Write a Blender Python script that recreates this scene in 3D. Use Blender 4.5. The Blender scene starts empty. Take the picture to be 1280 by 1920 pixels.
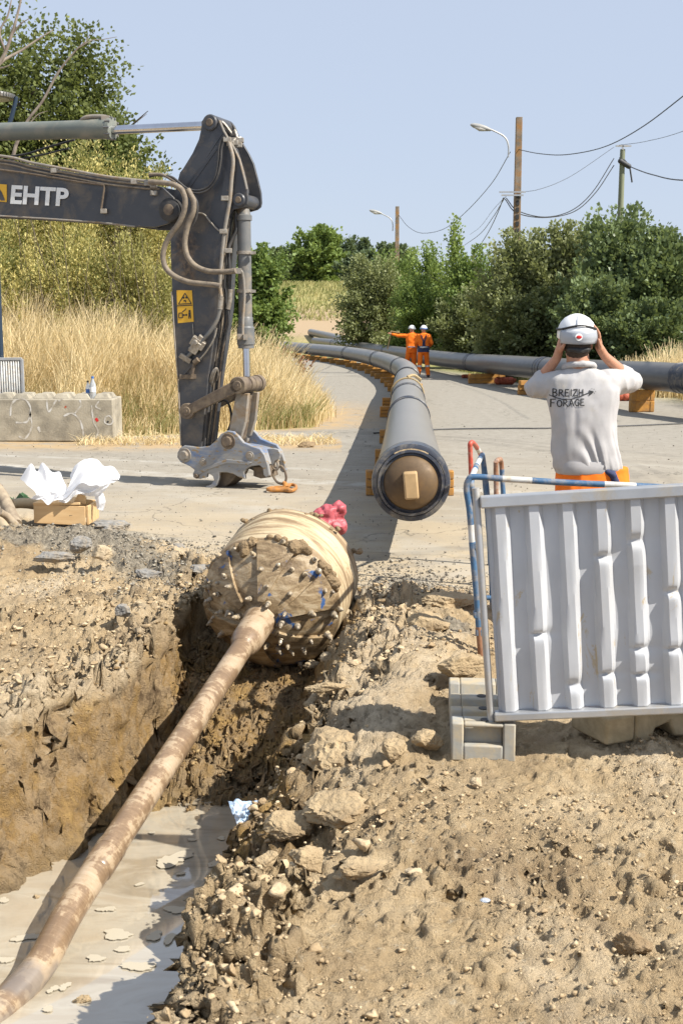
import bpy, math, random
import numpy as np
from mathutils import Vector, Matrix
R = math.radians
sc = bpy.context.scene
COL = sc.collection

# ------------------------------------------------------------------ camera
CH = 1.8                       # camera height, metres
F = 2250.0                     # focal length in pixels of the 1280x1920 photograph
TH = math.atan(353.0 / F)      # pitch, downwards
cd = bpy.data.cameras.new('camera'); cam = bpy.data.objects.new('camera', cd); COL.objects.link(cam)
cd.sensor_fit = 'VERTICAL'; cd.sensor_height = 36.0; cd.sensor_width = 24.0; cd.lens = 36.0 * F / 1920.0
cd.clip_start = 0.1; cd.clip_end = 3000
cam.location = (0, 0, CH); cam.rotation_euler = (math.pi/2 - TH, 0, 0)
sc.camera = cam
cd.dof.use_dof = True; cd.dof.focus_distance = 8.5; cd.dof.aperture_fstop = 11.0

# ------------------------------------------------------------------ sky, sun, exposure
SUN = Vector((0.90, -0.44, 1.02)).normalized()
w = bpy.data.worlds.new('World'); sc.world = w; w.use_nodes = True
nt = w.node_tree
bg = nt.nodes['Background']; sky = nt.nodes.new('ShaderNodeTexSky'); sky.sky_type = 'NISHITA'; sky.sun_disc = False
sky.sun_elevation = math.asin(SUN.z); sky.sun_rotation = math.atan2(SUN.x, SUN.y)
sky.air_density = 1.0; sky.dust_density = 0.6; sky.ozone_density = 1.0; sky.altitude = 0
hz = nt.nodes.new('ShaderNodeMix'); hz.data_type = 'RGBA'; hz.inputs[0].default_value = 0.80      # summer haze veils the blue
hz.inputs[7].default_value = (5.35, 6.10, 7.55, 1)
nt.links.new(sky.outputs[0], hz.inputs[6]); nt.links.new(hz.outputs[2], bg.inputs[0]); bg.inputs[1].default_value = 0.074
ld = bpy.data.lights.new('sun', 'SUN'); ld.energy = 5.0; ld.angle = R(0.53); ld.color = (1.0, 0.945, 0.86)
lo = bpy.data.objects.new('sun', ld); COL.objects.link(lo); lo.rotation_euler = SUN.to_track_quat('Z', 'Y').to_euler()
lo.location = (20, -10, 30)
sc.view_settings.view_transform = 'Standard'; sc.view_settings.look = 'None'
sc.view_settings.exposure = 0.68; sc.view_settings.gamma = 1.0
sc.cycles.max_bounces = 8; sc.cycles.transparent_max_bounces = 6; sc.cycles.diffuse_bounces = 3

# ------------------------------------------------------------------ measuring helpers (photo pixel -> point of the place)
_c, _s = math.cos(TH), math.sin(TH)
def ray(px, py):
    a = (px - 640.0) / F; b = (960.0 - py) / F
    return Vector((a, _c + b * _s, -_s + b * _c))
def G(px, py, z=0.0):
    d = ray(px, py); t = (z - CH) / d.z
    return Vector((0, 0, CH)) + d * t
def P(px, py, Y):
    d = ray(px, py); t = Y / d.y
    return Vector((0, 0, CH)) + d * t
def PP(px, py, o, n):
    d = ray(px, py); c = Vector((0, 0, CH)); t = (o - c).dot(n) / d.dot(n)
    return c + d * t
def ppm(Y):                    # photo pixels per metre at distance Y, near the horizon
    return F / Y

# ------------------------------------------------------------------ noise
def _h(ix, iy, iz, seed):
    n = (ix.astype(np.int64) * 374761393 + iy.astype(np.int64) * 668265263 + iz.astype(np.int64) * 2147483647 + seed * 1274126177) & 0xFFFFFFFF
    n = ((n ^ (n >> 13)) * 1274126177) & 0xFFFFFFFF
    n = ((n ^ (n >> 16)) * 2246822519) & 0xFFFFFFFF
    return ((n ^ (n >> 15)) & 0xFFFFFF).astype(np.float64) / 0xFFFFFF
def vn2(x, y, seed=0):
    ix = np.floor(x); iy = np.floor(y); fx = x - ix; fy = y - iy
    fx = fx*fx*fx*(fx*(fx*6-15)+10); fy = fy*fy*fy*(fy*(fy*6-15)+10); z = np.zeros_like(ix)
    a = _h(ix, iy, z, seed); b = _h(ix+1, iy, z, seed); c = _h(ix, iy+1, z, seed); d = _h(ix+1, iy+1, z, seed)
    return (a + (b-a)*fx + (c-a)*fy + (a-b-c+d)*fx*fy) * 2 - 1
def vn3(x, y, z, seed=0):
    ix = np.floor(x); iy = np.floor(y); iz = np.floor(z); fx = x-ix; fy = y-iy; fz = z-iz
    fx = fx*fx*(3-2*fx); fy = fy*fy*(3-2*fy); fz = fz*fz*(3-2*fz)
    def L(k):
        a = _h(ix, iy, iz+k, seed); b = _h(ix+1, iy, iz+k, seed); c = _h(ix, iy+1, iz+k, seed); d = _h(ix+1, iy+1, iz+k, seed)
        return a + (b-a)*fx + (c-a)*fy + (a-b-c+d)*fx*fy
    p = L(0); q = L(1)
    return (p + (q-p)*fz) * 2 - 1
def fbm2(x, y, o=4, seed=0, g=0.5, l=2.07):
    s = 0; a = 1.0; n = 0
    for k in range(o):
        s = s + a * vn2(x + 17.3*k, y - 9.1*k, seed + k); n += a; a *= g; x = x*l; y = y*l
    return s / n
def fbm3(x, y, z, o=4, seed=0, g=0.5):
    s = 0; a = 1.0; n = 0
    for k in range(o):
        s = s + a * vn3(x + 17.3*k, y - 9.1*k, z + 3.7*k, seed + k); n += a; a *= g; x = x*2.07; y = y*2.07; z = z*2.07
    return s / n
def worley(x, y, seed=0):                       # distance to nearest cell point, edge distance, cell value
    ix = np.floor(x); iy = np.floor(y); f1 = np.full_like(x, 9.0); f2 = np.full_like(x, 9.0); cid = np.zeros_like(x); z = np.zeros_like(x)
    for dx in (-1, 0, 1):
        for dy in (-1, 0, 1):
            cx = ix + dx; cy = iy + dy
            px = cx + _h(cx, cy, z, seed); py = cy + _h(cx, cy, z, seed + 7); v = _h(cx, cy, z, seed + 13)
            d = np.hypot(x - px, y - py); m = d < f1
            f2 = np.where(m, f1, np.minimum(f2, d)); cid = np.where(m, v, cid); f1 = np.where(m, d, f1)
    return f1, f2 - f1, cid
def ss(a, b, x):
    t = np.clip((x - a) / (b - a), 0, 1); return t*t*(3-2*t)

# ------------------------------------------------------------------ meshes
def mesh_np(name, V, Fc):
    V = np.ascontiguousarray(V, dtype=np.float32); Fc = np.ascontiguousarray(Fc, dtype=np.int32)
    me = bpy.data.meshes.new(name); k = Fc.shape[1]; nf = len(Fc)
    me.vertices.add(len(V)); me.vertices.foreach_set('co', V.ravel())
    me.loops.add(nf*k); me.loops.foreach_set('vertex_index', Fc.ravel())
    me.polygons.add(nf); me.polygons.foreach_set('loop_start', np.arange(0, nf*k, k, dtype=np.int32))
    me.polygons.foreach_set('loop_total', np.full(nf, k, dtype=np.int32))
    me.update(calc_edges=True); return me
def fattr(me, name, val):                        # float attribute on points
    a = me.attributes.new(name, 'FLOAT', 'POINT'); a.data.foreach_set('value', np.ascontiguousarray(val, dtype=np.float32))
def link(me, name, mat, parent=None):
    o = bpy.data.objects.new(name, me); COL.objects.link(o)
    if mat: me.materials.append(mat)
    if parent:
        o.parent = parent
        o.matrix_parent_inverse = Matrix.Identity(4)
    return o
def basis(d, up=Vector((0, 0, 1))):
    d = d.normalized()
    if abs(d.dot(up)) > 0.98: up = Vector((1, 0, 0)) if abs(d.x) < 0.9 else Vector((0, 1, 0))
    u = up.cross(d).normalized(); v = d.cross(u).normalized(); return u, v, d
class MB:
    def __init__(s): s.v = []; s.f = []
    def add(s, vs, fs):
        n = len(s.v); s.v += [Vector(v) for v in vs]; s.f += [tuple(i + n for i in f) for f in fs]; return s
    def box(s, c, size, rot=None, M=None):
        c = Vector(c); x, y, z = [q/2 for q in size]
        vs = [Vector((a*x, b*y, e*z)) for a in (-1, 1) for b in (-1, 1) for e in (-1, 1)]
        if rot is not None: m = rot; vs = [m @ v for v in vs]
        return s.add([c + v for v in vs], [(0,1,3,2),(4,6,7,5),(0,4,5,1),(2,3,7,6),(0,2,6,4),(1,5,7,3)])
    def cyl(s, p0, p1, r0, r1=None, n=16, caps=True):
        p0 = Vector(p0); p1 = Vector(p1); r1 = r0 if r1 is None else r1; u, v, d = basis(p1 - p0); vs = []
        for p, r in ((p0, r0), (p1, r1)):
            for i in range(n):
                a = 2*math.pi*i/n; vs.append(p + u*math.cos(a)*r + v*math.sin(a)*r)
        fs = [(i, (i+1) % n, n + (i+1) % n, n + i) for i in range(n)]
        if caps: fs += [tuple(reversed(range(n))), tuple(range(n, 2*n))]
        return s.add(vs, fs)
    def lathe(s, o, d, prof, n=32, cap0=True, cap1=True):     # prof: list of (distance along d, radius)
        o = Vector(o); u, v, d = basis(Vector(d)); vs = []
        for t, r in prof:
            for i in range(n):
                a = 2*math.pi*i/n; vs.append(o + d*t + u*math.cos(a)*r + v*math.sin(a)*r)
        fs = []
        for k in range(len(prof)-1):
            fs += [(k*n+i, k*n+(i+1) % n, (k+1)*n+(i+1) % n, (k+1)*n+i) for i in range(n)]
        if cap0: fs.append(tuple(reversed(range(n))))
        if cap1: fs.append(tuple(range((len(prof)-1)*n, len(prof)*n)))
        return s.add(vs, fs)
    def tube(s, pts, r, n=10, caps=True, smooth=0):
        pts = [Vector(p) for p in pts]
        if smooth: pts = spline(pts, smooth)
        m = len(pts); rs = r if isinstance(r, (list, tuple)) else [r]*m
        if len(rs) != m: rs = [float(np.interp(i/(m-1), np.linspace(0, 1, len(rs)), rs)) for i in range(m)]
        vs = []; up = None
        for i, p in enumerate(pts):
            d = (pts[min(i+1, m-1)] - pts[max(i-1, 0)])
            if d.length < 1e-9: d = Vector((0, 0, 1))
            d.normalize()
            if up is None: u, v, _ = basis(d)
            else:
                u = up - d*up.dot(d)
                if u.length < 1e-6: u, v, _ = basis(d)
                u.normalize(); v = d.cross(u)
            up = u
            for k in range(n):
                a = 2*math.pi*k/n; vs.append(p + u*math.cos(a)*rs[i] + v*math.sin(a)*rs[i])
        fs = []
        for i in range(m-1):
            fs += [(i*n+k, i*n+(k+1) % n, (i+1)*n+(k+1) % n, (i+1)*n+k) for k in range(n)]
        if caps: fs += [tuple(reversed(range(n))), tuple(range((m-1)*n, m*n))]
        return s.add(vs, fs)
    def prism(s, pts, ext):                                   # outline of points, extruded by vector ext
        pts = [Vector(p) for p in pts]; ext = Vector(ext); n = len(pts)
        s.add(pts + [p + ext for p in pts], [(i, (i+1) % n, n+(i+1) % n, n+i) for i in range(n)] + [tuple(reversed(range(n))), tuple(range(n, 2*n))])
        return s
    def ball(s, c, r, n=12, m=8, sc3=(1, 1, 1), rot=None):
        c = Vector(c); vs = [Vector((0, 0, r*sc3[2]))]
        for j in range(1, m):
            t = math.pi*j/m
            for i in range(n):
                a = 2*math.pi*i/n; vs.append(Vector((r*sc3[0]*math.sin(t)*math.cos(a), r*sc3[1]*math.sin(t)*math.sin(a), r*sc3[2]*math.cos(t))))
        vs.append(Vector((0, 0, -r*sc3[2]))); L = len(vs)-1
        fs = [(0, 1+i, 1+(i+1) % n) for i in range(n)]
        for j in range(m-2):
            fs += [(1+j*n+i, 1+(j+1)*n+i, 1+(j+1)*n+(i+1) % n, 1+j*n+(i+1) % n) for i in range(n)]
        fs += [(L, 1+(m-2)*n+(i+1) % n, 1+(m-2)*n+i) for i in range(n)]
        if rot is not None: vs = [rot @ v for v in vs]
        return s.add([c+v for v in vs], fs)
    def cap(s, p0, p1, r0, r1, n=14):                         # tapered capsule
        s.cyl(p0, p1, r0, r1, n); s.ball(p0, r0, n, 8); s.ball(p1, r1, n, 8); return s
    def torus(s, c, axis, Rr, r, n=24, m=8, a0=0, a1=2*math.pi, sx=1.0):
        c = Vector(c); u, v, d = basis(Vector(axis)); full = abs(a1-a0-2*math.pi) < 1e-6
        k = n if full else n+1; pts = [c + u*math.cos(a0+(a1-a0)*i/n)*Rr*sx + v*math.sin(a0+(a1-a0)*i/n)*Rr for i in range(k)]
        if full: pts += [pts[0], pts[1]]; 
        return s.tube(pts, r, m, caps=not full)
    def build(s, name, mat, parent=None, smooth=38, bevel=0, seg=2):
        off = parent_origin(parent)
        me = bpy.data.meshes.new(name); me.from_pydata([tuple(v - off) for v in s.v], [], s.f); me.update()
        fix_normals(me)
        if smooth:
            me.polygons.foreach_set('use_smooth', [True]*len(me.polygons)); me.set_sharp_from_angle(angle=R(smooth))
        o = link(me, name, mat, parent)
        if bevel:
            b = o.modifiers.new('bevel', 'BEVEL'); b.width = bevel; b.segments = seg; b.limit_method = 'ANGLE'; b.angle_limit = R(40)
        return o
def parent_origin(p):
    off = Vector((0, 0, 0))
    while p is not None:
        off = off + p.location; p = p.parent
    return off
def fix_normals(me):
    import bmesh
    bm = bmesh.new(); bm.from_mesh(me); bmesh.ops.recalc_face_normals(bm, faces=bm.faces); bm.to_mesh(me); bm.free()
def spline(pts, k=6):                                          # Catmull-Rom
    pts = [Vector(p) for p in pts]; out = []
    for i in range(len(pts)-1):
        p0 = pts[i-1] if i else pts[0]*2 - pts[1]; p1 = pts[i]; p2 = pts[i+1]; p3 = pts[i+2] if i+2 < len(pts) else pts[-1]*2 - pts[-2]
        for j in range(k):
            t = j/k; out.append(0.5*((2*p1) + (p2-p0)*t + (2*p0-5*p1+4*p2-p3)*t*t + (-p0+3*p1-3*p2+p3)*t*t*t))
    out.append(pts[-1]); return out
def thing(name, label, cat, loc, group=None):
    o = bpy.data.objects.new(name, None); COL.objects.link(o); o.location = Vector(loc); o.empty_display_size = 0.2
    return tag(o, label, cat, group)
def tag(o, label, cat=None, group=None):
    o['label'] = label
    if cat: o['category'] = cat
    if group: o['group'] = group
    return o
def stuff(o, label, cat): tag(o, label, cat); o['kind'] = 'stuff'; return o
def struct(o): o['kind'] = 'structure'; return o
def dup(root, loc, rotz=0.0, label=None, scale=None):
    r = root.copy(); COL.objects.link(r); r.location = Vector(loc); r.rotation_euler = (0, 0, rotz)
    if scale: r.scale = scale
    if label: r['label'] = label
    for ch in list(root.children):
        c = ch.copy(); COL.objects.link(c); c.parent = r
        for g in list(ch.children):
            d = g.copy(); COL.objects.link(d); d.parent = c
    return r
def recentre(o, loc):                                          # move a mesh thing's origin to its base
    loc = Vector(loc); o.data.transform(Matrix.Translation(-loc)); o.location = loc; return o
def remesh(mb, vox, smooth=2, fac=0.5):                        # one continuous skin over overlapping shapes
    me = bpy.data.meshes.new('tmp'); me.from_pydata([tuple(v) for v in mb.v], [], mb.f); me.update(); fix_normals_islands(me)
    o = bpy.data.objects.new('tmp', me); COL.objects.link(o)
    m = o.modifiers.new('r', 'REMESH'); m.mode = 'VOXEL'; m.voxel_size = vox; m.adaptivity = 0
    if smooth:
        m2 = o.modifiers.new('s', 'SMOOTH'); m2.factor = fac; m2.iterations = smooth
    dg = bpy.context.evaluated_depsgraph_get(); out = bpy.data.meshes.new_from_object(o.evaluated_get(dg))
    bpy.data.objects.remove(o); bpy.data.meshes.remove(me)
    out.polygons.foreach_set('use_smooth', [True]*len(out.polygons)); return out
def fix_normals_islands(me): fix_normals(me)
def vcos(me):
    a = np.zeros(len(me.vertices)*3, dtype=np.float32); me.vertices.foreach_get('co', a); return a.reshape(-1, 3).astype(np.float64)
def vnrm(me):
    a = np.zeros(len(me.vertices)*3, dtype=np.float32); me.vertex_normals.foreach_get('vector', a); return a.reshape(-1, 3).astype(np.float64)
def setco(me, V): me.vertices.foreach_set('co', np.ascontiguousarray(V, dtype=np.float32).ravel()); me.update()
def place(me, name, mat, parent, off=None):
    off = parent_origin(parent) if parent else (off or Vector((0, 0, 0)))
    me.transform(Matrix.Translation(-off)); o = link(me, name, mat, parent)
    if not parent: o.location = off
    return o
# ------------------------------------------------------------------ materials
def newmat(name):
    m = bpy.data.materials.new(name); m.use_nodes = True; nt = m.node_tree; b = nt.nodes['Principled BSDF']
    return m, nt, b
def N(nt, t, **k):
    n = nt.nodes.new(t)
    for a, v in k.items():
        if a == 'inp':
            for i, q in v.items(): n.inputs[i].default_value = q
        else: setattr(n, a, v)
    return n
def c4(c): return (c[0], c[1], c[2], 1.0)
def ramp(nt, fac, stops):
    r = nt.nodes.new('ShaderNodeValToRGB'); e = r.color_ramp.elements
    while len(e) < len(stops): e.new(0.5)
    for i, (p, c) in enumerate(stops):
        e[i].position = p; e[i].color = c4(c) if len(c) == 3 else c
    nt.links.new(fac, r.inputs[0]); return r.outputs[0]
def mixc(nt, fac, a, b, mode='MIX'):
    m = nt.nodes.new('ShaderNodeMix'); m.data_type = 'RGBA'; m.blend_type = mode
    for s, v in ((m.inputs[0], fac), (m.inputs[6], a), (m.inputs[7], b)):
        if isinstance(v, bpy.types.NodeSocket): nt.links.new(v, s)
        else: s.default_value = v if not isinstance(v, tuple) else c4(v)
    return m.outputs[2]
def math_(nt, op, a, b=0.0, clamp=False):
    m = nt.nodes.new('ShaderNodeMath'); m.operation = op; m.use_clamp = clamp
    for s, v in ((m.inputs[0], a), (m.inputs[1], b)):
        if isinstance(v, bpy.types.NodeSocket): nt.links.new(v, s)
        else: s.default_value = v
    return m.outputs[0]
def noise(nt, vec, scale, detail=5, rough=0.55, dist=0.0):
    n = N(nt, 'ShaderNodeTexNoise', inp={'Scale': scale, 'Detail': detail, 'Roughness': rough, 'Distortion': dist}); nt.links.new(vec, n.inputs['Vector']); return n.outputs['Fac']
def mapping(nt, vec, sc=(1, 1, 1), rot=(0, 0, 0)):
    m = N(nt, 'ShaderNodeMapping'); m.inputs['Scale'].default_value = sc; m.inputs['Rotation'].default_value = rot; nt.links.new(vec, m.inputs[0]); return m.outputs[0]
def coord(nt, kind='Object'): return nt.nodes.new('ShaderNodeTexCoord').outputs[kind]
def bump(nt, b, h, strength, dist=0.01):
    n = N(nt, 'ShaderNodeBump', inp={'Strength': strength, 'Distance': dist}); nt.links.new(h, n.inputs['Height']); nt.links.new(n.outputs[0], b.inputs['Normal'])
def pm(name, c1, c2=None, scale=6.0, rough=0.6, bmp=0.15, bscale=60.0, metal=0.0, dirt=None, dfac=0.5, dscale=3.0, stretch=(1, 1, 1), spec=0.5, dist=0.004, flecks=None, rot=(0, 0, 0)):
    m, nt, b = newmat(name); v = mapping(nt, coord(nt), stretch, rot)
    c2 = c2 or tuple(q*0.75 for q in c1)
    col = ramp(nt, noise(nt, v, scale, 6, 0.6), [(0.36, c1), (0.64, c2)])
    rg = None
    if dirt:
        d = ramp(nt, noise(nt, v, dscale, 8, 0.68, 0.4), [(0.5 - 0.32*(dfac-0.2), (0, 0, 0)), (0.72 - 0.32*(dfac-0.2), (1, 1, 1))])
        col = mixc(nt, d, col, dirt)
        rg = math_(nt, 'MULTIPLY_ADD', d, 0.85 - rough); nt.nodes[-1].inputs[2].default_value = rough
    if flecks:
        f = ramp(nt, noise(nt, v, flecks[1], 3, 0.6), [(flecks[2], (0, 0, 0)), (flecks[2]+0.04, (1, 1, 1))]); col = mixc(nt, f, col, flecks[0])
    nt.links.new(col, b.inputs['Base Color']); b.inputs['Roughness'].default_value = rough; b.inputs['Metallic'].default_value = metal
    if rg is not None: nt.links.new(rg, b.inputs['Roughness'])
    b.inputs['Specular IOR Level'].default_value = spec
    if bmp: bump(nt, b, noise(nt, v, bscale, 6, 0.6), bmp, dist)
    return m

MUD = (0.36, 0.255, 0.135)
M = {}
M['steel_dark'] = pm('worn dark grey machine paint', (0.046, 0.049, 0.056), (0.062, 0.064, 0.070), 3, 0.42, 0.08, 90, dirt=(0.17, 0.14, 0.105), dfac=0.20, dscale=2.6, flecks=((0.24, 0.16, 0.09), 26, 0.70))
M['steel_mid'] = pm('grey cylinder paint', (0.12, 0.125, 0.125), (0.15, 0.15, 0.145), 4, 0.42, 0.06, 80, dirt=(0.24, 0.20, 0.15), dfac=0.30, dscale=5)
M['cyl_green'] = pm('olive grey cylinder paint', (0.15, 0.165, 0.14), (0.19, 0.20, 0.17), 3, 0.45, 0.05, 60, dirt=(0.27, 0.25, 0.2), dfac=0.25, dscale=4)
M['chrome'] = pm('polished chrome rod', (0.62, 0.63, 0.66), (0.5, 0.5, 0.52), 3, 0.12, 0.0, metal=1.0)
M['rusty_steel'] = pm('greasy rusty steel', (0.085, 0.060, 0.042), (0.14, 0.105, 0.075), 12, 0.6, 0.35, 70, dirt=(0.21, 0.16, 0.105), dfac=0.45, dscale=9)
M['worn_steel'] = pm('worn light steel', (0.22, 0.20, 0.17), (0.32, 0.29, 0.25), 6, 0.5, 0.2, 60, dirt=(0.25, 0.17, 0.09), dfac=0.35, dscale=6)
M['hitch'] = pm('worn grey hitch paint with blue', (0.23, 0.23, 0.23), (0.31, 0.30, 0.28), 5, 0.5, 0.2, 70, dirt=(0.05, 0.13, 0.30), dfac=0.27, dscale=2.7, stretch=(0.8, 0.8, 2.0), flecks=((0.27, 0.19, 0.10), 14, 0.585))
M['hose'] = pm('dusty rubber hose', (0.13, 0.105, 0.08), (0.20, 0.165, 0.125), 18, 0.7, 0.3, 160, dirt=(0.26, 0.21, 0.15), dfac=0.45, dscale=12)
M['hose_black'] = pm('black rubber hose', (0.025, 0.025, 0.027), (0.06, 0.055, 0.05), 9, 0.6, 0.1, 100)
M['fitting'] = pm('bare zinc fitting', (0.38, 0.35, 0.30), (0.25, 0.21, 0.16), 30, 0.45, 0.2, 80, metal=0.4)
M['white_paint'] = pm('white lettering', (0.82, 0.82, 0.80), (0.70, 0.70, 0.67), 8, 0.6, 0.0)
M['yellow'] = pm('yellow sticker', (0.80, 0.46, 0.03), (0.72, 0.40, 0.03), 8, 0.5, 0.0)
M['black'] = pm('black print', (0.02, 0.02, 0.02), (0.03, 0.03, 0.03), 8, 0.6, 0.0)
M['orange_metal'] = pm('orange painted hook', (0.50, 0.21, 0.04), (0.32, 0.15, 0.05), 30, 0.5, 0.2, 60)
M['concrete'] = pm('rough cast concrete', (0.40, 0.36, 0.28), (0.30, 0.265, 0.20), 3.5, 0.9, 0.5, 40, dirt=(0.20, 0.18, 0.14), dfac=0.3, dscale=4, dist=0.01)
M['pole_concrete'] = pm('lichen covered concrete', (0.24, 0.20, 0.155), (0.15, 0.125, 0.095), 5, 0.9, 0.3, 30, dirt=(0.30, 0.15, 0.045), dfac=0.40, dscale=3.5)
M['pole_wood'] = pm('green tanned pole wood', (0.16, 0.18, 0.11), (0.22, 0.23, 0.15), 4, 0.8, 0.3, 20, stretch=(6, 6, 0.5))
M['galv'] = pm('galvanised steel', (0.48, 0.49, 0.50), (0.40, 0.41, 0.42), 6, 0.42, 0.06, 60, metal=0.55, dirt=(0.42, 0.34, 0.22), dfac=0.18, dscale=5)
M['lamp_shell'] = pm('pale lamp housing', (0.36, 0.355, 0.33), (0.28, 0.275, 0.26), 8, 0.5, 0.0)
M['lamp_glass'] = pm('cloudy lamp glass', (0.50, 0.48, 0.43), (0.42, 0.40, 0.36), 8, 0.25, 0.0)
M['wire'] = pm('black cable', (0.03, 0.03, 0.032), (0.04, 0.04, 0.04), 8, 0.6, 0.0)
M['blue_post'] = pm('dark blue painted post', (0.018, 0.035, 0.06), (0.022, 0.04, 0.07), 4, 0.4, 0.03, 50)
M['cap_rust'] = pm('rusty brown weld cap', (0.19, 0.115, 0.045), (0.10, 0.062, 0.03), 5, 0.5, 0.12, 40, dirt=(0.09, 0.06, 0.035), dfac=0.45, dscale=3, metal=0.1)
M['lug_paint'] = pm('tan steel lug', (0.50, 0.34, 0.17), (0.40, 0.27, 0.13), 8, 0.6, 0.15, 60)
M['block_orange'] = pm('orange stained timber block', (0.50, 0.24, 0.045), (0.34, 0.16, 0.035), 9, 0.8, 0.35, 60, dirt=(0.30, 0.18, 0.08), dfac=0.3, dscale=8, stretch=(1, 1, 4))
M['bag_red'] = pm('red brown sandbag', (0.46, 0.10, 0.045), (0.34, 0.08, 0.04), 14, 0.7, 0.5, 40, dist=0.02)
M['sling'] = pm('tan lifting sling', (0.40, 0.31, 0.17), (0.32, 0.24, 0.13), 30, 0.9, 0.3, 120)
M['skin'] = pm('sunned skin', (0.50, 0.255, 0.155), (0.42, 0.20, 0.12), 22, 0.5, 0.12, 160)
M['hair'] = pm('dark cropped hair', (0.035, 0.022, 0.015), (0.06, 0.04, 0.025), 60, 0.8, 0.5, 200)
M['sweater'] = pm('light grey cotton sweater', (0.47, 0.455, 0.45), (0.42, 0.41, 0.405), 12, 0.95, 0.5, 420, dirt=(0.46, 0.43, 0.38), dfac=0.10, dscale=8, spec=0.1, dist=0.002)
M['hivis'] = pm('orange high visibility cloth', (0.95, 0.22, 0.02), (0.85, 0.18, 0.02), 10, 0.8, 0.3, 60, spec=0.2)
M['navy'] = pm('navy cloth', (0.02, 0.03, 0.08), (0.03, 0.04, 0.10), 10, 0.8, 0.2, 60)
M['reflect'] = pm('silver reflective tape', (0.60, 0.60, 0.60), (0.5, 0.5, 0.5), 10, 0.4, 0.0, metal=0.3)
M['helmet'] = pm('white helmet shell', (0.80, 0.80, 0.79), (0.74, 0.74, 0.73), 6, 0.3, 0.0)
M['helmet_blue'] = pm('blue helmet band', (0.05, 0.16, 0.45), (0.05, 0.14, 0.40), 6, 0.4, 0.0)
M['helmet_grey'] = pm('pale grey plastic', (0.38, 0.40, 0.43), (0.33, 0.35, 0.38), 6, 0.35, 0.0)
M['red'] = pm('red badge', (0.55, 0.02, 0.02), (0.5, 0.02, 0.02), 6, 0.4, 0.0)
M['wood'] = pm('fresh sawn pine', (0.62, 0.43, 0.22), (0.53, 0.34, 0.16), 3, 0.7, 0.2, 50, stretch=(1, 8, 8))
M['wood_old'] = pm('weathered branch wood', (0.36, 0.29, 0.20), (0.22, 0.17, 0.12), 6, 0.9, 0.5, 30, stretch=(3, 3, 1))
M['bark'] = pm('grey brown bark', (0.14, 0.11, 0.08), (0.09, 0.07, 0.05), 8, 0.95, 0.6, 30, stretch=(3, 3, 0.7))
M['dead_wood'] = pm('bleached dead wood', (0.30, 0.25, 0.20), (0.16, 0.125, 0.10), 5, 0.9, 0.4, 30)
M['rock'] = pm('grey broken asphalt', (0.27, 0.26, 0.24), (0.17, 0.165, 0.155), 14, 0.95, 0.9, 60, dirt=(0.34, 0.27, 0.18), dfac=0.35, dscale=9, dist=0.01)
M['stone'] = pm('tan stone', (0.46, 0.37, 0.24), (0.36, 0.28, 0.18), 8, 0.9, 0.5, 40)
M['rust_tube'] = pm('rusty tube paint', (0.22, 0.10, 0.05), (0.30, 0.16, 0.09), 14, 0.7, 0.2, 60, dirt=(0.42, 0.40, 0.36), dfac=0.25, dscale=8)
M['blue_tube'] = pm('blue tube paint', (0.035, 0.095, 0.19), (0.06, 0.14, 0.25), 14, 0.5, 0.1, 60, dirt=(0.36, 0.30, 0.22), dfac=0.25, dscale=12)
M['white_tube'] = pm('white tube band', (0.60, 0.60, 0.58), (0.50, 0.50, 0.47), 14, 0.5, 0.1, 60, dirt=(0.42, 0.34, 0.24), dfac=0.25, dscale=12)
M['red_tube'] = pm('red tube paint', (0.50, 0.07, 0.04), (0.40, 0.08, 0.05), 14, 0.5, 0.1, 60, dirt=(0.40, 0.30, 0.22), dfac=0.22, dscale=12)
M['foot_grey'] = pm('grey fence foot', (0.34, 0.335, 0.30), (0.28, 0.27, 0.24), 7, 0.75, 0.3, 50, dirt=(0.46, 0.37, 0.23), dfac=0.45, dscale=6)
M['foot_tan'] = pm('mud covered fence foot', (0.36, 0.29, 0.17), (0.27, 0.21, 0.12), 7, 0.8, 0.35, 50, dirt=(0.50, 0.40, 0.25), dfac=0.5, dscale=6)
M['green_leaf'] = pm('green plastic', (0.06, 0.13, 0.06), (0.08, 0.17, 0.08), 7, 0.5, 0.1, 50)
M['tooth'] = pm('carbide tooth', (0.36, 0.31, 0.24), (0.24, 0.20, 0.15), 60, 0.45, 0.2, 60, metal=0.3, dirt=(0.46, 0.36, 0.22), dfac=0.4, dscale=30)
M['clear_plastic'] = pm('bottle plastic', (0.75, 0.80, 0.86), (0.68, 0.74, 0.82), 8, 0.15, 0.0)
M['clear_plastic'].node_tree.nodes['Principled BSDF'].inputs['Transmission Weight'].default_value = 0.6
M['clay_clod'] = pm('dried clay lump', (0.46, 0.35, 0.205), (0.30, 0.215, 0.12), 5, 0.95, 1.0, 45, dist=0.02)
M['mud_wet'] = pm('wet brown mud lump', (0.22, 0.15, 0.075), (0.30, 0.21, 0.115), 9, 0.75, 1.0, 50, dist=0.02)

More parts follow.
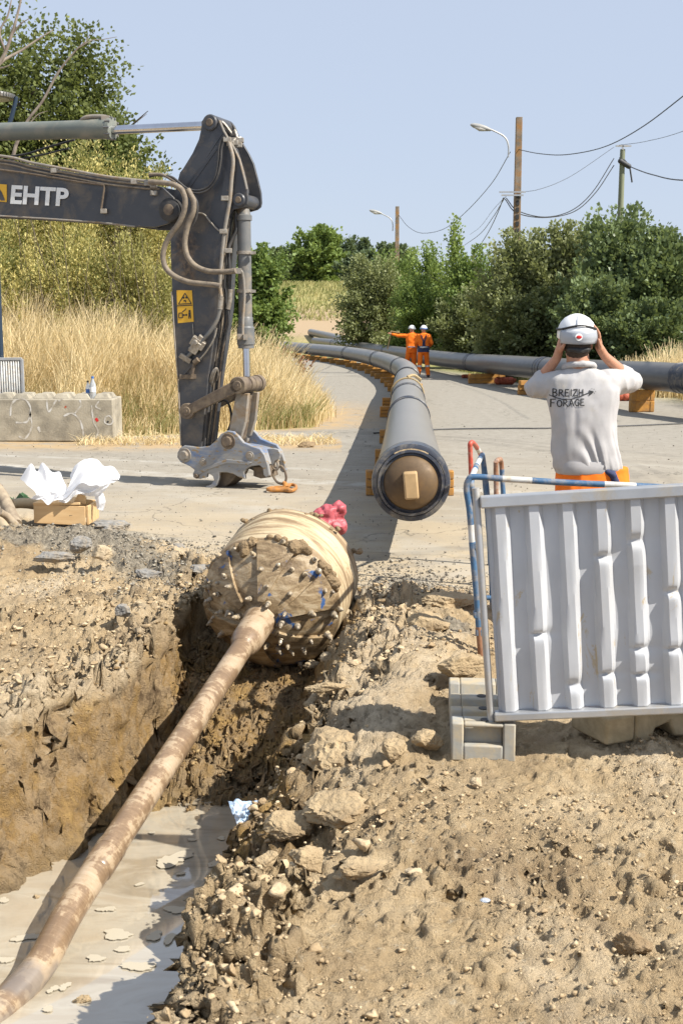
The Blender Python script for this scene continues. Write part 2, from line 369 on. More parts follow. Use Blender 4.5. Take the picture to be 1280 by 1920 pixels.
def leafmat(name, dark, light, rough=0.55, trans=0.35):
    m, nt, b = newmat(name)
    a = N(nt, 'ShaderNodeAttribute', attribute_name='tint'); col = ramp(nt, a.outputs['Fac'], [(0.0, dark), (1.0, light)])
    nt.links.new(col, b.inputs['Base Color']); b.inputs['Roughness'].default_value = rough; b.inputs['Specular IOR Level'].default_value = 0.3
    t = N(nt, 'ShaderNodeBsdfTranslucent'); nt.links.new(mixc(nt, 0.35, col, (0.30, 0.34, 0.05)), t.inputs[0])
    mx = N(nt, 'ShaderNodeMixShader', inp={0: trans}); nt.links.new(b.outputs[0], mx.inputs[1]); nt.links.new(t.outputs[0], mx.inputs[2])
    nt.links.new(mx.outputs[0], nt.nodes['Material Output'].inputs['Surface']); return m
M['leaf_oak'] = leafmat('oak leaves', (0.070, 0.095, 0.030), (0.230, 0.260, 0.085))
M['leaf_willow'] = leafmat('yellowing willow leaves', (0.15, 0.17, 0.05), (0.82, 0.69, 0.27))
M['leaf_hedge'] = leafmat('grey green hedge leaves', (0.110, 0.135, 0.055), (0.370, 0.390, 0.185))
M['leaf_bright'] = leafmat('bright green leaves', (0.110, 0.175, 0.045), (0.340, 0.430, 0.130))
M['leaf_dark'] = leafmat('deep green leaves', (0.080, 0.115, 0.050), (0.260, 0.330, 0.150), 0.4)
M['leaf_far'] = leafmat('distant conifer green', (0.070, 0.105, 0.060), (0.180, 0.230, 0.120))
M['straw'] = leafmat('dry straw grass', (0.56, 0.40, 0.18), (0.92, 0.77, 0.48), 0.7, 0.3)
M['grass_mid'] = leafmat('half dry grass', (0.17, 0.20, 0.06), (0.50, 0.44, 0.20), 0.7, 0.3)
M['rust_weed'] = leafmat('rusty dock weed', (0.22, 0.07, 0.035), (0.38, 0.16, 0.08), 0.8, 0.2)
# ------------------------------------------------------------------ ground
KY  = [1.2, 2.4, 3.0, 3.6, 4.4, 5.0, 5.35, 5.6, 5.9, 6.2, 6.6, 7.2, 7.8, 8.3, 8.8, 10, 20]
KXR = [-.55, -.48, -.41, -.41, -.41, -.41, -.34, -.14, .0, .05, .08, .17, .16, .05, -.1, -.3, -.9]
KLY = [1.2, 3.0, 4.5, 5.3, 5.8, 6.1, 6.4, 6.9, 7.4, 7.9, 8.3, 8.8, 10, 20]
KXL = [-2.9, -2.7, -2.25, -1.62, -1.27, -1.14, -1.10, -1.06, -.98, -.86, -.80, -.9, -1.3, -2.9]
def xR(y): return np.interp(y, KY, KXR)
def xL(y): return np.interp(y, KLY, KXL)
WATER = -0.70
def floorz(y): return np.interp(y, [1, 5.7, 6.3, 6.9, 7.5, 7.9, 8.25, 8.6], [-.86, -.84, -.62, -.40, -.30, -.16, -.02, 0])
def road_edge(y):              # left border of the road beyond the excavator
    return np.interp(y, [0, 18, 19.5, 21, 24, 30, 43, 55, 66, 80, 120], [-30, -14, -3.2, -.5, -.25, -.6, -2.2, -5.0, -9, -17, -44])
def bank(x, y):                # long grass bank left of the road
    e = road_edge(y); e2 = np.minimum(e - x, (y - 18.6)*1.0)
    h = ss(0.3, 8, e2) * 1.35
    far = ss(88, 140, y) * 6.2
    return np.where((x < e) & (y > 18.5), h * (1 - ss(85, 110, y)), 0) + far * ss(60, 0, np.abs(x + 10) - 30) 
def lumpmask(x, y):            # churned soil, not yet the driven surface
    n = 0.45 * fbm2(x*0.9, y*0.9, 3, 31)
    right = ss(8.7, 7.3, y + n + 0.25*np.maximum(x - 1.0, 0))
    left = ss(11.6, 10.6, y + n*.8 + 2.1*ss(-2.7, -.8, x))
    return np.where(x < -0.6, left, right)
def ground_base(x, y):
    x = np.asarray(x, dtype=np.float64); y = np.asarray(y, dtype=np.float64)
    z = bank(x, y)
    wl = 0.10 + 0.35*ss(6.3, 5.0, y) + 0.10*vn2(y*2.1, y*0+3, 5); wr = 0.13 + 0.30*ss(5.1, 5.7, y)
    l = xL(y); r = xR(y); l = l + 0.07*fbm2(y*2.3, y*0+.5, 3, 8); r = r + 0.07*fbm2(y*2.6, y*0+9, 4, 9)
    near = ss(8.7, 8.1, y)
    # spoil: gentle humps along both lips
    hump = 0.13*np.exp(-((x - r - 0.38)/0.34)**2) * ss(4.7, 5.4, y) * ss(8.4, 7.2, y)
    hump += 0.05*np.exp(-((x - r - 0.10)/0.14)**2) * ss(5.4, 4.4, y)
    hump += 0.16*np.exp(-((x + 2.7)/0.9)**2 - ((y - 9.1)/0.8)**2) + 0.10*np.exp(-((x + 1.55)/0.42)**2 - ((y - 9.0)/0.45)**2)
    hump += 0.05*np.exp(-((x + 2.5)/0.9)**4 - ((y - 9.7)/0.6)**2)
    hump += 0.10*np.exp(-((x + 1.6)/0.6)**2 - ((y - 7.0)/0.7)**2)
    sag = 0.40*np.exp(-(np.maximum(x - r, 0)/0.30)**2) * ss(3.3, 4.4, y) * ss(5.9, 5.3, y)     # the lip has slumped here
    z = z + hump - sag*ss(r - 0.3, r, x)
    f = floorz(y)
    ins = np.minimum(ss(l, l + wl, x), ss(r, r - wr, x)) * near
    z = z*(1 - ins) + f*ins
    return z
def gz(x, y): return float(ground_base(np.array([x]), np.array([y]))[0])

rows = [1.3]
while rows[-1] < 10.5: rows.append(rows[-1] + 0.0034*rows[-1])
while rows[-1] < 900: rows.append(rows[-1]*(1.012 if rows[-1] < 120 else 1.06))
ys = np.array(rows)
W = 0.34*ys + 1.1
def seg(a, b, n): t = np.linspace(0, 1, n, endpoint=False)[None, :]; return a[:, None]*(1-t) + b[:, None]*t
lft = xL(ys); rgt = xR(ys)
lft = np.where(ys > 10, np.interp(ys, [10, 20], [-1.3, -2.9]) * ys/np.maximum(ys, 20)*np.maximum(ys, 20)/20, lft)
lft = np.where(ys > 20, -0.145*ys, lft); rgt = np.where(ys > 20, -0.045*ys, rgt)
ww = np.where(ys < 10, 0.16 + 0.3*ss(6.3, 5.0, ys), 0.02*ys)
lft0 = lft - 0.06; lft1 = lft + ww; rgt1 = rgt - np.where(ys < 10, 0.18 + .3*ss(5.1, 5.7, ys), 0.02*ys); rgt0 = rgt + 0.06
Wl = np.maximum(W, -lft + 0.6)
outer = np.maximum(60, 6*ys)
q = (np.linspace(1, 0, 45, endpoint=False)**2.2)[None, :]
X = np.concatenate([-(Wl[:, None] + (outer - Wl)[:, None]*q), seg(-Wl, lft0, 210), seg(lft0, lft1, 70), seg(lft1, rgt1, 110), seg(rgt1, rgt0, 70), seg(rgt0, W, 300),
                    W[:, None] + (outer - W)[:, None]*(np.linspace(0, 1, 46)**2.2)[None, :]], axis=1)
Y = np.repeat(ys[:, None], X.shape[1], axis=1)
Z = ground_base(X, Y)
lm = lumpmask(X, Y)
# driven surface: faint unevenness; churned soil: clods and hollows
inside = np.minimum(ss(xL(Y), xL(Y) + 0.1, X), ss(xR(Y), xR(Y) - 0.1, X)) * ss(8.6, 8.0, Y)
lipn = np.minimum(np.abs(X - xR(Y)), np.abs(X - xL(Y)))
hn = 0.010*fbm2(X*0.5, Y*0.5, 3, 3) * ss(60, 10, Y) + 0.0035*fbm2(X*9, Y*9, 3, 4)
rough = 0.034*fbm2(X*2.3, Y*2.3, 4, 11) + 0.026*fbm2(X*9, Y*9, 5, 12, 0.62) + 0.018*fbm2(X*30, Y*30, 3, 13, 0.7)
rdg = 1 - np.abs(fbm2(X*6.5, Y*6.5, 4, 15, 0.6))*2.2; rough = rough - 0.020*np.clip(rdg - 0.72, 0, 1)/0.28*ss(-.1, .3, fbm2(X*1.6, Y*1.6, 2, 16))
fine_r = 0.010*fbm2(X*55, Y*55, 3, 17, .7)
for sc_, amp, sd in ((5.0, 0.050, 21), (11.0, 0.042, 22), (23.0, 0.027, 23), (48.0, 0.014, 24)):
    wx = X*sc_ + 0.9*fbm2(X*sc_*0.9, Y*sc_*0.9, 3, sd+40); wy = Y*sc_ + 0.9*fbm2(X*sc_*0.9+5, Y*sc_*0.9, 3, sd+50)
    f1, ed, cv = worley(wx, wy, sd)
    lump = np.clip(1 - (f1/0.60)**2, 0, 1)**0.7 * np.where(cv > 0.40, 0.35 + 0.65*(cv - 0.40)/0.60, 0)
    dens = ss(-0.22, 0.30, fbm2(X*1.3 + sd, Y*1.3, 4, sd+3) + 0.34*ss(0.55, 0.15, lipn))
    if sc_ > 20: fine_r = fine_r + amp*1.15 * lump * np.maximum(dens, .45*ss(-.5, .2, fbm2(X*2.2, Y*2.2, 3, sd+9)))
    else: rough = rough + amp * lump * dens * (1 + .9*ss(.5, .12, lipn)*(sc_ > 8))
# dried cracks on the right flat
f1, ed, cv = worley(X*7 + 0.6*fbm2(X*8, Y*8, 3, 61), Y*7 + 0.6*fbm2(X*8+3, Y*8, 3, 62), 60)
crack = ss(0.07, 0.0, ed) * ss(-0.1, 0.25, fbm2(X*1.3, Y*1.3, 3, 64))
calm = np.where((X > xR(Y) + 0.3), 0.46 + 0.34*ss(-.2, .3, fbm2(X*0.9+7, Y*0.9, 3, 70)), 1.0)
calm = calm * (1 - 0.6*inside*ss(6.0, 5.6, Y)*ss(-.72, -.80, Z))
calm = calm * np.where((Y > 5.2) & (X > 0.9), 1 - 0.45*ss(5.2, 6.5, Y), 1)
fine = 1.0
Z = Z + hn + lm*calm*rough*(1 + 0.35*ss(0.5, 0.1, lipn)) + lm*np.maximum(calm, .72)*(fine_r - 0.024*crack*(1 - inside))
# tyre rut at the lower right edge and pebbly border between soil and road
Pn = np.stack([X, Y, Z], -1)
du = np.zeros_like(Pn); dv = np.zeros_like(Pn)
du[:, 1:-1] = Pn[:, 2:] - Pn[:, :-2]; du[:, 0] = Pn[:, 1] - Pn[:, 0]; du[:, -1] = Pn[:, -1] - Pn[:, -2]
dv[1:-1] = Pn[2:] - Pn[:-2]; dv[0] = Pn[1] - Pn[0]; dv[-1] = Pn[-1] - Pn[-2]
nn = np.cross(du, dv); nn /= np.linalg.norm(nn, axis=-1, keepdims=True) + 1e-12
steep = 1 - ss(0.35, 0.85, nn[..., 2])
n3 = 0.075*fbm3(X*5, Y*5, Z*5, 4, 81) + 0.050*fbm3(X*15, Y*15, Z*12, 4, 82, .65) + 0.017*fbm3(X*42, Y*42, Z*42, 2, 83)
n3 = n3 - 0.035*np.clip(1-np.abs(fbm3(X*7, Y*7, Z*5, 3, 85))*5, 0, 1)
Pn = Pn + nn * (n3*lm*(0.25 + 0.75*steep)*ss(9.5, 8.2, Y))[..., None]
nr, nc = X.shape
idx = np.arange(nr*nc).reshape(nr, nc)
Fq = np.stack([idx[:-1, :-1], idx[:-1, 1:], idx[1:, 1:], idx[1:, :-1]], -1).reshape(-1, 4)
gme = mesh_np('ground', Pn.reshape(-1, 3), Fq)
gme.polygons.foreach_set('use_smooth', np.ones(len(Fq), dtype=bool))
wall = np.clip(steep*ss(0.03, -0.12, Pn[..., 2]) + ss(-0.12, -0.3, Pn[..., 2]), 0, 1)
grassy = ((X < road_edge(Y)) & (Y > 18.5)) * 1.0
grassy = np.maximum(grassy, ss(5.5, 8.0, X - np.interp(Y, [0, 15, 30, 60, 90], [2.5, 2.5, 1.0, -6, -20])) * ss(24, 32, Y))
barsoil = ss(95, 100, Y + 2*vn2(X*.2, Y*.2, 2)) * (1 - ss(112, 118, Y))
grav = ss(0.08, 0.34, fbm2(X*1.4, Y*1.4, 4, 90) + 0.55*np.exp(-((X + 1.1)/0.5)**2 - ((Y - 8.15)/0.75)**2) + 0.5*np.exp(-((X - 0.45)/0.45)**2 - ((Y - 7.9)/0.65)**2)
          + 0.42*np.exp(-((X + 2.4)/0.9)**2 - ((Y - 9.2)/0.8)**2) + 0.55*np.exp(-((X + 2.6)/1.0)**2 - ((Y - 10.3)/0.7)**2) + 0.38*np.exp(-((X + 1.6)/0.5)**2 - ((Y - 9.2)/0.5)**2) - 0.40) * ss(11.6, 10.6, Y)*(1-wall)*.85
nearg = np.maximum(0, ss(6.6, 7.4, Y) )
fattr(gme, 'soil', lm.ravel()); fattr(gme, 'clay', wall.ravel()); fattr(gme, 'grassy', grassy.ravel()); fattr(gme, 'gravel', (grav*ss(4.8, 6.5, Y)).ravel()); fattr(gme, 'field', barsoil.ravel())
fr_ = ss(-1.6, -.1, road_edge(Y) - X)*ss(17.3, 18.4, Y)*(X > road_edge(Y)-9)*ss(30, 24, Y) + ss(1.4, .2, np.abs(Y - 18.1))*(X < 0)*(X > -6)
fattr(gme, 'fringe', np.clip(fr_, 0, 1).ravel())
wetm = ss(WATER + 0.16, WATER + 0.02, Pn[..., 2]) ; fattr(gme, 'wet', wetm.ravel())

m, nt, b = newmat('site ground'); v = coord(nt, 'Object')
def att(n): return N(nt, 'ShaderNodeAttribute', attribute_name=n).outputs['Fac']
nz1 = noise(nt, v, 0.9, 6, 0.6); nz2 = noise(nt, v, 7, 8, 0.65); nz3 = noise(nt, v, 60, 5, 0.6); nz4 = noise(nt, mapping(nt, v, (0.12, 1.6, 1)), 1.6, 6, 0.7, 0.5)
road = ramp(nt, nz1, [(0.33, (0.370, 0.322, 0.250)), (0.62, (0.295, 0.256, 0.198))])
road = mixc(nt, ramp(nt, nz4, [(0.50, (0, 0, 0)), (0.66, (.7, .7, .7))]), road, (0.41, 0.375, 0.31))
road = mixc(nt, ramp(nt, nz2, [(0.56, (0, 0, 0)), (0.72, (.45, .45, .45))]), road, (0.255, 0.225, 0.175))
road = mixc(nt, ramp(nt, noise(nt, v, 24, 2, 0.5), [(0.70, (0, 0, 0)), (0.74, (.8, .8, .8))]), road, (0.16, 0.135, 0.10))
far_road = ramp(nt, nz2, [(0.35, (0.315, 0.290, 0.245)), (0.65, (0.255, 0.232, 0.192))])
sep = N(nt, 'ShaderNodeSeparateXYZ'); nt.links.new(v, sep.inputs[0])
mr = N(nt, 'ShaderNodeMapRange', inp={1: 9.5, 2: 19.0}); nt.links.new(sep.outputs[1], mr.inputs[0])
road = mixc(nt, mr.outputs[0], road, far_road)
# sandy dust carried from the pit, white dust streaks, tyre scrubs and patched cracks
mrs = N(nt, 'ShaderNodeMapRange', inp={1: 8.0, 2: 14.5, 3: 1.0, 4: 0.0}); nt.links.new(sep.outputs[1], mrs.inputs[0])
sand = math_(nt, 'MULTIPLY', mrs.outputs[0], ramp(nt, noise(nt, v, 1.1, 7, 0.65, .3), [(0.36, (0, 0, 0)), (0.58, (1, 1, 1))]))
road = mixc(nt, sand, road, (0.430, 0.345, 0.225))
road = mixc(nt, math_(nt, 'MULTIPLY', att('fringe'), ramp(nt, noise(nt, v, 2.4, 6, 0.7), [(0.35, (0, 0, 0)), (0.52, (1, 1, 1))])), road, (0.400, 0.290, 0.165))
def ring(cx, cy, r, wd, dark, amt):
    dx = math_(nt, 'SUBTRACT', sep.outputs[0], cx); dy = math_(nt, 'SUBTRACT', sep.outputs[1], cy)
    q = math_(nt, 'SQRT', math_(nt, 'ADD', math_(nt, 'MULTIPLY', dx, dx), math_(nt, 'MULTIPLY', dy, dy))); e = math_(nt, 'ABSOLUTE', math_(nt, 'SUBTRACT', q, r))
    k = ramp(nt, math_(nt, 'DIVIDE', e, wd), [(0.0, (1, 1, 1)), (0.8, (.6, .6, .6)), (1.0, (0, 0, 0))])
    return math_(nt, 'MULTIPLY', math_(nt, 'MULTIPLY', k, amt), ramp(nt, noise(nt, v, 3.2, 6, 0.7), [(0.38, (0, 0, 0)), (0.6, (1, 1, 1))]))
for (cx, cy, r, wd, dk, am) in ((-2.5, 14.5, 6.0, .16, (0.17, 0.155, 0.13), .55), (-2.5, 14.5, 6.35, .10, (0.17, 0.155, 0.13), .5), (-2.2, 12.8, 7.6, .14, (0.17, 0.155, 0.13), .45), (10, 30, 15.5, .22, (0.20, 0.18, 0.15), .4), (14, 31, 18.6, .25, (0.42, 0.39, 0.33), .4), (-14, 2, 16.4, .3, (0.43, 0.40, 0.34), .5), (-14, 2, 18.2, .2, (0.19, 0.17, 0.14), .35), (-30, -60, 79.5, .22, (0.47, 0.45, 0.40), .7), (-30, -60, 80.6, .12, (0.45, 0.43, 0.38), .6)):
    road = mixc(nt, ring(cx, cy, r, wd, dk, am), road, dk)
vo = N(nt, 'ShaderNodeTexVoronoi', feature='DISTANCE_TO_EDGE', inp={'Scale': 0.30}); wv = N(nt, 'ShaderNodeVectorMath', operation='ADD'); nt.links.new(v, wv.inputs[0])
nn_c = N(nt, 'ShaderNodeTexNoise', inp={'Scale': 1.6, 'Detail': 5}); nt.links.new(v, nn_c.inputs['Vector']); nt.links.new(nn_c.outputs['Color'], wv.inputs[1]); nt.links.new(wv.outputs[0], vo.inputs['Vector'])
road = mixc(nt, ramp(nt, vo.outputs['Distance'], [(0.0, (.7, .7, .7)), (0.0035, (0, 0, 0))]), road, (0.10, 0.09, 0.07))
soil = ramp(nt, noise(nt, v, 1.5, 8, 0.68), [(0.37, (0.610, 0.480, 0.305)), (0.50, (0.500, 0.375, 0.220)), (0.64, (0.300, 0.215, 0.125))])
soil = mixc(nt, ramp(nt, noise(nt, mapping(nt, v, (1.3, .5, 1), (0, 0, .5)), 1.0, 5, 0.55), [(0.50, (0, 0, 0)), (0.62, (.85, .85, .85))]), soil, (0.640, 0.525, 0.365))
soil = mixc(nt, ramp(nt, noise(nt, mapping(nt, v, (1, 1, 1), (0, 0, 1.5)), .9, 7, 0.6), [(0.54, (0, 0, 0)), (0.68, (.7, .7, .7))]), soil, (0.270, 0.205, 0.135))
soil = mixc(nt, ramp(nt, nz2, [(0.46, (0, 0, 0)), (0.70, (.75, .75, .75))]), soil, (0.42, 0.310, 0.180))
soil = mixc(nt, ramp(nt, noise(nt, v, 22, 5, 0.7), [(0.60, (0, 0, 0)), (0.68, (.8, .8, .8))]), soil, (0.56, 0.47, 0.33))
soil = mixc(nt, ramp(nt, noise(nt, v, 95, 3, 0.7), [(0.36, (.20, .20, .20)), (0.46, (0, 0, 0))]), soil, (0.24, 0.175, 0.105))
clay = ramp(nt, noise(nt, mapping(nt, v, (1, 1, .6)), 4.5, 9, 0.75), [(0.35, (0.460, 0.300, 0.115)), (0.46, (0.300, 0.195, 0.085)), (0.54, (0.370, 0.265, 0.150)), (0.64, (0.120, 0.080, 0.045))])
gravel = ramp(nt, noise(nt, v, 34, 4, 0.75), [(0.36, (0.12, 0.108, 0.090)), (0.50, (0.25, 0.225, 0.180)), (0.64, (0.40, 0.355, 0.275))])
col = mixc(nt, att('soil'), road, soil)
col = mixc(nt, att('gravel'), col, gravel)
col = mixc(nt, att('clay'), col, clay)
col = mixc(nt, att('wet'), col, mixc(nt, 0.45, clay, (0.26, 0.20, 0.12)))
gcol = ramp(nt, noise(nt, v, 0.35, 7, 0.65), [(0.40, (0.20, 0.21, 0.07)), (0.60, (0.40, 0.33, 0.15))])
col = mixc(nt, att('grassy'), col, gcol)
col = mixc(nt, att('field'), col, (0.36, 0.27, 0.17))
nt.links.new(col, b.inputs['Base Color']); b.inputs['Specular IOR Level'].default_value = 0.15
rr = ramp(nt, att('wet'), [(0, (0.95,)*3), (1, (0.5,)*3)]); nt.links.new(rr, b.inputs['Roughness'])
hgt = math_(nt, 'ADD', math_(nt, 'MULTIPLY', nz2, 0.5), math_(nt, 'ADD', math_(nt, 'MULTIPLY', nz3, 0.9), math_(nt, 'MULTIPLY', noise(nt, v, 150, 4, 0.7), 0.9)))
bs = N(nt, 'ShaderNodeBump', inp={'Distance': 0.02}); nt.links.new(hgt, bs.inputs['Height']); nt.links.new(bs.outputs[0], b.inputs['Normal'])
st = math_(nt, 'MULTIPLY_ADD', att('soil'), 0.75); nt.nodes[-1].inputs[2].default_value = 0.22; nt.links.new([n for n in nt.nodes if n.type == 'MATH'][-1].outputs[0], bs.inputs['Strength'])
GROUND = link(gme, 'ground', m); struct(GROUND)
del Pn, du, dv, nn, n3

# muddy water standing in the pit
m, nt, b = newmat('milky slurry water'); v = coord(nt, 'Object')
n1 = noise(nt, mapping(nt, v, (0.7, 2.2, 1), (0, 0, 0.5)), 1.7, 6, 0.6, 0.8)
col = ramp(nt, n1, [(0.38, (0.390, 0.335, 0.250)), (0.5, (0.440, 0.395, 0.310)), (0.62, (0.320, 0.270, 0.195))])
nt.links.new(col, b.inputs['Base Color']); b.inputs['Roughness'].default_value = 0.05; b.inputs['Specular IOR Level'].default_value = 0.9; b.inputs['Coat Weight'].default_value = 1.0; b.inputs['Coat Roughness'].default_value = 0.02; b.inputs['Coat IOR'].default_value = 1.6
bump(nt, b, noise(nt, v, 9, 3, 0.5), 0.05, 0.01)
wm = MB(); wm.add([(-4, 1.3, WATER), (0.2, 1.3, WATER), (0.2, 7.0, WATER), (-4, 7.0, WATER)], [(0, 1, 2, 3)])
WAT = wm.build('water', m, smooth=0); struct(WAT)
# ------------------------------------------------------------------ excavator arm reaching in from the left
AL = Vector((0.34, 0.94, 0)).normalized()      # across the arm
AU = Vector((0.94, -0.34, 0)).normalized()     # along the arm's plane, to the right
AO = G(425, 912) - AL*0.05                     # foot of the quick hitch on the road, near face
def A(px, py, d=0.0): return PP(px, py, AO + AL*d, AL)
def AZ(px, py, d=0.0): return A(px, py, d)
Z5 = lambda x, y: (280 + x*0.21875, 180 + y*0.21875)
Z6 = lambda x, y: (300 + x*0.2344, 500 + y*0.2344)
EX = thing('excavator', 'dark grey excavator arm with folded stick and empty quick hitch reaching in from the left', 'excavator', A(425, 914, 0.2) * 1.0)
EX.location.z = 0
# the stick's near plate: same paint, greasy brown earth caked behind the hoses
m = M['steel_dark'].copy(); m.name = 'stick paint with caked grease'; nt = m.node_tree; b = nt.nodes['Principled BSDF']; v = coord(nt, 'Object')
vm = N(nt, 'ShaderNodeVectorMath', operation='SUBTRACT'); nt.links.new(v, vm.inputs[0]); vm.inputs[1].default_value = A(350, 478) - EX.location
mm_ = mapping(nt, vm.outputs[0], (3.6, 3.6, 1.45)); ln_ = N(nt, 'ShaderNodeVectorMath', operation='LENGTH'); nt.links.new(mm_, ln_.inputs[0])
k_ = math_(nt, 'ADD', ln_.outputs['Value'], math_(nt, 'MULTIPLY', noise(nt, v, 7, 8, 0.75, .5), 1.9)); k_ = ramp(nt, math_(nt, 'MULTIPLY', k_, .5), [(0.50, (1, 1, 1)), (0.74, (0, 0, 0))])
old = b.inputs['Base Color'].links[0].from_socket; gre = ramp(nt, noise(nt, v, 16, 6, .7), [(.40, (0.035, 0.025, 0.018)), (.55, (0.16, 0.105, 0.06)), (.68, (0.27, 0.20, 0.13))])
nt.links.new(mixc(nt, k_, old, gre), b.inputs['Base Color']); M['stick'] = m
# --- stick: two side plates over a box section
sp = [Z5(*q) for q in [(450, 215), (470, 185), (500, 169), (540, 167), (580, 182), (604, 212), (640, 300), (690, 385), (735, 460), (775, 545), (810, 680), (838, 800), (843, 890), (835, 925), (805, 950), (765, 962), (715, 975), (693, 1005), (672, 1060), (652, 1160), (632, 1300), (612, 1450), (600, 1600)]]
sp += [Z6(*q) for q in [(470, 300), (432, 560), (385, 900), (348, 1250), (330, 1440)]]
sp += [Z6(*q) for q in [(290, 1490), (262, 1545), (200, 1560), (170, 1520), (172, 1440), (160, 1200), (148, 900), (122, 600), (98, 200)]]
sp += [(321, 500), (319, 432), (322, 395), (330, 350), Z5(250, 700), Z5(262, 655), Z5(290, 620), Z5(370, 490), Z5(425, 370), Z5(445, 275)]
T = 0.36
mb = MB(); mb.prism([A(*q, 0.0) for q in sp], AL*0.035); mb.prism([A(*q, 0.0) + AL*T for q in sp], AL*0.035)
mb.build('side_plate', M['stick'], EX, 25, 0.006)
# box body between the plates (front flange visible right of the near plate)
inn = [Z5(*q) for q in [(470, 300), (560, 320), (640, 420), (700, 620), (740, 800), (700, 930), (660, 1100), (625, 1400)]] + [Z6(*q) for q in [(480, 330), (445, 600), (400, 900), (362, 1250), (345, 1440), (200, 1440), (180, 1200), (165, 900), (140, 600), (112, 200)]] + [(325, 480), (326, 400), (338, 350), Z5(300, 650), Z5(400, 480)]
mb = MB(); mb.prism([A(*q) + AL*0.036 for q in inn], AL*(T-0.037)); mb.build('box_section', M['steel_dark'], EX, 25)
# bosses and pins
def boss(name, px, py, r, d0, d1, mat, rim=None, n=24, par=EX):
    m_ = MB(); c = A(px, py); m_.lathe(c + AL*d0, AL, [(0, r*0.86), (0.012, r), (d1-d0-0.012, r), (d1-d0, r*0.86)], n)
    o = m_.build(name, mat, par, 35)
    h = MB(); h.lathe(c + AL*(d0-0.012), AL, [(0, r*0.40), (0.004, r*0.48), (0.03, r*0.48)], 6 if rim else 20); h.build('pin_head', M['rusty_steel'], o, 30)
    return o
boss('pin_boss', 395, 230, 0.085, -0.03, T+0.07, M['steel_dark'])
boss('pin_boss', 449, 375, 0.072, -0.03, T+0.07, M['steel_dark'])
boss('pin_boss', 327, 395, 0.125, -0.13, T+0.16, M['hose_black'])
# --- boom
bp = [(-560, 250), (-200, 272), (0, 297), (60, 309), (130, 322), (200, 334), (270, 343), (312, 352), (334, 372), (340, 392), (338, 410), (322, 421), (300, 427), (262, 426), (200, 418), (100, 411), (0, 405), (-200, 398), (-560, 395)]
mb = MB(); mb.prism([A(*q) - AL*0.10 for q in bp], AL*0.03); mb.prism([A(*q) + AL*(T+0.10) for q in bp], AL*0.03)
ib = [(-560, 252), (-200, 275), (0, 300), (60, 312), (130, 325), (200, 337), (262, 346), (262, 423), (200, 415), (100, 408), (0, 402), (-200, 395), (-560, 392)]
mb.prism([A(*q) - AL*0.069 for q in ib], AL*(T+0.168))
BOOM = mb.build('boom', M['steel_dark'], EX, 25, 0.006)
# bottom flange lip, scraped bare
mb = MB(); mb.tube([A(q[0], q[1]) - AL*0.10 for q in [(262, 426), (200, 418.5), (100, 411.5), (0, 405.5), (-200, 398.5)]], 0.011, 6); mb.build('flange_edge', M['worn_steel'], EX)
mb = MB(); mb.tube([A(*q) - AL*0.004 for q in [Z6(96, 200), Z6(121, 600), Z6(147, 900), Z6(160, 1200), Z6(171, 1430)]], 0.010, 6); mb.build('plate_edge', M['worn_steel'], EX); mb = MB()
mb.tube([A(*q) - AL*0.004 for q in [Z5(604, 212), Z5(640, 300), Z5(690, 385), Z5(735, 460), Z5(775, 545), Z5(810, 680), Z5(838, 800)]], 0.012, 6)
mb.build('plate_edge', M['worn_steel'], EX)
# --- arm cylinder
ca = A(-500, 262, 0.12); cb = A(212, 244, 0.12); ce = A(383, 236, 0.12); ax = (ce - ca).normalized(); Lb = (cb - ca).length; Le = (ce - ca).length
mb = MB(); mb.lathe(ca, ax, [(0, .10), (Lb-.42, .10), (Lb-.40, .108), (Lb-.05, .112), (Lb-.04, .118), (Lb, .118), (Lb+.005, .06)], 32)
cyl = mb.build('arm_cylinder', M['cyl_green'], EX, 30)
for k in range(10):
    u, v_, d = basis(ax); a = 2*math.pi*k/10; c = ca + ax*(Lb-0.03) + (u*math.cos(a) + v_*math.sin(a))*0.117
    m_ = MB(); m_.cyl(c - ax*0.02, c + ax*0.045, 0.012, n=6); m_.build('bolt', M['steel_mid'], cyl, 30)
mb = MB(); mb.cyl(cb, ce, 0.048, n=24); mb.build('arm_cylinder_rod', M['chrome'], EX, 30)
mb = MB(); mb.lathe(A(395, 230, 0.03), AL, [(0, .075), (.18, .075)], 20); mb.cyl(ce, A(395, 230, .12), .055); mb.build('rod_eye', M['steel_mid'], EX, 30)
mb = MB(); mb.tube([A(150, 237, .1), A(155, 224, .08), A(168, 219, .08), A(195, 219, .1), A(204, 223, .12), A(205, 232, .12)], 0.024, 10, smooth=5); mb.box(A(199, 222, .1), (.09, .09, .05)); mb.build('cylinder_port_pipe', M['worn_steel'], EX)
# --- bucket cylinder
t0 = A(457, 392, .16); t1 = A(461, 632, .16); t2 = A(462.5, 652, .16); t3 = A(463, 706, .16); ax = (t1 - t0).normalized(); L1 = (t1 - t0).length
mb = MB(); mb.lathe(t0, ax, [(0, .06), (.06, .075), (.07, .088), (.12, .088), (.125, .074), (L1-.22, .074), (L1-.21, .080), (L1-.12, .082), (L1-.10, .096), (L1+.08, .098), (L1+.085, .088), (L1+.12, .088), (L1+.125, .045)], 28)
bc = mb.build('bucket_cylinder', M['steel_mid'], EX, 30)
for yy in (474, 546):
    m_ = MB(); m_.lathe(A(459, yy, .16), ax, [(-.018, .082), (-.018, .090), (.018, .090), (.018, .082)], 24); m_.box(A(475, yy, .1), (.05, .05, .03)); m_.build('clamp', M['fitting'], bc, 30)
mb = MB(); mb.cyl(t1, t3, 0.040, n=20); mb.build('bucket_cylinder_rod', M['chrome'], EX, 30)
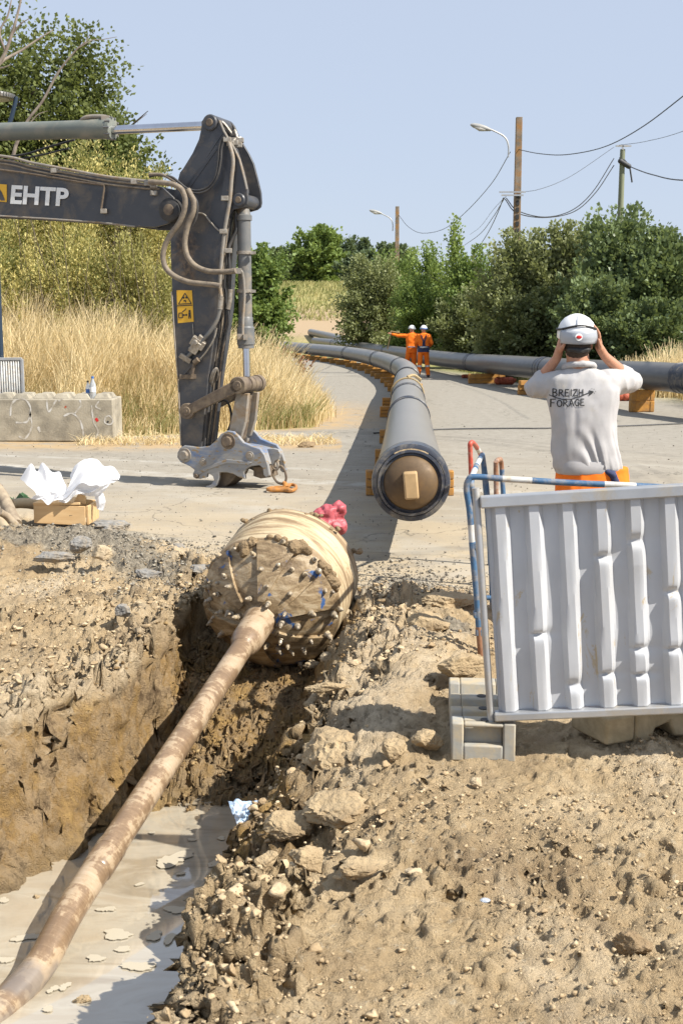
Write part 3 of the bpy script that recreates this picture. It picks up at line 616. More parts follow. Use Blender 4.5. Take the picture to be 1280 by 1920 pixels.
mb = MB(); mb.lathe(A(449, 378, .09), AL, [(0, .075), (.16, .075)], 20); mb.cyl(A(450, 378, .16), A(456, 400, .16), .055, .07); mb.build('cylinder_eye', M['rusty_steel'], EX, 30)
mb = MB(); mb.tube([A(441, 508, .02), A(452, 508, .02), A(455, 516, .04), A(457, 530, .05), A(458, 560, .06), A(456, 590, .06), A(455, 615, .06), A(455, 628, .06)], .016, 8, smooth=4)
mb.box(A(444, 508, .02), (.10, .07, .06)); mb.box(A(450, 631, .04), (.05, .05, .06)); mb.box(A(460, 632, .04), (.045, .05, .06)); mb.build('feed_pipe', M['worn_steel'], EX)
# --- linkage
pinA = (357, 770); pinB = (452, 722); pinC = (434, 826)
for sd, d0 in ((0, -0.10), (1, T+0.05)):
    m_ = MB(); a = A(*pinA) + AL*d0; b_ = A(*pinB) + AL*d0; dr = (b_ - a).normalized(); pr = AL.cross(dr).normalized()
    m_.lathe(a, AL, [(0, .088), (.07, .088)], 24); m_.lathe(b_, AL, [(0, .095), (.07, .095)], 24)
    m_.prism([a + pr*.055, b_ + pr*.065, b_ - pr*.065, a - pr*.055], AL*.064)
    o = m_.build('side_link', M['rusty_steel'], EX, 30, 0.008)
    for q in (a, b_):
        h = MB(); h.lathe(q - AL*.012, AL, [(0, .045), (.005, .052), (.03, .052)], 20); h.lathe(q - AL*.022, AL, [(0, .020), (.02, .020)], 6); h.build('pin_head', M['rusty_steel'], o, 30)
mb = MB(); mb.lathe(A(*pinB) - AL*.03, AL, [(0, .088), (.12, .088), (.125, .07), (.15, .07), (.155, .088), (.25, .088), (.255, .07), (.27, .07), (.275, .085), (.42, .085)], 24); mb.build('link_pin', M['rusty_steel'], EX, 30)
for d0 in (0.02, T-0.08):
    m_ = MB(); a = A(*pinB) + AL*d0; b_ = A(*pinC) + AL*d0
    m_.prism([A(441, 738) + AL*d0, A(464, 738) + AL*d0, A(459, 790) + AL*d0, A(449, 822) + AL*d0, A(425, 822) + AL*d0, A(431, 790) + AL*d0], AL*.06); m_.lathe(b_, AL, [(0, .07), (.06, .07)], 20)
    m_.build('connecting_link', M['worn_steel'], EX, 30, 0.006)
mb = MB(); mb.prism([A(444, 742, .1), A(462, 742, .1), A(456, 790, .1), A(450, 824, .1), A(440, 824, .1), A(441, 790, .1)], AL*.16); mb.build('link_web', M['rusty_steel'], EX, 30)
# --- quick hitch
ho = [(165, 1480), (185, 1445), (220, 1425), (330, 1440), (420, 1430), (470, 1385), (510, 1335), (560, 1308), (610, 1315), (650, 1350), (690, 1400), (760, 1430), (820, 1450), (858, 1500), (885, 1580), (898, 1665), (870, 1682), (848, 1660), (842, 1605), (815, 1583), (745, 1592), (712, 1612), (695, 1640), (704, 1694), (660, 1682), (612, 1655), (560, 1640), (500, 1640), (498, 1680), (478, 1740), (440, 1776), (390, 1770), (384, 1755), (432, 1735), (455, 1700), (444, 1668), (405, 1645), (398, 1680), (340, 1692), (290, 1682), (285, 1650), (300, 1622), (260, 1590), (190, 1560), (160, 1520)]
hm = MB(); hm.prism([A(*Z6(*q)) - AL*.075 for q in ho], AL*.05); hm.prism([A(*Z6(*q)) + AL*(T+.03) for q in ho], AL*.05)
HT = hm.build('quick_hitch', M['hitch'], EX, 30, 0.010)
cr = [(330, 1500), (560, 1430), (690, 1450), (800, 1480), (850, 1580), (690, 1590), (560, 1630), (400, 1600), (320, 1580)]
mb = MB(); mb.prism([A(*Z6(*q)) - AL*.024 for q in cr], AL*(T+.053)); mb.build('hitch_body', M['hitch'], HT, 30)
hk = [(470, 1600), (620, 1640), (600, 1680), (560, 1730), (500, 1775), (395, 1772), (430, 1745), (470, 1700)]
mb = MB(); mb.prism([A(*Z6(*q)) + AL*.03 for q in hk], AL*.30); mb.build('hook_jaw', M['rusty_steel'], HT, 30, .01)
mb = MB(); mb.prism([A(*Z6(*q)) + AL*.05 for q in [(735, 1600), (838, 1605), (862, 1690), (790, 1700), (730, 1680)]], AL*.26); mb.build('locking_wedge', M['rusty_steel'], HT, 30, .008)
mb = MB(); mb.prism([A(*Z6(*q)) - AL*.085 for q in [(300, 1640), (430, 1580), (560, 1535), (690, 1545), (760, 1560), (735, 1580), (690, 1575), (560, 1565), (430, 1610), (320, 1665)]], AL*.012); mb.build('cheek_rib', M['hitch'], HT, 30, .004)
mb = MB(); a = A(*Z6(790, 1430)) - AL*.08; 
mb.prism([A(*Z6(*q)) + AL*.02 for q in [(850, 1460), (900, 1455), (940, 1465), (958, 1500), (945, 1540), (915, 1555), (890, 1600), (875, 1540)]], AL*.05); mb.build('lifting_eye_plate', M['hitch'], HT, 30, .006)
for (x, y, r, h_, mt) in ((222, 1502, .052, .05, 'worn_steel'), (568, 1392, .056, .05, 'rusty_steel'), (740, 1508, .032, .015, 'worn_steel'), (368, 1560, .028, .014, 'worn_steel'), (318, 1665, .022, .03, 'rusty_steel')):
    m_ = MB(); c = A(*Z6(x, y)) - AL*.075; m_.lathe(c - AL*h_, AL, [(0, r*.9), (.004, r), (h_, r)], 8 if r > .05 else 18); m_.lathe(c - AL*.006, AL, [(0, r*1.5), (.007, r*1.6)], 24); m_.build('pin', M[mt], HT, 30)
# --- hoses
def hose(pts, r, mat, d=-0.12, nm='hose'):
    m_ = MB(); m_.tube([A(p[0], p[1], p[2] if len(p) > 2 else d) for p in pts], r, 10, smooth=6); return m_.build(nm, M[mat], EX)
z5 = lambda L_, d=-.16: [(*Z5(a[0], a[1]), a[2] if len(a) > 2 else d) for a in L_]
hose(z5([(0, 735), (120, 745), (210, 760), (275, 800), (308, 880), (300, 980), (255, 1090), (190, 1180), (140, 1270), (118, 1370), (140, 1470), (210, 1540), (320, 1590), (430, 1607), (560, 1620), (610, 1632)], -.20), .030, 'hose')
hose(z5([(330, 800), (380, 900), (378, 990), (345, 1070), (318, 1160), (305, 1270), (330, 1380), (400, 1460), (500, 1500), (600, 1507), (710, 1503), (740, 1497)], -.17), .030, 'hose')
hose(z5([(340, 830), (395, 880), (415, 950), (400, 1050), (370, 1110)], -.15), .013, 'hose_black')
hose(z5([(640, 340, -.05), (600, 430, -.06), (590, 560, -.07), (565, 690, -.08), (500, 780, -.09), (410, 810, -.1), (320, 790, -.12), (250, 735, -.14), (180, 690, -.15), (60, 680, -.16), (0, 690, -.16)]), .013, 'hose_black')
hose(z5([(660, 350, -.05), (622, 440, -.06), (612, 560, -.07), (580, 700, -.08), (510, 800, -.09), (420, 832, -.1), (330, 812, -.12), (250, 750, -.14)]), .013, 'hose_black')
hose(z5([(0, 672, -.16), (90, 672, -.16), (150, 690, -.15), (230, 740, -.14)]), .018, 'hose')
hose(z5([(400, 1000), (470, 1015), (530, 1085), (600, 1155), (655, 1160)], -.03), .009, 'fitting')
# steel lines along the boom top
for (off, r) in ((0, .016), (7, .013), (14, .011)):
    hose([(-200, 272+off), (0, 292+off), (60, 305+off), (130, 318+off), (200, 331+off), (270, 339+off), (285+off, 340+off)], r, 'hose' if off else 'worn_steel', -.13, 'steel_line')
hose([(0, 318), (60, 326), (150, 341), (190, 346), (196, 350), (193, 372), (190, 392)], .012, 'steel_line' if False else 'rusty_steel', -.13, 'steel_line')
mb = MB()
for (x, y) in ((195, 396), (102, 320), (288, 348), (288, 362), (252, 341), (277, 344)):
    mb = MB(); mb.box(A(x, y, -.13), (.07, .05, .05)); mb.build('line_clamp', M['fitting'], EX, 30, .004)
hose([(-100, 300, .45), (30, 292, .5), (90, 276, .4), (140, 262, .3)], .012, 'hose_black'); hose([(-60, 310, .4), (60, 294, .5), (130, 278, .3)], .010, 'hose_black')
# lines down the stick front
base = [Z5(680, 390), Z5(718, 540), Z5(705, 720), Z5(690, 900), Z5(665, 1040), Z5(645, 1160), Z5(625, 1350), Z5(605, 1600), Z6(490, 240)]
hose([(*q, -.035) for q in base], .021, 'worn_steel', nm='steel_line')
for k, dx in enumerate((4.5, 9, 13)):
    hose([(q[0]+dx+(3 if k == 2 else 0), q[1]+2, .05+.05*k) for q in base[4:]] + [(Z6(475, 500)[0]+dx, Z6(0, 500)[1], .08), (Z6(430, 800)[0]+dx, Z6(0, 800)[1], .08), (Z6(395, 1150)[0]+dx, Z6(0, 1150)[1], .1), (Z6(360, 1420)[0]+dx, Z6(0, 1420)[1], .1)], (.014, .011, .013)[k], ('hose', 'hose_black', 'rusty_steel')[k], nm='hose')
hose([(*Z5(745, 1000), .1), (*Z5(740, 1060), .1), (*Z5(745, 1150), .1), (*Z5(700, 1250), .08), (*Z5(680, 1330), .06), (*Z5(690, 1500), .06), (*Z5(685, 1640), .06), (*Z6(560, 200), .06)], .020, 'hose_black')
hose([(*Z6(565, 180), .03), (*Z6(560, 260), .03), (*Z6(545, 340), .03)], .026, 'fitting', nm='coupling'); hose([(*Z6(545, 340), .03), (*Z6(548, 430), .03), (*Z6(530, 520), .05), (*Z6(500, 640), .07)], .013, 'hose_black')
hose([(*Z6(490, 240), -.04), (*Z6(480, 340), -.04)], .030, 'fitting', nm='coupling')
hose([(*Z6(482, 340), -.04), (*Z6(455, 430), -.05), (*Z6(400, 520), -.06), (*Z6(340, 590), -.06), (*Z6(290, 650), -.06), (*Z6(190, 750), -.03)], .022, 'steel_mid', nm='steel_line')
hose([(*Z6(455, 490), -.03), (*Z6(430, 580), -.04), (*Z6(370, 680), -.04), (*Z6(310, 750), -.04)], .010, 'fitting', nm='steel_line')
hose([(*Z6(262, 455), -.012), (*Z6(268, 540), -.012), (*Z6(275, 600), -.012)], .005, 'fitting', nm='wire')
hose([(*Z6(330, 740), -.03), (*Z6(250, 800), -.03), (*Z6(160, 900), -.03)], .010, 'steel_dark', nm='steel_line')
mb = MB()
rt = Matrix.Rotation(R(35), 3, AL)
for (x, y, a, b_, c_) in ((320, 610, .16, .08, .10), (300, 640, .10, .10, .14), (345, 580, .08, .07, .08), (220, 730, .14, .04, .06)): mb.box(A(*Z6(x, y)) - AL*.05, (a, b_, c_), rt)
mb.lathe(A(*Z6(315, 605)) - AL*.12, AL, [(0, .03), (.06, .034)], 14); mb.lathe(A(*Z6(275, 655)) - AL*.11, AL, [(0, .02), (.06, .022)], 14)
mb.build('valve_block', M['fitting'], EX, 30, .006)
mb = MB(); mb.cyl(A(*Z6(325, 740)) - AL*.05, A(*Z6(290, 770)) - AL*.05, .03); mb.cyl(A(*Z6(285, 775)) - AL*.04, A(*Z6(272, 860)) - AL*.04, .018); mb.box(A(*Z6(255, 880)) - AL*.01, (.26, .02, .05)); mb.build('grease_nipple_block', M['rusty_steel'], EX, 30, .004)
for k in range(3): hose([(*Z6(395+k*8, 960), .06), (*Z6(410+k*12, 870), .02), (*Z6(440+k*9, 815), .02), (*Z6(465, 830+k*20), .06), (*Z6(445, 940), .1)], .009, 'fitting')
hose([(*Z6(400, 1150), .2), (*Z6(450, 1090), .2), (*Z6(530, 1075), .2), (*Z6(565, 1150), .2), (*Z6(570, 1240), .2), (*Z6(545, 1310), .2)], .014, 'hose_black')
mb = MB()
for (x, y, d) in ((422, 372, -.05), (426, 262, -.03), (432, 270, .03), (440, 268, .06), (447, 272, .1), (419, 434, -.04), (428, 470, 0), (436, 263, .12), (450, 263, .14)):
    mb.box(A(x, y, d), (.08, .06, .05)); mb.build('hose_bracket', M['fitting'], EX, 30, .004); mb = MB()
mb.tube([A(404, 222, .1), A(420, 232, .14), A(436, 252, .16), A(440, 245, .16), A(446, 262, .14)], .018, 8, smooth=4); mb.tube([A(430, 275, .05), A(440, 262, .1), A(452, 258, .16)], .014, 8, smooth=3)
mb.build('manifold', M['fitting'], EX, 30, .004)
# ribs (welded doubler strips, slightly proud)
mb = MB(); 
for (p, q, wd) in (((Z5(300, 760)), (Z5(600, 300)), .05), ((Z5(330, 790)), (Z5(585, 430)), .02)):
    a = A(*p) - AL*.006; b_ = A(*q) - AL*.006; pr = AL.cross(b_-a).normalized()*wd; mb.prism([a+pr, b_+pr, b_-pr, a-pr], AL*.008)
mb.build('doubler_plate', M['steel_dark'], EX, 30)
# sticker with pictograms
def quad(pts, d, th=0.004): m_ = MB(); m_.prism([A(p[0], p[1]) - AL*d for p in pts], AL*th); return m_
st = quad([Z6(135, 188), Z6(258, 190), Z6(272, 440), Z6(146, 452)], .006).build('warning_sticker', M['yellow'], EX, 0)
mb = MB(); dd = .0085
def ln(p, q, wd=.005): 
    a = A(*Z6(*p)) - AL*dd; b_ = A(*Z6(*q)) - AL*dd; pr = AL.cross(b_-a).normalized()*wd; mb.prism([a+pr, b_+pr, b_-pr, a-pr], AL*.002)
for p, q in (((152, 300), (255, 296)), ((152, 300), (203, 212)), ((203, 212), (255, 296)), ((140, 314), (262, 308)), ((155, 372), (155, 410)), ((155, 372), (182, 370)), ((182, 370), (184, 408)), ((155, 410), (184, 408)), ((182, 362), (205, 345)), ((205, 345), (212, 335)), ((192, 387), (216, 386))): ln(p, q)
for (x, y, r) in ((192, 248, .012), (214, 247, .012), (240, 355, .013), (205, 272, .010), (194, 387, .011), (215, 386, .011)): mb.lathe(A(*Z6(x, y)) - AL*dd, AL, [(0, r), (.002, r)], 12)
ln((240, 365), (241, 400), .014); ln((235, 395), (235, 415), .006); ln((247, 395), (247, 415), .006); ln((200, 270), (212, 285), .006); ln((200, 270), (190, 276), .005)
mb.build('pictogram', M['black'], st, 0)
# lettering on the boom
def textmesh(s, size, bold=0.0, ext=0.002, spacing=1.0):
    cu = bpy.data.curves.new('t', 'FONT'); cu.body = s; cu.size = size; cu.offset = bold; cu.extrude = ext; cu.space_character = spacing; cu.resolution_u = 4
    o = bpy.data.objects.new('t', cu); COL.objects.link(o); dg = bpy.context.evaluated_depsgraph_get(); me = bpy.data.meshes.new_from_object(o.evaluated_get(dg)); bpy.data.objects.remove(o); return me
tm = textmesh('EHTP', 1.0, 0.032, 0.004, 1.02); V = vcos(tm); x0, x1 = V[:, 0].min(), V[:, 0].max(); y0, y1 = V[:, 1].min(), V[:, 1].max()
c00 = A(20, 382, -.112); c10 = A(128, 387, -.112); c01 = A(23, 347, -.112); c11 = A(130, 353, -.112)
uu = (V[:, 0]-x0)/(x1-x0); vv = (V[:, 1]-y0)/(y1-y0)
NP = lambda q: np.array(q)[None, :]
W_ = NP(c00)*((1-uu)*(1-vv))[:, None] + NP(c10)*(uu*(1-vv))[:, None] + NP(c01)*((1-uu)*vv)[:, None] + NP(c11)*(uu*vv)[:, None] - NP(AL)*V[:, 2:3]
setco(tm, W_); place(tm, 'lettering', M['white_paint'], BOOM)
lg = MB(); lg.prism([A(q[0], q[1], -.108) for q in [(-24, 343), (13, 346), (13, 379), (-24, 376)]], AL*.006); lgo = lg.build('logo', M['yellow'], BOOM, 0)
lg = MB(); lg.prism([A(q[0], q[1], -.112) for q in [(-24, 374), (-16, 358), (-8, 350), (-2, 352), (4, 361), (10, 376), (2, 376), (-3, 370), (-8, 375)]], AL*.004); lg.build('logo_mark', M['steel_dark'], lgo, 0)

# ------------------------------------------------------------------ chain and hook hanging from the hitch
ch = thing('lifting_chain', 'steel shackle with oval ring and orange hook hanging from the quick hitch', 'chain', G(532, 916))
q = lambda x, y, d=.05: A(*Z6(x, y), d)
mb = MB(); mb.tube([q(920, 1500), q(938, 1560), q(945, 1600), q(930, 1620), q(905, 1600), q(915, 1540), q(920, 1500)], .018, 8, smooth=5); mb.build('shackle', M['worn_steel'], ch)
mb = MB(); mb.tube([q(935, 1612), q(970, 1595), q(1000, 1640), q(1008, 1700), q(985, 1735), q(940, 1725), q(908, 1680), q(905, 1635), q(935, 1612)], .014, 8, smooth=5); mb.build('ring', M['rusty_steel'], ch)
def gq(x, y, z=.03): p_ = Z6(x, y); return G(p_[0], p_[1], z)
mb = MB(); mb.tube([q(985, 1720, .03), q(1000, 1740, .03), gq(1010, 1765), gq(1040, 1745), gq(1080, 1750), gq(1085, 1775), gq(1050, 1790), gq(1000, 1785), gq(930, 1785), gq(870, 1785), gq(860, 1775), gq(900, 1765), gq(960, 1765), gq(1000, 1768)], [.018, .03, .03, .02, .018, .018, .022, .03, .028, .020, .012, .015, .018, .02], 10, smooth=4); mb.build('hook', M['orange_metal'], ch)
# ------------------------------------------------------------------ back reamer (barrel), drill rod, wrapped swivel
FC = P(508, 1132, 7.15)                          # centre of the cutting face
RE = G(131, 1709, -0.56)
DN = (RE - FC).normalized()                      # forward, down the pit
DN = Vector((DN.x*1.0, DN.y, DN.z)).normalized()
DB = -DN
RAD = 0.435
RM = thing('barrel_reamer', 'big mud coated barrel reamer studded with cutting teeth, lying at the end of the pit', 'reamer', (FC.x, FC.y + .2, gz(FC.x, FC.y)))
m, nt, b = newmat('drum caked in drying mud'); v0 = coord(nt)
# local axes of the drum for streaks running round it
rotm = DB.to_track_quat('Z', 'Y').to_euler()
inv = DB.to_track_quat('Z', 'Y').inverted().to_euler()
v = mapping(nt, v0, (1, 1, 1), tuple(inv)); vs = mapping(nt, v, (0.9, 0.9, 9.0))
pale = ramp(nt, noise(nt, vs, 2.1, 7, 0.62, 0.7), [(0.44, (0.235, 0.160, 0.085)), (0.49, (0.36, 0.265, 0.155)), (0.53, (0.46, 0.36, 0.215)), (0.62, (0.53, 0.43, 0.275))])
pale = mixc(nt, ramp(nt, noise(nt, v, 14, 6, 0.7), [(0.60, (0, 0, 0)), (0.66, (.7, .7, .7))]), pale, (0.30, 0.21, 0.11))
nt.links.new(pale, b.inputs['Base Color']); b.inputs['Roughness'].default_value = 0.62
bump(nt, b, math_(nt, 'ADD', noise(nt, vs, 6, 6, 0.65), noise(nt, v, 40, 5, 0.6)), 0.35, 0.012); M['drum'] = m
m, nt, b = newmat('cutting face smeared with mud'); v = coord(nt)
fa = ramp(nt, noise(nt, mapping(nt, v, (1, 1, 2.5), (0.4, 0.6, 0)), 5.5, 8, 0.68, 0.9), [(0.38, (0.135, 0.088, 0.043)), (0.5, (0.29, 0.205, 0.11)), (0.60, (0.42, 0.33, 0.21))])
fa = mixc(nt, ramp(nt, noise(nt, v, 7.5, 5, 0.6, 0.5), [(0.60, (0, 0, 0)), (0.64, (1, 1, 1))]), fa, (0.045, 0.11, 0.27))
nt.links.new(fa, b.inputs['Base Color']); b.inputs['Roughness'].default_value = 0.5
bump(nt, b, noise(nt, v, 35, 8, 0.7, 0.4), 0.5, 0.012); M['face'] = m
def roughen(me, amp, sc_=9, seed=3, soft=1.0):
    V = vcos(me); n_ = vnrm(me); d = amp*fbm3(V[:, 0]*sc_, V[:, 1]*sc_, V[:, 2]*sc_, 4, seed); setco(me, V + n_*d[:, None])
def dense_lathe(o_, d_, prof, n, step, name, mat, parent, amp, sc_=9, seed=3):
    ts = [0]; 
    P2 = []
    for (a, b_) in zip(prof[:-1], prof[1:]):
        L_ = math.hypot(b_[0]-a[0], b_[1]-a[1]); k = max(1, int(L_/step))
        for j in range(k): P2.append((a[0]+(b_[0]-a[0])*j/k, a[1]+(b_[1]-a[1])*j/k))
    P2.append(prof[-1]); mb_ = MB(); mb_.lathe(o_, d_, P2, n); o2 = mb_.build(name, mat, parent, 60); roughen(o2.data, amp, sc_, seed); return o2
dense_lathe(FC, DB, [(.00, RAD-.012), (.015, RAD), (.09, RAD+.002), (.10, RAD-.012), (.12, RAD-.012), (.13, RAD), (.28, RAD), (.292, RAD-.008), (.305, RAD), (.46, RAD), (.50, RAD-.015), (.56, RAD-.10), (.60, .16), (.70, .12), (.70, .02)], 120, .012, 'drum', M['drum'], RM, .010, 7)
# front: shallow cone of sector plates between the rim and the hub
CONE = .17
CONE = .235
def dome(r): return CONE*(1 - (r/(RAD-.01))**2.0)
dense_lathe(FC, DN, [(-.004, RAD-.004)] + [(dome(r), r) for r in (RAD-.012, RAD-.03, .38, .34, .30, .26, .22, .18, .14)] + [(dome(.10), .10), (dome(.10)+.004, .02)], 120, .012, 'cone_face', M['face'], RM, .012, 9, 8)
u, v_, d_ = basis(DN)
def fp(r, a, h=0.0):                              # point on the cone face
    t = dome(r); nrm = (DN + (u*math.cos(a)+v_*math.sin(a))*(2*CONE*r/(RAD-.01)**2)).normalized()
    return FC + DN*t + (u*math.cos(a)+v_*math.sin(a))*r + nrm*h, nrm
for k in range(6):                                # raised blade plates with spiral edges, following the dome
    a0 = k*math.pi/3 + .2; m_ = MB(); nr_, na_ = 12, 8; top_ = []; bot_ = []
    for i in range(nr_+1):
        r = .13 + (RAD-.025-.13)*i/nr_; s0 = a0 - .16*i/nr_; s1 = a0 + .30 + .12*i/nr_
        for j in range(na_+1): a = s0 + (s1-s0)*j/na_; top_.append(fp(r, a, .024)[0]); bot_.append(fp(r, a, -.004)[0])
    q_ = na_+1; L0 = len(top_); fs = [(i*q_+j, i*q_+j+1, (i+1)*q_+j+1, (i+1)*q_+j) for i in range(nr_) for j in range(na_)]
    fs += [(i*q_, (i+1)*q_, L0+(i+1)*q_, L0+i*q_) for i in range(nr_)] + [(i*q_+na_, (i+1)*q_+na_, L0+(i+1)*q_+na_, L0+i*q_+na_) for i in range(nr_)] + [(j, j+1, L0+j+1, L0+j) for j in range(na_)] + [(nr_*q_+j, nr_*q_+j+1, L0+nr_*q_+j+1, L0+nr_*q_+j) for j in range(na_)]
    m_.add(top_ + bot_, fs); m_.build('blade_plate', M['face'], RM, 30)
random.seed(11)
def zf(x, y): return (340 + x*0.328, 900 + y*0.328)
teeth = [(405, 455), (465, 512), (548, 500), (623, 527), (505, 590), (630, 632), (522, 672), (300, 598), (228, 595), (262, 562), (172, 604), (218, 655), (297, 725), (320, 730), (243, 742), (366, 738), (200, 780), (172, 822), (512, 762), (612, 722), (735, 748), (675, 805), (795, 660), (865, 668), (592, 865), (512, 900), (730, 905), (632, 955), (808, 905), (690, 560), (760, 560), (420, 640), (160, 700), (145, 640), (275, 412), (620, 905), (840, 800), (570, 930), (250, 860), (690, 950)]
nmed = DN
for i, (x, y) in enumerate(teeth):
    px, py = zf(x, y); c0 = PP(px, py, FC + DN*.12, DN)      # to the mean plane, then onto the dome
    rel = c0 - FC; rel = rel - DN*rel.dot(DN); r = min(rel.length, RAD-.03); a = math.atan2(rel.dot(v_), rel.dot(u))
    p_, n_ = fp(max(r, .13), a)
    dr = (n_ + Vector((random.uniform(-.35, .35), random.uniform(-.2, .2), random.uniform(-.35, .35)))).normalized()
    m_ = MB(); s_ = random.uniform(.62, .95)
    m_.lathe(p_ - dr*.008 + n_*.014, dr, [(0, .024*s_), (.022*s_, .023*s_), (.026*s_, .016*s_), (.05*s_, .015*s_), (.053*s_, .011*s_), (.066*s_, .004)], 10); m_.build('tooth', M['tooth'], RM, 35)
# rim teeth and mud
for i in range(9):
    a = i*2*math.pi/9 + random.uniform(-.25, .25); c = FC + (u*math.cos(a)+v_*math.sin(a))*(RAD-.01) + DN*.0; dr = (DN*.6 + (u*math.cos(a)+v_*math.sin(a))).normalized()
    m_ = MB(); m_.lathe(c, dr, [(0, .018), (.022, .017), (.026, .012), (.042, .004)], 8); m_.build('tooth', M['tooth'], RM, 35)
def clump(pts, vox, seed, amp=.35, sc_=22, flat=1.0):       # mud lump: overlapping balls, skinned, then roughened
    m_ = MB()
    for (c, r) in pts: m_.ball(c, r, 10, 7)
    me = remesh(m_, vox, 1); V = vcos(me); n_ = vnrm(me); rr = np.mean([r for c, r in pts])
    d = amp*rr*(fbm3(V[:, 0]*sc_, V[:, 1]*sc_, V[:, 2]*sc_, 4, seed, .6)); setco(me, V + n_*d[:, None]); return me
def on_face(x, y):
    px, py = zf(x, y); c0 = PP(px, py, FC + DN*.10, DN); rel = c0 - FC; rel = rel - DN*rel.dot(DN); r = min(rel.length, RAD+.005); a = math.atan2(rel.dot(v_), rel.dot(u)); return fp(max(r, .13), a)[0]
for sd, lst in enumerate([[(340, 410, .04), (380, 395, .035), (300, 420, .03), (350, 440, .03)], [(620, 430, .05), (660, 425, .045), (700, 440, .03), (590, 415, .03)], [(780, 540, .035), (800, 560, .035), (770, 520, .02)], [(825, 610, .035), (850, 640, .035), (840, 590, .03), (860, 670, .02)], [(160, 520, .03), (175, 545, .025)], [(470, 360, .02), (520, 365, .022), (560, 375, .02)], [(120, 640, .03), (130, 690, .03), (135, 740, .035), (150, 790, .03)]]):
    me = clump([(on_face(x, y), r) for x, y, r in lst], .006, 40 + sd, .5, 30); place(me, 'mud_lump', M['mud_wet'], RM)
for sd, (a, t) in enumerate(((1.7, .46), (1.2, .48), (.9, .44), (2.1, .42), (.45, .47))):
    a2 = a; c = FC + DB*t + (Vector((math.cos(a2)*1, 0, math.sin(a2))) ).normalized()*(RAD)
    cc = FC + DB*t; rad = Vector((math.cos(a2), 0, math.sin(a2))); rad = (rad - DN*rad.dot(DN)).normalized()*RAD
    me = clump([(cc + rad + Vector((random.uniform(-.07, .07), random.uniform(-.03, .03), -.012)), random.uniform(.008, .017)) for k in range(9)], .005, 60+sd, .9, 45); place(me, 'mud_lump', M['mud_wet'], RM)

# drill rod with its thicker neck
m, nt, b = newmat('drill pipe streaked with mud'); vv0 = coord(nt); vr = mapping(nt, vv0, (1, 1, 1), tuple(inv)); vs = mapping(nt, vr, (2.2, 2.2, 1.6))
vring = mapping(nt, vr, (1.2, 1.2, 26)); pat = math_(nt, 'ADD', math_(nt, 'MULTIPLY', noise(nt, vs, 2.4, 8, 0.72, 0.5), .76), math_(nt, 'MULTIPLY', noise(nt, vring, 1.6, 5, 0.7, 0.2), .24))
st1 = ramp(nt, pat, [(0.44, (0.185, 0.122, 0.072)), (0.505, (0.245, 0.165, 0.098)), (0.52, (0.365, 0.270, 0.170)), (0.60, (0.430, 0.330, 0.225))])
st1 = mixc(nt, ramp(nt, noise(nt, mapping(nt, vr, (2, 2, 60)), 2.0, 4, 0.7), [(0.52, (0, 0, 0)), (0.60, (.3, .3, .3))]), st1, (0.27, 0.195, 0.12))
st1 = mixc(nt, ramp(nt, noise(nt, vr, 1.9, 4, 0.6), [(0.60, (0, 0, 0)), (0.66, (.75, .75, .75))]), st1, (0.17, 0.15, 0.135))
nt.links.new(st1, b.inputs['Base Color']); b.inputs['Roughness'].default_value = 0.34; bump(nt, b, noise(nt, vs, 10, 6, 0.6), 0.2, 0.006); M['rod'] = m
p0 = FC + DN*.15
# the rod as seen: through these pixels, getting nearer
rp = [p0, P(478, 1168, p0.y - .12)]
path = [(FC + DN*.10), FC + DN*.35, FC + DN*.42]
RO = thing('drill_rod', 'long mud streaked steel drill rod running from the barrel down into the slurry', 'drill rod', (RE.x, RE.y, WATER))
L_ = (RE - FC).length
mb = MB(); mb.lathe(FC, DN, [(.18, .115), (.23, .100), (.27, .093), (.46, .091), (.50, .086), (.56, .064)], 40, cap0=False, cap1=False); mb.build('rod_neck', M['rod'], RO, 40)
tail = [FC + DN*t for t in (.55, L_*.35, L_*.6, L_*.85)] + [G(131, 1709, -.56), G(78, 1806, -.645), G(24, 1868, -.685), G(-60, 1940, -.72), G(-260, 2060, -.80)]
mb = MB(); mb.tube(tail, .0625, 36, smooth=7); mb.build('rod_tube', M['rod'], RO, 40)
a_ = P(212, 1585, 0.1); k = G(212, 1585, -.42); t_ = (k - FC).dot(DN)
mb = MB(); mb.lathe(FC, DN, [(t_-.06, .063), (t_-.05, .067), (t_-.012, .067), (t_-.008, .0635), (t_+.004, .0635), (t_+.008, .067), (t_+.10, .067), (t_+.11, .063)], 36, False, False); mb.build('tool_joint', M['rod'], RO, 30)
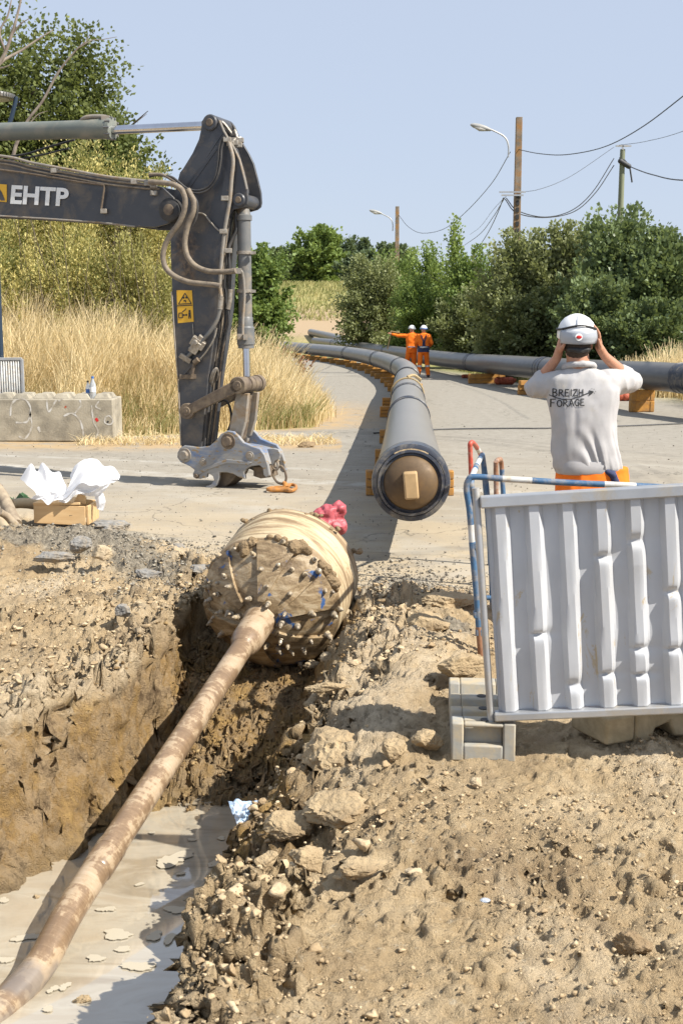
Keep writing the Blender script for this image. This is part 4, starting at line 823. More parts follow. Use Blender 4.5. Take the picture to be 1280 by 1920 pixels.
# red plastic over the swivel
m, nt, b = newmat('crumpled red plastic'); b.inputs['Base Color'].default_value = (0.42, 0.085, 0.10, 1); b.inputs['Roughness'].default_value = 0.48; b.inputs['Subsurface Weight'].default_value = 0.15; b.inputs['Subsurface Radius'].default_value = (.05, .01, .01)
bump(nt, b, noise(nt, coord(nt), 28, 4, 0.6, 1.5), 0.4, 0.01); M['redplastic'] = m
c = FC + DB*.66 + Vector((.02, .0, .20)); c = P(618, 966, (FC + DB*.72).y)
mb = MB(); mb.ball(c, .070, 16, 12, (1.15, 1, .85)); mb.ball(c + Vector((-.06, -.02, -.02)), .06); mb.ball(c + Vector((.06, 0, .025)), .045, sc3=(1, 1, 1.3)); mb.ball(c + Vector((.03, 0, -.07)), .07); mb.cap(c, FC + DB*.60, .06, .09)
me = remesh(mb, .008, 2); V = vcos(me); n_ = vnrm(me); r_ = 1-2*np.abs(fbm3(V[:, 0]*9, V[:, 1]*9, V[:, 2]*9, 2, 5)); setco(me, V + n_*(.020*(r_-.5) + .012*(1-2*np.abs(fbm3(V[:, 0]*24, V[:, 1]*24, V[:, 2]*24, 2, 6))))[:, None]); me.set_sharp_from_angle(angle=R(50))
rb = place(me, 'plastic_wrap', M['redplastic'], None, Vector((c.x, c.y, 0))); tag(rb, 'crumpled red plastic wrapped behind the top of the muddy barrel', 'plastic wrap')
# ------------------------------------------------------------------ welded pipelines on the road
PR = 0.2875
def zp(x, y): return (480 + x*0.328125, 560 + y*0.328125)
def pipe_mat(name, dust=.50, k_=1.0):
    m, nt, b = newmat(name); v = coord(nt)
    c = ramp(nt, noise(nt, mapping(nt, v, (1, .25, 1)), 2.2, 6, 0.6), [(0.35, (0.080*k_, 0.082*k_, 0.088*k_)), (0.65, (0.110*k_, 0.111*k_, 0.114*k_))])
    g = N(nt, 'ShaderNodeNewGeometry'); s = N(nt, 'ShaderNodeSeparateXYZ'); nt.links.new(g.outputs['Normal'], s.inputs[0])
    up = ramp(nt, math_(nt, 'ADD', s.outputs[2], math_(nt, 'MULTIPLY', noise(nt, mapping(nt, v, (1, .4, 1)), 3.5, 6, 0.6), 0.9)), [(0.70, (0, 0, 0)), (1.15, (dust, dust, dust))])
    # settled dust only on the top of the pipe
    c = mixc(nt, up, c, (0.34, 0.31, 0.26))
    c = mixc(nt, ramp(nt, noise(nt, mapping(nt, v, (7, .5, 7)), 3, 6, 0.7), [(0.60, (0, 0, 0)), (0.68, (.35, .35, .35))]), c, (0.28, 0.26, 0.22))
    nt.links.new(c, b.inputs['Base Color']); b.inputs['Roughness'].default_value = 0.36; bump(nt, b, noise(nt, v, 5, 4, 0.5), 0.10, 0.01); return m
M['pipe'] = pipe_mat('grey coated steel pipe'); M['pipe_clean'] = pipe_mat('darker grey coated steel pipe', .25, .8); M['pipe_end'] = pm('dark coated pipe end', (0.034, 0.040, 0.056), (0.052, 0.058, 0.074), 6, 0.3, 0.05, 40, dirt=(0.25, 0.22, 0.17), dfac=0.22, dscale=6)
def pipeline(name, label, path, joints, loc, nside=40, group=None, mat='pipe'):
    t = thing(name, label, 'pipeline', loc, group); pts = spline(path, 14); Ls = [0]
    for a, b_ in zip(pts[:-1], pts[1:]): Ls.append(Ls[-1] + (b_-a).length)
    def at(s):
        k = max(0, min(len(pts)-2, int(np.searchsorted(Ls, s))-1)); f = (s-Ls[k])/max(Ls[k+1]-Ls[k], 1e-9); return pts[k].lerp(pts[k+1], f), (pts[k+1]-pts[k]).normalized()
    cuts = [0] + [j for j in joints if j < Ls[-1]] + [Ls[-1]]
    for a, b_ in zip(cuts[:-1], cuts[1:]):
        n_ = max(4, int((b_-a)/0.8)); m_ = MB(); m_.tube([at(a+(b_-a)*i/n_)[0] for i in range(n_+1)], PR, nside); m_.build('pipe_section', M[mat], t, 50)
    for j in cuts[1:-1]:
        p, d = at(j); m_ = MB(); w_ = .22
        m_.lathe(p, d, [(-w_, PR+.001), (-w_, PR+.012), (-w_+.05, PR+.013), (-w_+.055, PR+.006), (-.02, PR+.006), (-.012, PR+.014), (.012, PR+.014), (.02, PR+.006), (w_-.055, PR+.006), (w_-.05, PR+.013), (w_, PR+.012), (w_, PR+.001)], nside, False, False); m_.build('joint_sleeve', M['pipe_end'], t, 30)
    return t, at, Ls[-1]
E0 = P(770, 905, 8.92)
EZ = E0.z
def pz(px, py, Y, z=None): q_ = P(px, py, Y); q_.z = z if z is not None else q_.z; return q_
pathA = [E0, pz(768, 830, 12.0, .52), pz(766, 765, 17.0, .50), pz(762, 706, 26.0, .50), pz(759, 682, 34.0, .50), pz(712, 671, 44, .50), pz(651, 662, 54, .50), pz(566, 649, 65, .5), pz(500, 641, 77, .5), pz(420, 635, 92, .5)]
PA, atA, LA = pipeline('pipeline', 'grey welded pipe whose capped end faces the pit, curving away left along the road', pathA, [7.9, 11.8, 19.5, 27.5, 36, 45, 54, 63, 73], (E0.x, E0.y, 0))
# capped end: sleeve, bevelled steel stub, domed cap and square lug
d = (E0 - atA(0.6)[0]).normalized()
mb = MB(); mb.lathe(E0, d, [(-.30, PR+.002), (-.30, PR+.010), (-.08, PR+.010), (.0, PR+.004), (.012, PR-.02), (.012, PR-.032), (.0, PR-.034)], 64, False, False); mb.build('end_sleeve', M['pipe_end'], PA, 30)
mb = MB(); mb.lathe(E0, d, [(.0, PR-.034), (.03, PR-.040), (.032, PR-.058), (.005, PR-.060), (.01, PR-.080)], 64, False, False); mb.build('end_collar', M['pipe_end'], PA, 30)
mb = MB(); mb.lathe(E0, d, [(-.02, PR-.078), (.035, PR-.088), (.055, .185), (.075, .16), (.092, .12), (.103, .07), (.107, .02), (.107, .001)], 56, False, True); CAPO = mb.build('end_cap', M['cap_rust'], PA, 50)
uu_, vv_, _ = basis(d); rr_ = Matrix((uu_, vv_, d)).transposed() @ Matrix.Rotation(R(5), 3, 'Z')
mb = MB(); mb.box(E0 + d*.15 + Vector((0, 0, -.005)), (.105, .20, .13), rr_); mb.build('pulling_lug', M['lug_paint'], CAPO, 30, .014, 3)
mb = MB(); mb.tube([E0 + d*.012 + (uu_*math.cos(a) + vv_*math.sin(a))*(PR-.045)*1.0 for a in [R(x) for x in range(60, 122, 6)]], .016, 6); mb.build('mud_smear', M['clay_clod'], PA)
# lifting sling over the bend
p, dd_ = atA(13.6); mb = MB(); mb.torus(p, dd_, PR+.014, .02, 32, 6); mb.tube([p + Vector((.0, 0, PR+.03)), p + Vector((.12, .1, PR+.06)), p + Vector((.26, .3, PR-.03))], .03, 6, smooth=3)
sl = mb.build('lifting_sling', M['sling'], None); recentre(sl, (p.x, p.y, 0)); tag(sl, 'tan lifting sling looped round the near pipe where it starts to bend', 'sling')
p, dd_ = atA(19.0); mb = MB(); mb.torus(p, dd_, PR+.012, .012, 32, 6); sl = mb.build('ratchet_strap', M['black'], None); recentre(sl, (p.x, p.y, 0)); tag(sl, 'dark strap tied round the near pipe beside the two walking workers', 'strap')

pathB = [pz(1330, 714, 22.6), pz(1240, 706, 24.2), pz(1100, 697, 28.5), pz(960, 686, 34), pz(860, 677, 42), pz(770, 665, 52), pz(700, 655, 63), pz(640, 646, 76), pz(590, 640, 90)]
p_first = pathB[0] + (pathB[0]-pathB[1])*1.6; pathB = [p_first] + pathB
PB, atB, LB = pipeline('pipeline', 'second grey welded pipe on the right passing behind the worker and under the hedge', pathB, [3.4, 11.5, 20, 29, 39, 50, 60], (p_first.x, p_first.y, 0), mat='pipe_clean')
pathC = [pz(583, 630, 100, 1.1), pz(612, 634, 92, .9), pz(648, 646, 80, .7)]
PC, atC, LC = pipeline('pipeline', 'short far pipe length lying slanted in front of the bare earth field', pathC, [], (pathC[0].x, pathC[0].y, 0), 20)

# timber blocks carrying the pipes
blk = MB(); 
def make_block():
    m_ = MB(); m_.box((0, 0, .05), (.34, .16, .1)); 
    return m_
def block_proto(w_=.62, dpt=.15, h_=.085):
    m_ = MB()
    # notched timber: two waists like the stacked blocks in the picture
    xs = [-w_/2, -w_/2+.10, -w_/2+.12, w_/2-.12, w_/2-.10, w_/2]; wd = [dpt/2, dpt/2, dpt/2-.012, dpt/2-.012, dpt/2, dpt/2]
    ring = [Vector((x, -y, 0)) for x, y in zip(xs, wd)] + [Vector((x, y, 0)) for x, y in reversed(list(zip(xs, wd)))]
    m_.prism(ring, (0, 0, h_)); return m_
bp_ = block_proto().build('timber_block', M['block_orange'], None, 30, .008)
first = [True]
def block(x, y, z, rz, label, group, sx=1.0, sz=1.0):
    if first[0]: o = bp_; first[0] = False
    else: o = bp_.copy(); COL.objects.link(o)
    o.location = (x, y, z); o.rotation_euler = (0, 0, rz); o.scale = (sx, 1, sz); tag(o, label, 'timber block', group); return o
bc = G(770, 930); y0 = bc.y + .1; x0 = E0.lerp(atA(y0-E0.y)[0], 1).x
for k, nm in enumerate(('bottom', 'middle', 'top')):
    block(x0-.30, y0, .002 + k*.088, 0.02*(k-1), f'{nm} orange block of the stack left of the capped pipe end', 'orange blocks by the pipe end', .52, 1)
    block(x0+.31, y0-.02, .002 + k*.088, -.03*(k-1), f'{nm} orange block of the stack right of the capped pipe end', 'orange blocks by the pipe end', .50, 1)
block(x0, y0+.02, .002, 0, 'orange sleeper directly beneath the capped pipe end', 'orange blocks by the pipe end', .62, 2.0)
for (s, n_) in ((6.4, 2), (9.3, 2), (14.5, 3), (17.3, 3), (23.5, 3)):
    p, d_ = atA(s); a = math.atan2(d_.y, d_.x) - math.pi/2
    lab = {6.4: 'under the near pipe short of its first joint', 9.3: 'under the near pipe beyond its first joint', 14.5: 'under the near pipe just before it bends', 17.3: 'under the bend of the near pipe', 23.5: 'under the near pipe in front of the two walking workers'}[s]
    for k in range(n_):
        q_ = p - Vector((d_.y, -d_.x, 0))*0
        block(q_.x - .06, q_.y, .002 + k*.088*(.21/.088)/n_*1.0, a + .05*(k-1), f'{("bottom", "second", "third")[k]} orange block {lab}', 'orange blocks under the near pipe', 1.5 if s > 12 else 1.2, .21/.088/n_)
ORD = 'first second third fourth fifth sixth seventh eighth ninth tenth eleventh twelfth thirteenth fourteenth fifteenth sixteenth seventeenth eighteenth nineteenth twentieth twenty-first twenty-second twenty-third twenty-fourth twenty-fifth'.split()
s = 26.0; i = 0
while s < 70:
    p, d_ = atA(s); a = math.atan2(d_.y, d_.x) - math.pi/2
    block(p.x - .10, p.y - .1, .002, a, f'{ORD[i]} orange block of the far curve, counted away from the walking workers', 'orange blocks under the far curve', 1.45, 2.0)
    s += 2.3 + .6*math.sin(i*2.1); i += 1
for (s, n_, lab, sx) in ((1.2, 3, 'at the right edge of the picture', 1.5), (2.6, 1, 'just left of the stack at the right edge', 1.0), (5.0, 2, 'right of the worker', .8), (8.2, 2, 'left of the worker', 1.3), (11.2, 3, 'beside the two walking workers', 2.2), (17.0, 2, 'behind the two walking workers', 1.8)):
    p, d_ = atB(s); a = math.atan2(d_.y, d_.x) - math.pi/2
    hb = p.z - PR - .003
    for k in range(n_): block(p.x - .12, p.y, .002 + k*hb/n_, a + .08*(k-1), f'{("lowest", "middle", "top")[k] if n_ > 1 else "single"} timber block under the right pipe {lab}', 'timber blocks under the right pipe', sx, hb/.0852/n_)
def sandbag(px, py, w_, h_, label, sd):
    c = G(px, py); s_ = w_/2
    me = clump([(c + Vector((dx*s_, dy, h_*.45)), h_*.52) for dx, dy in ((-.62, 0), (-.3, .03), (0, 0), (.3, -.02), (.62, 0))] + [(c + Vector((s_*.95, 0, h_*.55)), h_*.25)], .02, sd, .22, 7)
    V = vcos(me); V[:, 2] = np.maximum(V[:, 2], .002); setco(me, V); o = place(me, 'sandbag', M['bag_red'], None, Vector((c.x, c.y, 0))); tag(o, label, 'sandbag', 'red sandbags by the right pipe')
sandbag(945, 721, .62, .24, 'red sandbag under the right pipe, left of the worker', 3)
sandbag(1172, 752, .95, .22, 'wide red sandbag in front of the right pipe, right of the worker', 4)
sandbag(876, 709, .45, .14, 'flat red sandbag right of the two walking workers', 5)
# ------------------------------------------------------------------ corrugated steel fence panel on plastic feet
BL = G(926, 1346, .172); TL = P(899, 935, BL.y + .02)
FV = (TL - BL); FH = FV.length; FV.normalize()
FU = Vector((1, -.085, .063)).normalized(); FU = (FU - FV*FU.dot(FV)*.6).normalized(); FN = FU.cross(FV).normalized()
if FN.y > 0: FN = -FN                                   # towards the camera
FL = 2.05
FP = thing('site_hoarding', 'white corrugated steel fence panel with dented ribs standing in front of the worker', 'fence', (BL.x + 1, BL.y, 0))
def fpnt(u_, v_, d=0): return BL + FU*u_ + FV*v_ + FN*d
pitch = .135; nu = 15*14; nv = 190
us = np.linspace(.02, FL-.02, nu); vs_ = np.linspace(.03, FH-.03, nv); UU, VV = np.meshgrid(us, vs_)
rng = np.random.RandomState(4)
lean = UU + .0015*np.sin(VV*5 + UU*3) - .012*(VV/FH) 
ph = ((lean - .028) % pitch)/pitch
hgt_ = np.interp(ph, [0, .13, .42, .56, 1], [0, 1, 1, 0, 0])*.034
rib = np.floor((lean - .028)/pitch)
dents = [(1.3, .35, .010, 1), (2.3, .13, .020, 2), (3.3, .66, .014, 3), (3.3, .17, .010, 3), (4.35, .72, .020, 4), (4.35, .27, .012, 4), (4.35, .16, .008, 4), (5.4, .50, .016, 5), (5.4, .26, .010, 5), (7.3, .5, .02, 7), (8.3, .3, .02, 8), (9.3, .7, .02, 9)]
dis = np.zeros_like(UU); 
for (ru, v0_, sz, ri) in dents:
    m_ = (rib == ri); g_ = np.exp(-((VV - v0_)/sz)**2)
    hgt_ = np.where(m_, hgt_*(1 - .62*g_), hgt_); lean2 = np.exp(-((VV - v0_)/(sz*2.2))**2)*np.exp(-((UU - (ru*pitch+.05))/.05)**2); dis += -.006*lean2
# long creases where two ribs are pressed in
for ri, va, vb in ((2, .12, .9), (4, .3, .62), (5, .3, .5)):
    m_ = (rib == ri); hgt_ = np.where(m_ & (VV > va) & (VV < vb), hgt_*(1 - .28*np.sin((VV-va)/(vb-va)*math.pi)), hgt_)
U2 = UU + dis*0.6 + .0008*fbm2(UU*3, VV*4, 3, 3)
D2 = hgt_ - .004 + dis + .0022*fbm2(UU*5, VV*3, 3, 9) 
Vp = np.array(BL)[None, None, :] + np.array(FU)*U2[..., None] + np.array(FV)*VV[..., None] + np.array(FN)*D2[..., None]
idx = np.arange(nu*nv).reshape(nv, nu); Fq = np.stack([idx[:-1, :-1], idx[:-1, 1:], idx[1:, 1:], idx[1:, :-1]], -1).reshape(-1, 4)
me = mesh_np('corrugated_sheet', Vp.reshape(-1, 3), Fq); me.polygons.foreach_set('use_smooth', [True]*len(Fq)); me.set_sharp_from_angle(angle=R(28))
m, nt, b = newmat('dusty white coated sheet'); v = coord(nt)
c = ramp(nt, noise(nt, v, 3, 6, .6), [(0.35, (0.49, 0.50, 0.515)), (0.65, (0.43, 0.44, 0.455))])
c = mixc(nt, ramp(nt, noise(nt, mapping(nt, v, (1, 1, .35)), 9, 8, 0.75, 1.2), [(0.615, (0, 0, 0)), (0.65, (.8, .8, .8))]), c, (0.42, 0.33, 0.19))
c = mixc(nt, ramp(nt, noise(nt, v, 1.7, 8, 0.7), [(0.50, (0, 0, 0)), (0.75, (.4, .4, .4))]), c, (0.42, 0.39, 0.33))
nt.links.new(c, b.inputs['Base Color']); b.inputs['Roughness'].default_value = 0.42; bump(nt, b, noise(nt, v, 14, 4, .5), .08, .01); M['sheet'] = m
o = place(me, 'corrugated_sheet', M['sheet'], FP); sol = o.modifiers.new('thick', 'SOLIDIFY'); sol.thickness = .0015
def rail(name, a, b_, wd, dp, mat=None):
    m_ = MB(); d = (b_-a).normalized(); s_ = d.cross(FN).normalized()*(wd/2); f_ = FN*(dp/2)
    m_.prism([a+s_+f_, a-s_+f_, a-s_-f_, a+s_-f_], b_-a); return m_.build(name, mat or M['galv'], FP, 30, .006)
rail('top_rail', fpnt(.0, FH-.012, .014), fpnt(FL, FH-.012, .014), .048, .06); rail('bottom_rail', fpnt(.0, .012, .014), fpnt(FL, .012, .014), .034, .06)
mb = MB(); mb.cyl(fpnt(-.014, -.03, .0), fpnt(-.014, FH+.045, .0), .015, n=18); mb.build('side_post', M['galv'], FP, 40)
mb = MB(); mb.cyl(fpnt(FL+.018, -.03, .0), fpnt(FL+.018, FH+.045, .0), .020, n=18); mb.build('side_post', M['galv'], FP, 40)

def foot_mesh(L_=.66, W_=.265, H_=.165):
    m_ = MB(); hw = W_/2
    # side outline: humps across the top
    prof = [(0, 0), (0, H_), (.10, H_), (.115, H_-.055), (.19, H_-.055), (.205, H_-.012), (.27, H_-.012), (.285, H_-.06), (.36, H_-.06), (.375, H_-.012), (.45, H_-.012), (.465, H_-.055), (.55, H_-.055), (.565, H_), (L_, H_), (L_, 0), (L_-.08, 0), (L_-.10, .03), (.10, .03), (.08, 0)]
    for (xa, xb, y0_) in ((-hw, -.082, 0), (.082, hw, 0), (-.082, .082, .05)):
        pr = [(max(y, y0_) if y0_ else y, z) for y, z in prof]
        if y0_: pr = [(y0_, .028)] + [(max(y, y0_), max(z, .028)) for y, z in prof[1:-4]] + [(L_-.09, .028)]
        m_.prism([Vector((xa, y, z)) for y, z in pr], (xb-xa, 0, 0))
    m_.box((0, .026, .036), (.163, .05, .066)); m_.box((0, .02, H_-.010), (.163, .038, .017))
    return m_
ft = thing('ballast_block', 'grey plastic fence foot with a recessed front, under the left end of the fence panel', 'fence foot', (0, 0, 0))
foot_mesh().build('foot_body', M['foot_grey'], ft, 30, .007)
mb = MB()
for y_ in (.05, .237, .412): mb.lathe((0.01, y_, .158 if y_ > .1 else .163), (0, 0, 1), [(0, .022), (.004, .022)], 16)
mb2 = []
for y_ in (.05, .237, .412):
    k_ = MB(); k_.lathe((0.01, y_, .1555 if y_ > .1 else .1665), (0, 0, 1), [(-.004, .020), (.001, .022), (.0015, .018)], 16); k_.build('post_hole', M['black'], ft, 30)
g0 = G(905, 1426); ft.location = (g0.x, g0.y, -.005); ft.rotation_euler = (0, 0, R(-4))
# right foot: seen from its underside ribs, tan with dried mud
ft2 = thing('ballast_block', 'tan mud covered fence foot with stubby legs, under the right part of the fence panel', 'fence foot', (0, 0, 0))
mb = MB(); mb.prism([Vector((x, 0, z)) for x, z in [(-.02, .17), (-.02, .0), (.06, .0), (.085, .07), (.16, .09), (.19, .02), (.26, .01), (.29, .09), (.40, .10), (.43, .0), (.52, .0), (.54, .17)]], (0, .26, 0))
mb.box((-.10, .13, .09), (.15, .26, .12)); mb.box((.26, .13, .185), (.50, .22, .03)); mb.build('foot_body', M['foot_tan'], ft2, 30, .012)
g1 = G(1243, 1402); ft2.location = (g1.x - .10, g1.y + .02, -.004); ft2.rotation_euler = (0, 0, R(24))

# ------------------------------------------------------------------ tube barriers, blue and white bands, behind the panel
def banded(parent, pts, bands, r=.0165, smooth=0):
    pts = spline(pts, smooth) if smooth else [Vector(p) for p in pts]; Ls = [0]
    for a, b_ in zip(pts[:-1], pts[1:]): Ls.append(Ls[-1] + (b_-a).length)
    tot = Ls[-1]
    def at(s):
        k = max(0, min(len(pts)-2, int(np.searchsorted(Ls, s))-1)); f = (s-Ls[k])/max(Ls[k+1]-Ls[k], 1e-9); return pts[k].lerp(pts[k+1], f)
    s = 0
    for (fr, mt) in bands:
        e = fr*tot; inner = [q for q, l in zip(pts, Ls) if s + 1e-4 < l < e - 1e-4]
        m_ = MB(); m_.tube([at(s)] + inner + [at(e)], r, 12, caps=(s == 0 or fr == 1)); m_.build('tube_band', M[mt], parent, 50); s = e
b0 = G(902, 1252); YB = b0.y
def bx(px, py, dy=0): return P(px, py, YB + dy)
TB = thing('tube_barrier', 'blue and white banded tube barrier standing right behind the corrugated panel', 'barrier', (b0.x, b0.y, 0))
banded(TB, [bx(903, 1256), bx(898, 1190), bx(893, 1120), bx(886, 1040), bx(880, 960), bx(874, 918), bx(878, 900), bx(890, 894), bx(945, 898), bx(1010, 902), bx(1080, 906), bx(1150, 909), bx(1250, 914), bx(1420, 922, -.05), bx(1500, 930, -.08), bx(1515, 960, -.08), bx(1500, 1240, -.08)],
       [(.065, 'rust_tube'), (.19, 'blue_tube'), (.215, 'white_tube'), (.275, 'blue_tube'), (.33, 'blue_tube'), (.372, 'white_tube'), (.475, 'blue_tube'), (.52, 'white_tube'), (.66, 'blue_tube'), (1, 'blue_tube')], smooth=5)
mb = MB(); mb.tube([bx(893, 1120, .0), bx(960, 1123, 0), bx(1300, 1140, -.04)], .013, 10); mb.build('cross_tube', M['blue_tube'], TB, 50)
for (x, y) in ((887, 1022), (894, 1152), (898, 1185)):
    mb = MB(); mb.box(bx(x+2, y, .01), (.05, .05, .035)); mb.build('clamp', M['blue_tube'], TB, 30, .004)
g2 = G(912, 1235)
TB2 = thing('tube_barrier', 'narrow blue and white tube barrier seen end on, running back from the corner post', 'barrier', (g2.x, g2.y, 0))
def by(px, py, Y): return P(px, py, Y)
banded(TB2, [by(908, 1240, YB+.08), by(905, 1140, YB+.08), by(898, 1040, YB+.08), by(886, 930, YB+.08), by(883, 902, YB+.10), by(890, 880, YB+.3), by(902, 856, YB+1.0), by(905, 862, YB+1.03), by(914, 940, YB+1.04), by(921, 1090, YB+1.04), by(922, 1140, YB+1.04)],
       [(.08, 'rust_tube'), (.25, 'blue_tube'), (.29, 'white_tube'), (.34, 'blue_tube'), (.40, 'white_tube'), (.46, 'blue_tube'), (.56, 'white_tube'), (1, 'blue_tube')], r=.016, smooth=4)
g3 = P(884, 1100, 8.2)
TB3 = thing('tube_barrier', 'red and white tube barrier end standing farthest back of the barriers', 'barrier', (g3.x, 8.2, 0))
banded(TB3, [by(892, 1090, 8.2), by(888, 1000, 8.2), by(884, 920, 8.2), by(881, 845, 8.2), by(881, 832, 8.2), by(886, 830, 8.25), by(895, 842, 8.5), by(902, 856, 8.8), by(905, 870, 8.85), by(915, 1000, 8.9), by(918, 1060, 8.9)],
       [(.18, 'blue_tube'), (.42, 'red_tube'), (.50, 'red_tube'), (.56, 'white_tube'), (.62, 'red_tube'), (1, 'blue_tube')], smooth=4)
TB4 = thing('tube_barrier', 'rusty and blue tube barrier end just left of the worker', 'barrier', (P(935, 1000, 7.9).x, 7.9, 0))
banded(TB4, [by(935, 1112, 7.9), by(931, 1000, 7.9), by(929, 880, 7.9), by(930, 866, 7.9), by(935, 862, 8.0), by(939, 868, 8.1), by(943, 930, 8.1), by(948, 1020, 8.1), by(952, 1090, 8.1)],
       [(.22, 'blue_tube'), (.50, 'rust_tube'), (.60, 'rust_tube'), (.70, 'blue_tube'), (.85, 'blue_tube'), (1, 'rust_tube')], smooth=4)
# ------------------------------------------------------------------ people
def loft(mb, secs, n=28):                       # secs: (centre, half width vector, half depth vector)
    vs = []
    for c, hw, hd in secs:
        for i in range(n):
            a = 2*math.pi*i/n; ca, sa = math.cos(a), math.sin(a)
            k = 1/((abs(ca)**2.6 + abs(sa)**2.6)**(1/2.6)); vs.append(Vector(c) + Vector(hw)*ca*k + Vector(hd)*sa*k)
    fs = [(j*n+i, j*n+(i+1) % n, (j+1)*n+(i+1) % n, (j+1)*n+i) for j in range(len(secs)-1) for i in range(n)]
    fs += [tuple(reversed(range(n))), tuple(range((len(secs)-1)*n, len(secs)*n))]; mb.add(vs, fs)
YP = 6.86
def b3(px, py, Y=YP): return P(px, py, Y)
base = G(1110, 1200)
PN = thing('person', 'worker in light grey sweater seen from behind, both hands on his white helmet', 'person', (b3(1100, 900).x, YP, 0))
hc = b3(1081, 634, YP-.005)
# body: one continuous skin
mb = MB()
mb.ball(hc + Vector((0, .01, .0)), .098, 20, 14, (.80, .98, 1.12)); mb.ball(hc + Vector((0, .075, -.085)), .05, 12, 8, (1, 1, .9))   # skull, jaw
mb.ball(hc + Vector((0, .115, -.02)), .018)                                                                                                 # nose
for sx in (-1, 1): mb.ball(hc + Vector((sx*.083, .01, -.035)), .028, 10, 8, (.35, .7, 1.15))                                               # ears
nk = b3(1085, 690, YP+.0); mb.cap(hc + Vector((0, -.005, -.06)), nk + Vector((0, .0, -.04)), .060, .070, 18)
loft(mb, [(b3(1090, 708, YP+.01), (.13, 0, 0), (0, .075, 0)), (b3(1092, 760, YP+.01), (.155, 0, 0), (0, .10, 0)), (b3(1095, 840, YP+.01), (.135, 0, 0), (0, .09, 0)), (b3(1101, 900, YP+.01), (.15, 0, 0), (0, .10, 0)), (b3(1104, 955, YP+.01), (.165, 0, 0), (0, .11, 0))])
SH = {-1: b3(1040, 716, YP+.01), 1: b3(1146, 716, YP+.01)}
EL = {-1: b3(1001, 727, YP+.12), 1: b3(1184, 716, YP+.12)}
WR = {-1: b3(1043, 672, YP+.02), 1: b3(1133, 668, YP+.02)}
PALM = {-1: b3(1049, 652, YP-.005), 1: b3(1122, 650, YP-.01)}
for sx in (-1, 1):
    mb.cap(SH[sx], EL[sx], .052, .042, 16); mb.cap(EL[sx], WR[sx], .043, .026, 16)
    ctr = PALM[sx]; mb.cap(WR[sx], ctr, .026, .024, 12); mb.ball(ctr + Vector((0, .0, .012)), .040, 14, 10, (.42, .95, 1.05))
    # fingers run up the side of the shell, slightly spread, bending over it
    for k, (oy, ln_, sp_) in enumerate(((-.030, .074, -.016), (-.010, .084, -.004), (.012, .080, .006), (.032, .064, .016))):
        r0 = ctr + Vector((-sx*.004, oy, .040)); p1 = r0 + Vector((-sx*.006, sp_*.7, ln_*.42)); p2 = p1 + Vector((-sx*.014, sp_*.4, ln_*.34)); p3_ = p2 + Vector((-sx*.019, sp_*.2, ln_*.26))
        mb.cap(r0, p1, .0105, .0095, 10); mb.cap(p1, p2, .0095, .0088, 10); mb.cap(p2, p3_, .0088, .0075, 10)
    t0_ = ctr + Vector((0, -.030, -.012)); t1_ = t0_ + Vector((-sx*.008, -.028, .022)); t2_ = t1_ + Vector((-sx*.010, -.008, .030)); mb.cap(t0_, t1_, .013, .011, 10); mb.cap(t1_, t2_, .011, .009, 10)
HP = {-1: b3(1080, 950, YP), 1: b3(1128, 950, YP)}
for sx in (-1, 1):
    kn = Vector((PN.location.x + sx*.11, YP+.03, .50)); an = Vector((PN.location.x + sx*.13, YP+.0, .09)); mb.cap(HP[sx], kn, .085, .058, 16); mb.cap(kn, an, .055, .036, 16); mb.cap(an, an + Vector((sx*.03, .16, -.045)), .04, .032, 12)
me = remesh(mb, .0058, 2, .4); place(me, 'body', M['skin'], PN)
# hair at the nape
mb = MB(); mb.ball(hc + Vector((0, -.020, -.045)), .088, 18, 12, (.84, .86, .92)); me = remesh(mb, .008, 2); V = vcos(me); me2 = me; setco(me, V + vnrm(me)*(.004*fbm3(V[:, 0]*120, V[:, 1]*120, V[:, 2]*60, 2, 3))[:, None]); place(me, 'hair', M['hair'], PN)
# sweater
mb = MB()
W3 = lambda pxl, pxr, py, hd, dy=.01: ((P((pxl+pxr)/2, py, YP+dy)), Vector(((pxr-pxl)/2/324.0, 0, 0)), Vector((0, hd, 0)))
loft(mb, [W3(1062, 1108, 688, .075), W3(1050, 1128, 698, .090), W3(1034, 1150, 710, .105), W3(1028, 1160, 730, .118), W3(1029, 1158, 755, .125), W3(1033, 1155, 785, .125), W3(1036, 1156, 815, .120), W3(1037, 1158, 840, .118), W3(1038, 1159, 860, .120), W3(1040, 1160, 880, .122)])
for sx in (-1, 1):
    CF = EL[sx].lerp(WR[sx], .30)
    mb.cap(SH[sx] + Vector((-sx*.03, 0, -.012)), EL[sx].lerp(SH[sx], .45), .082, .066, 20); mb.cap(EL[sx].lerp(SH[sx], .45), EL[sx], .066, .058, 20)
    mb.cap(EL[sx], CF, .057, .046, 18)
    c2_ = EL[sx].lerp(WR[sx], .33); mb.cap(CF, c2_, .050, .048, 18)
me = remesh(mb, .0075, 5, .6); V = vcos(me); n_ = vnrm(me)
cz = P(1095, 870, YP).z
dl = np.zeros(len(V))
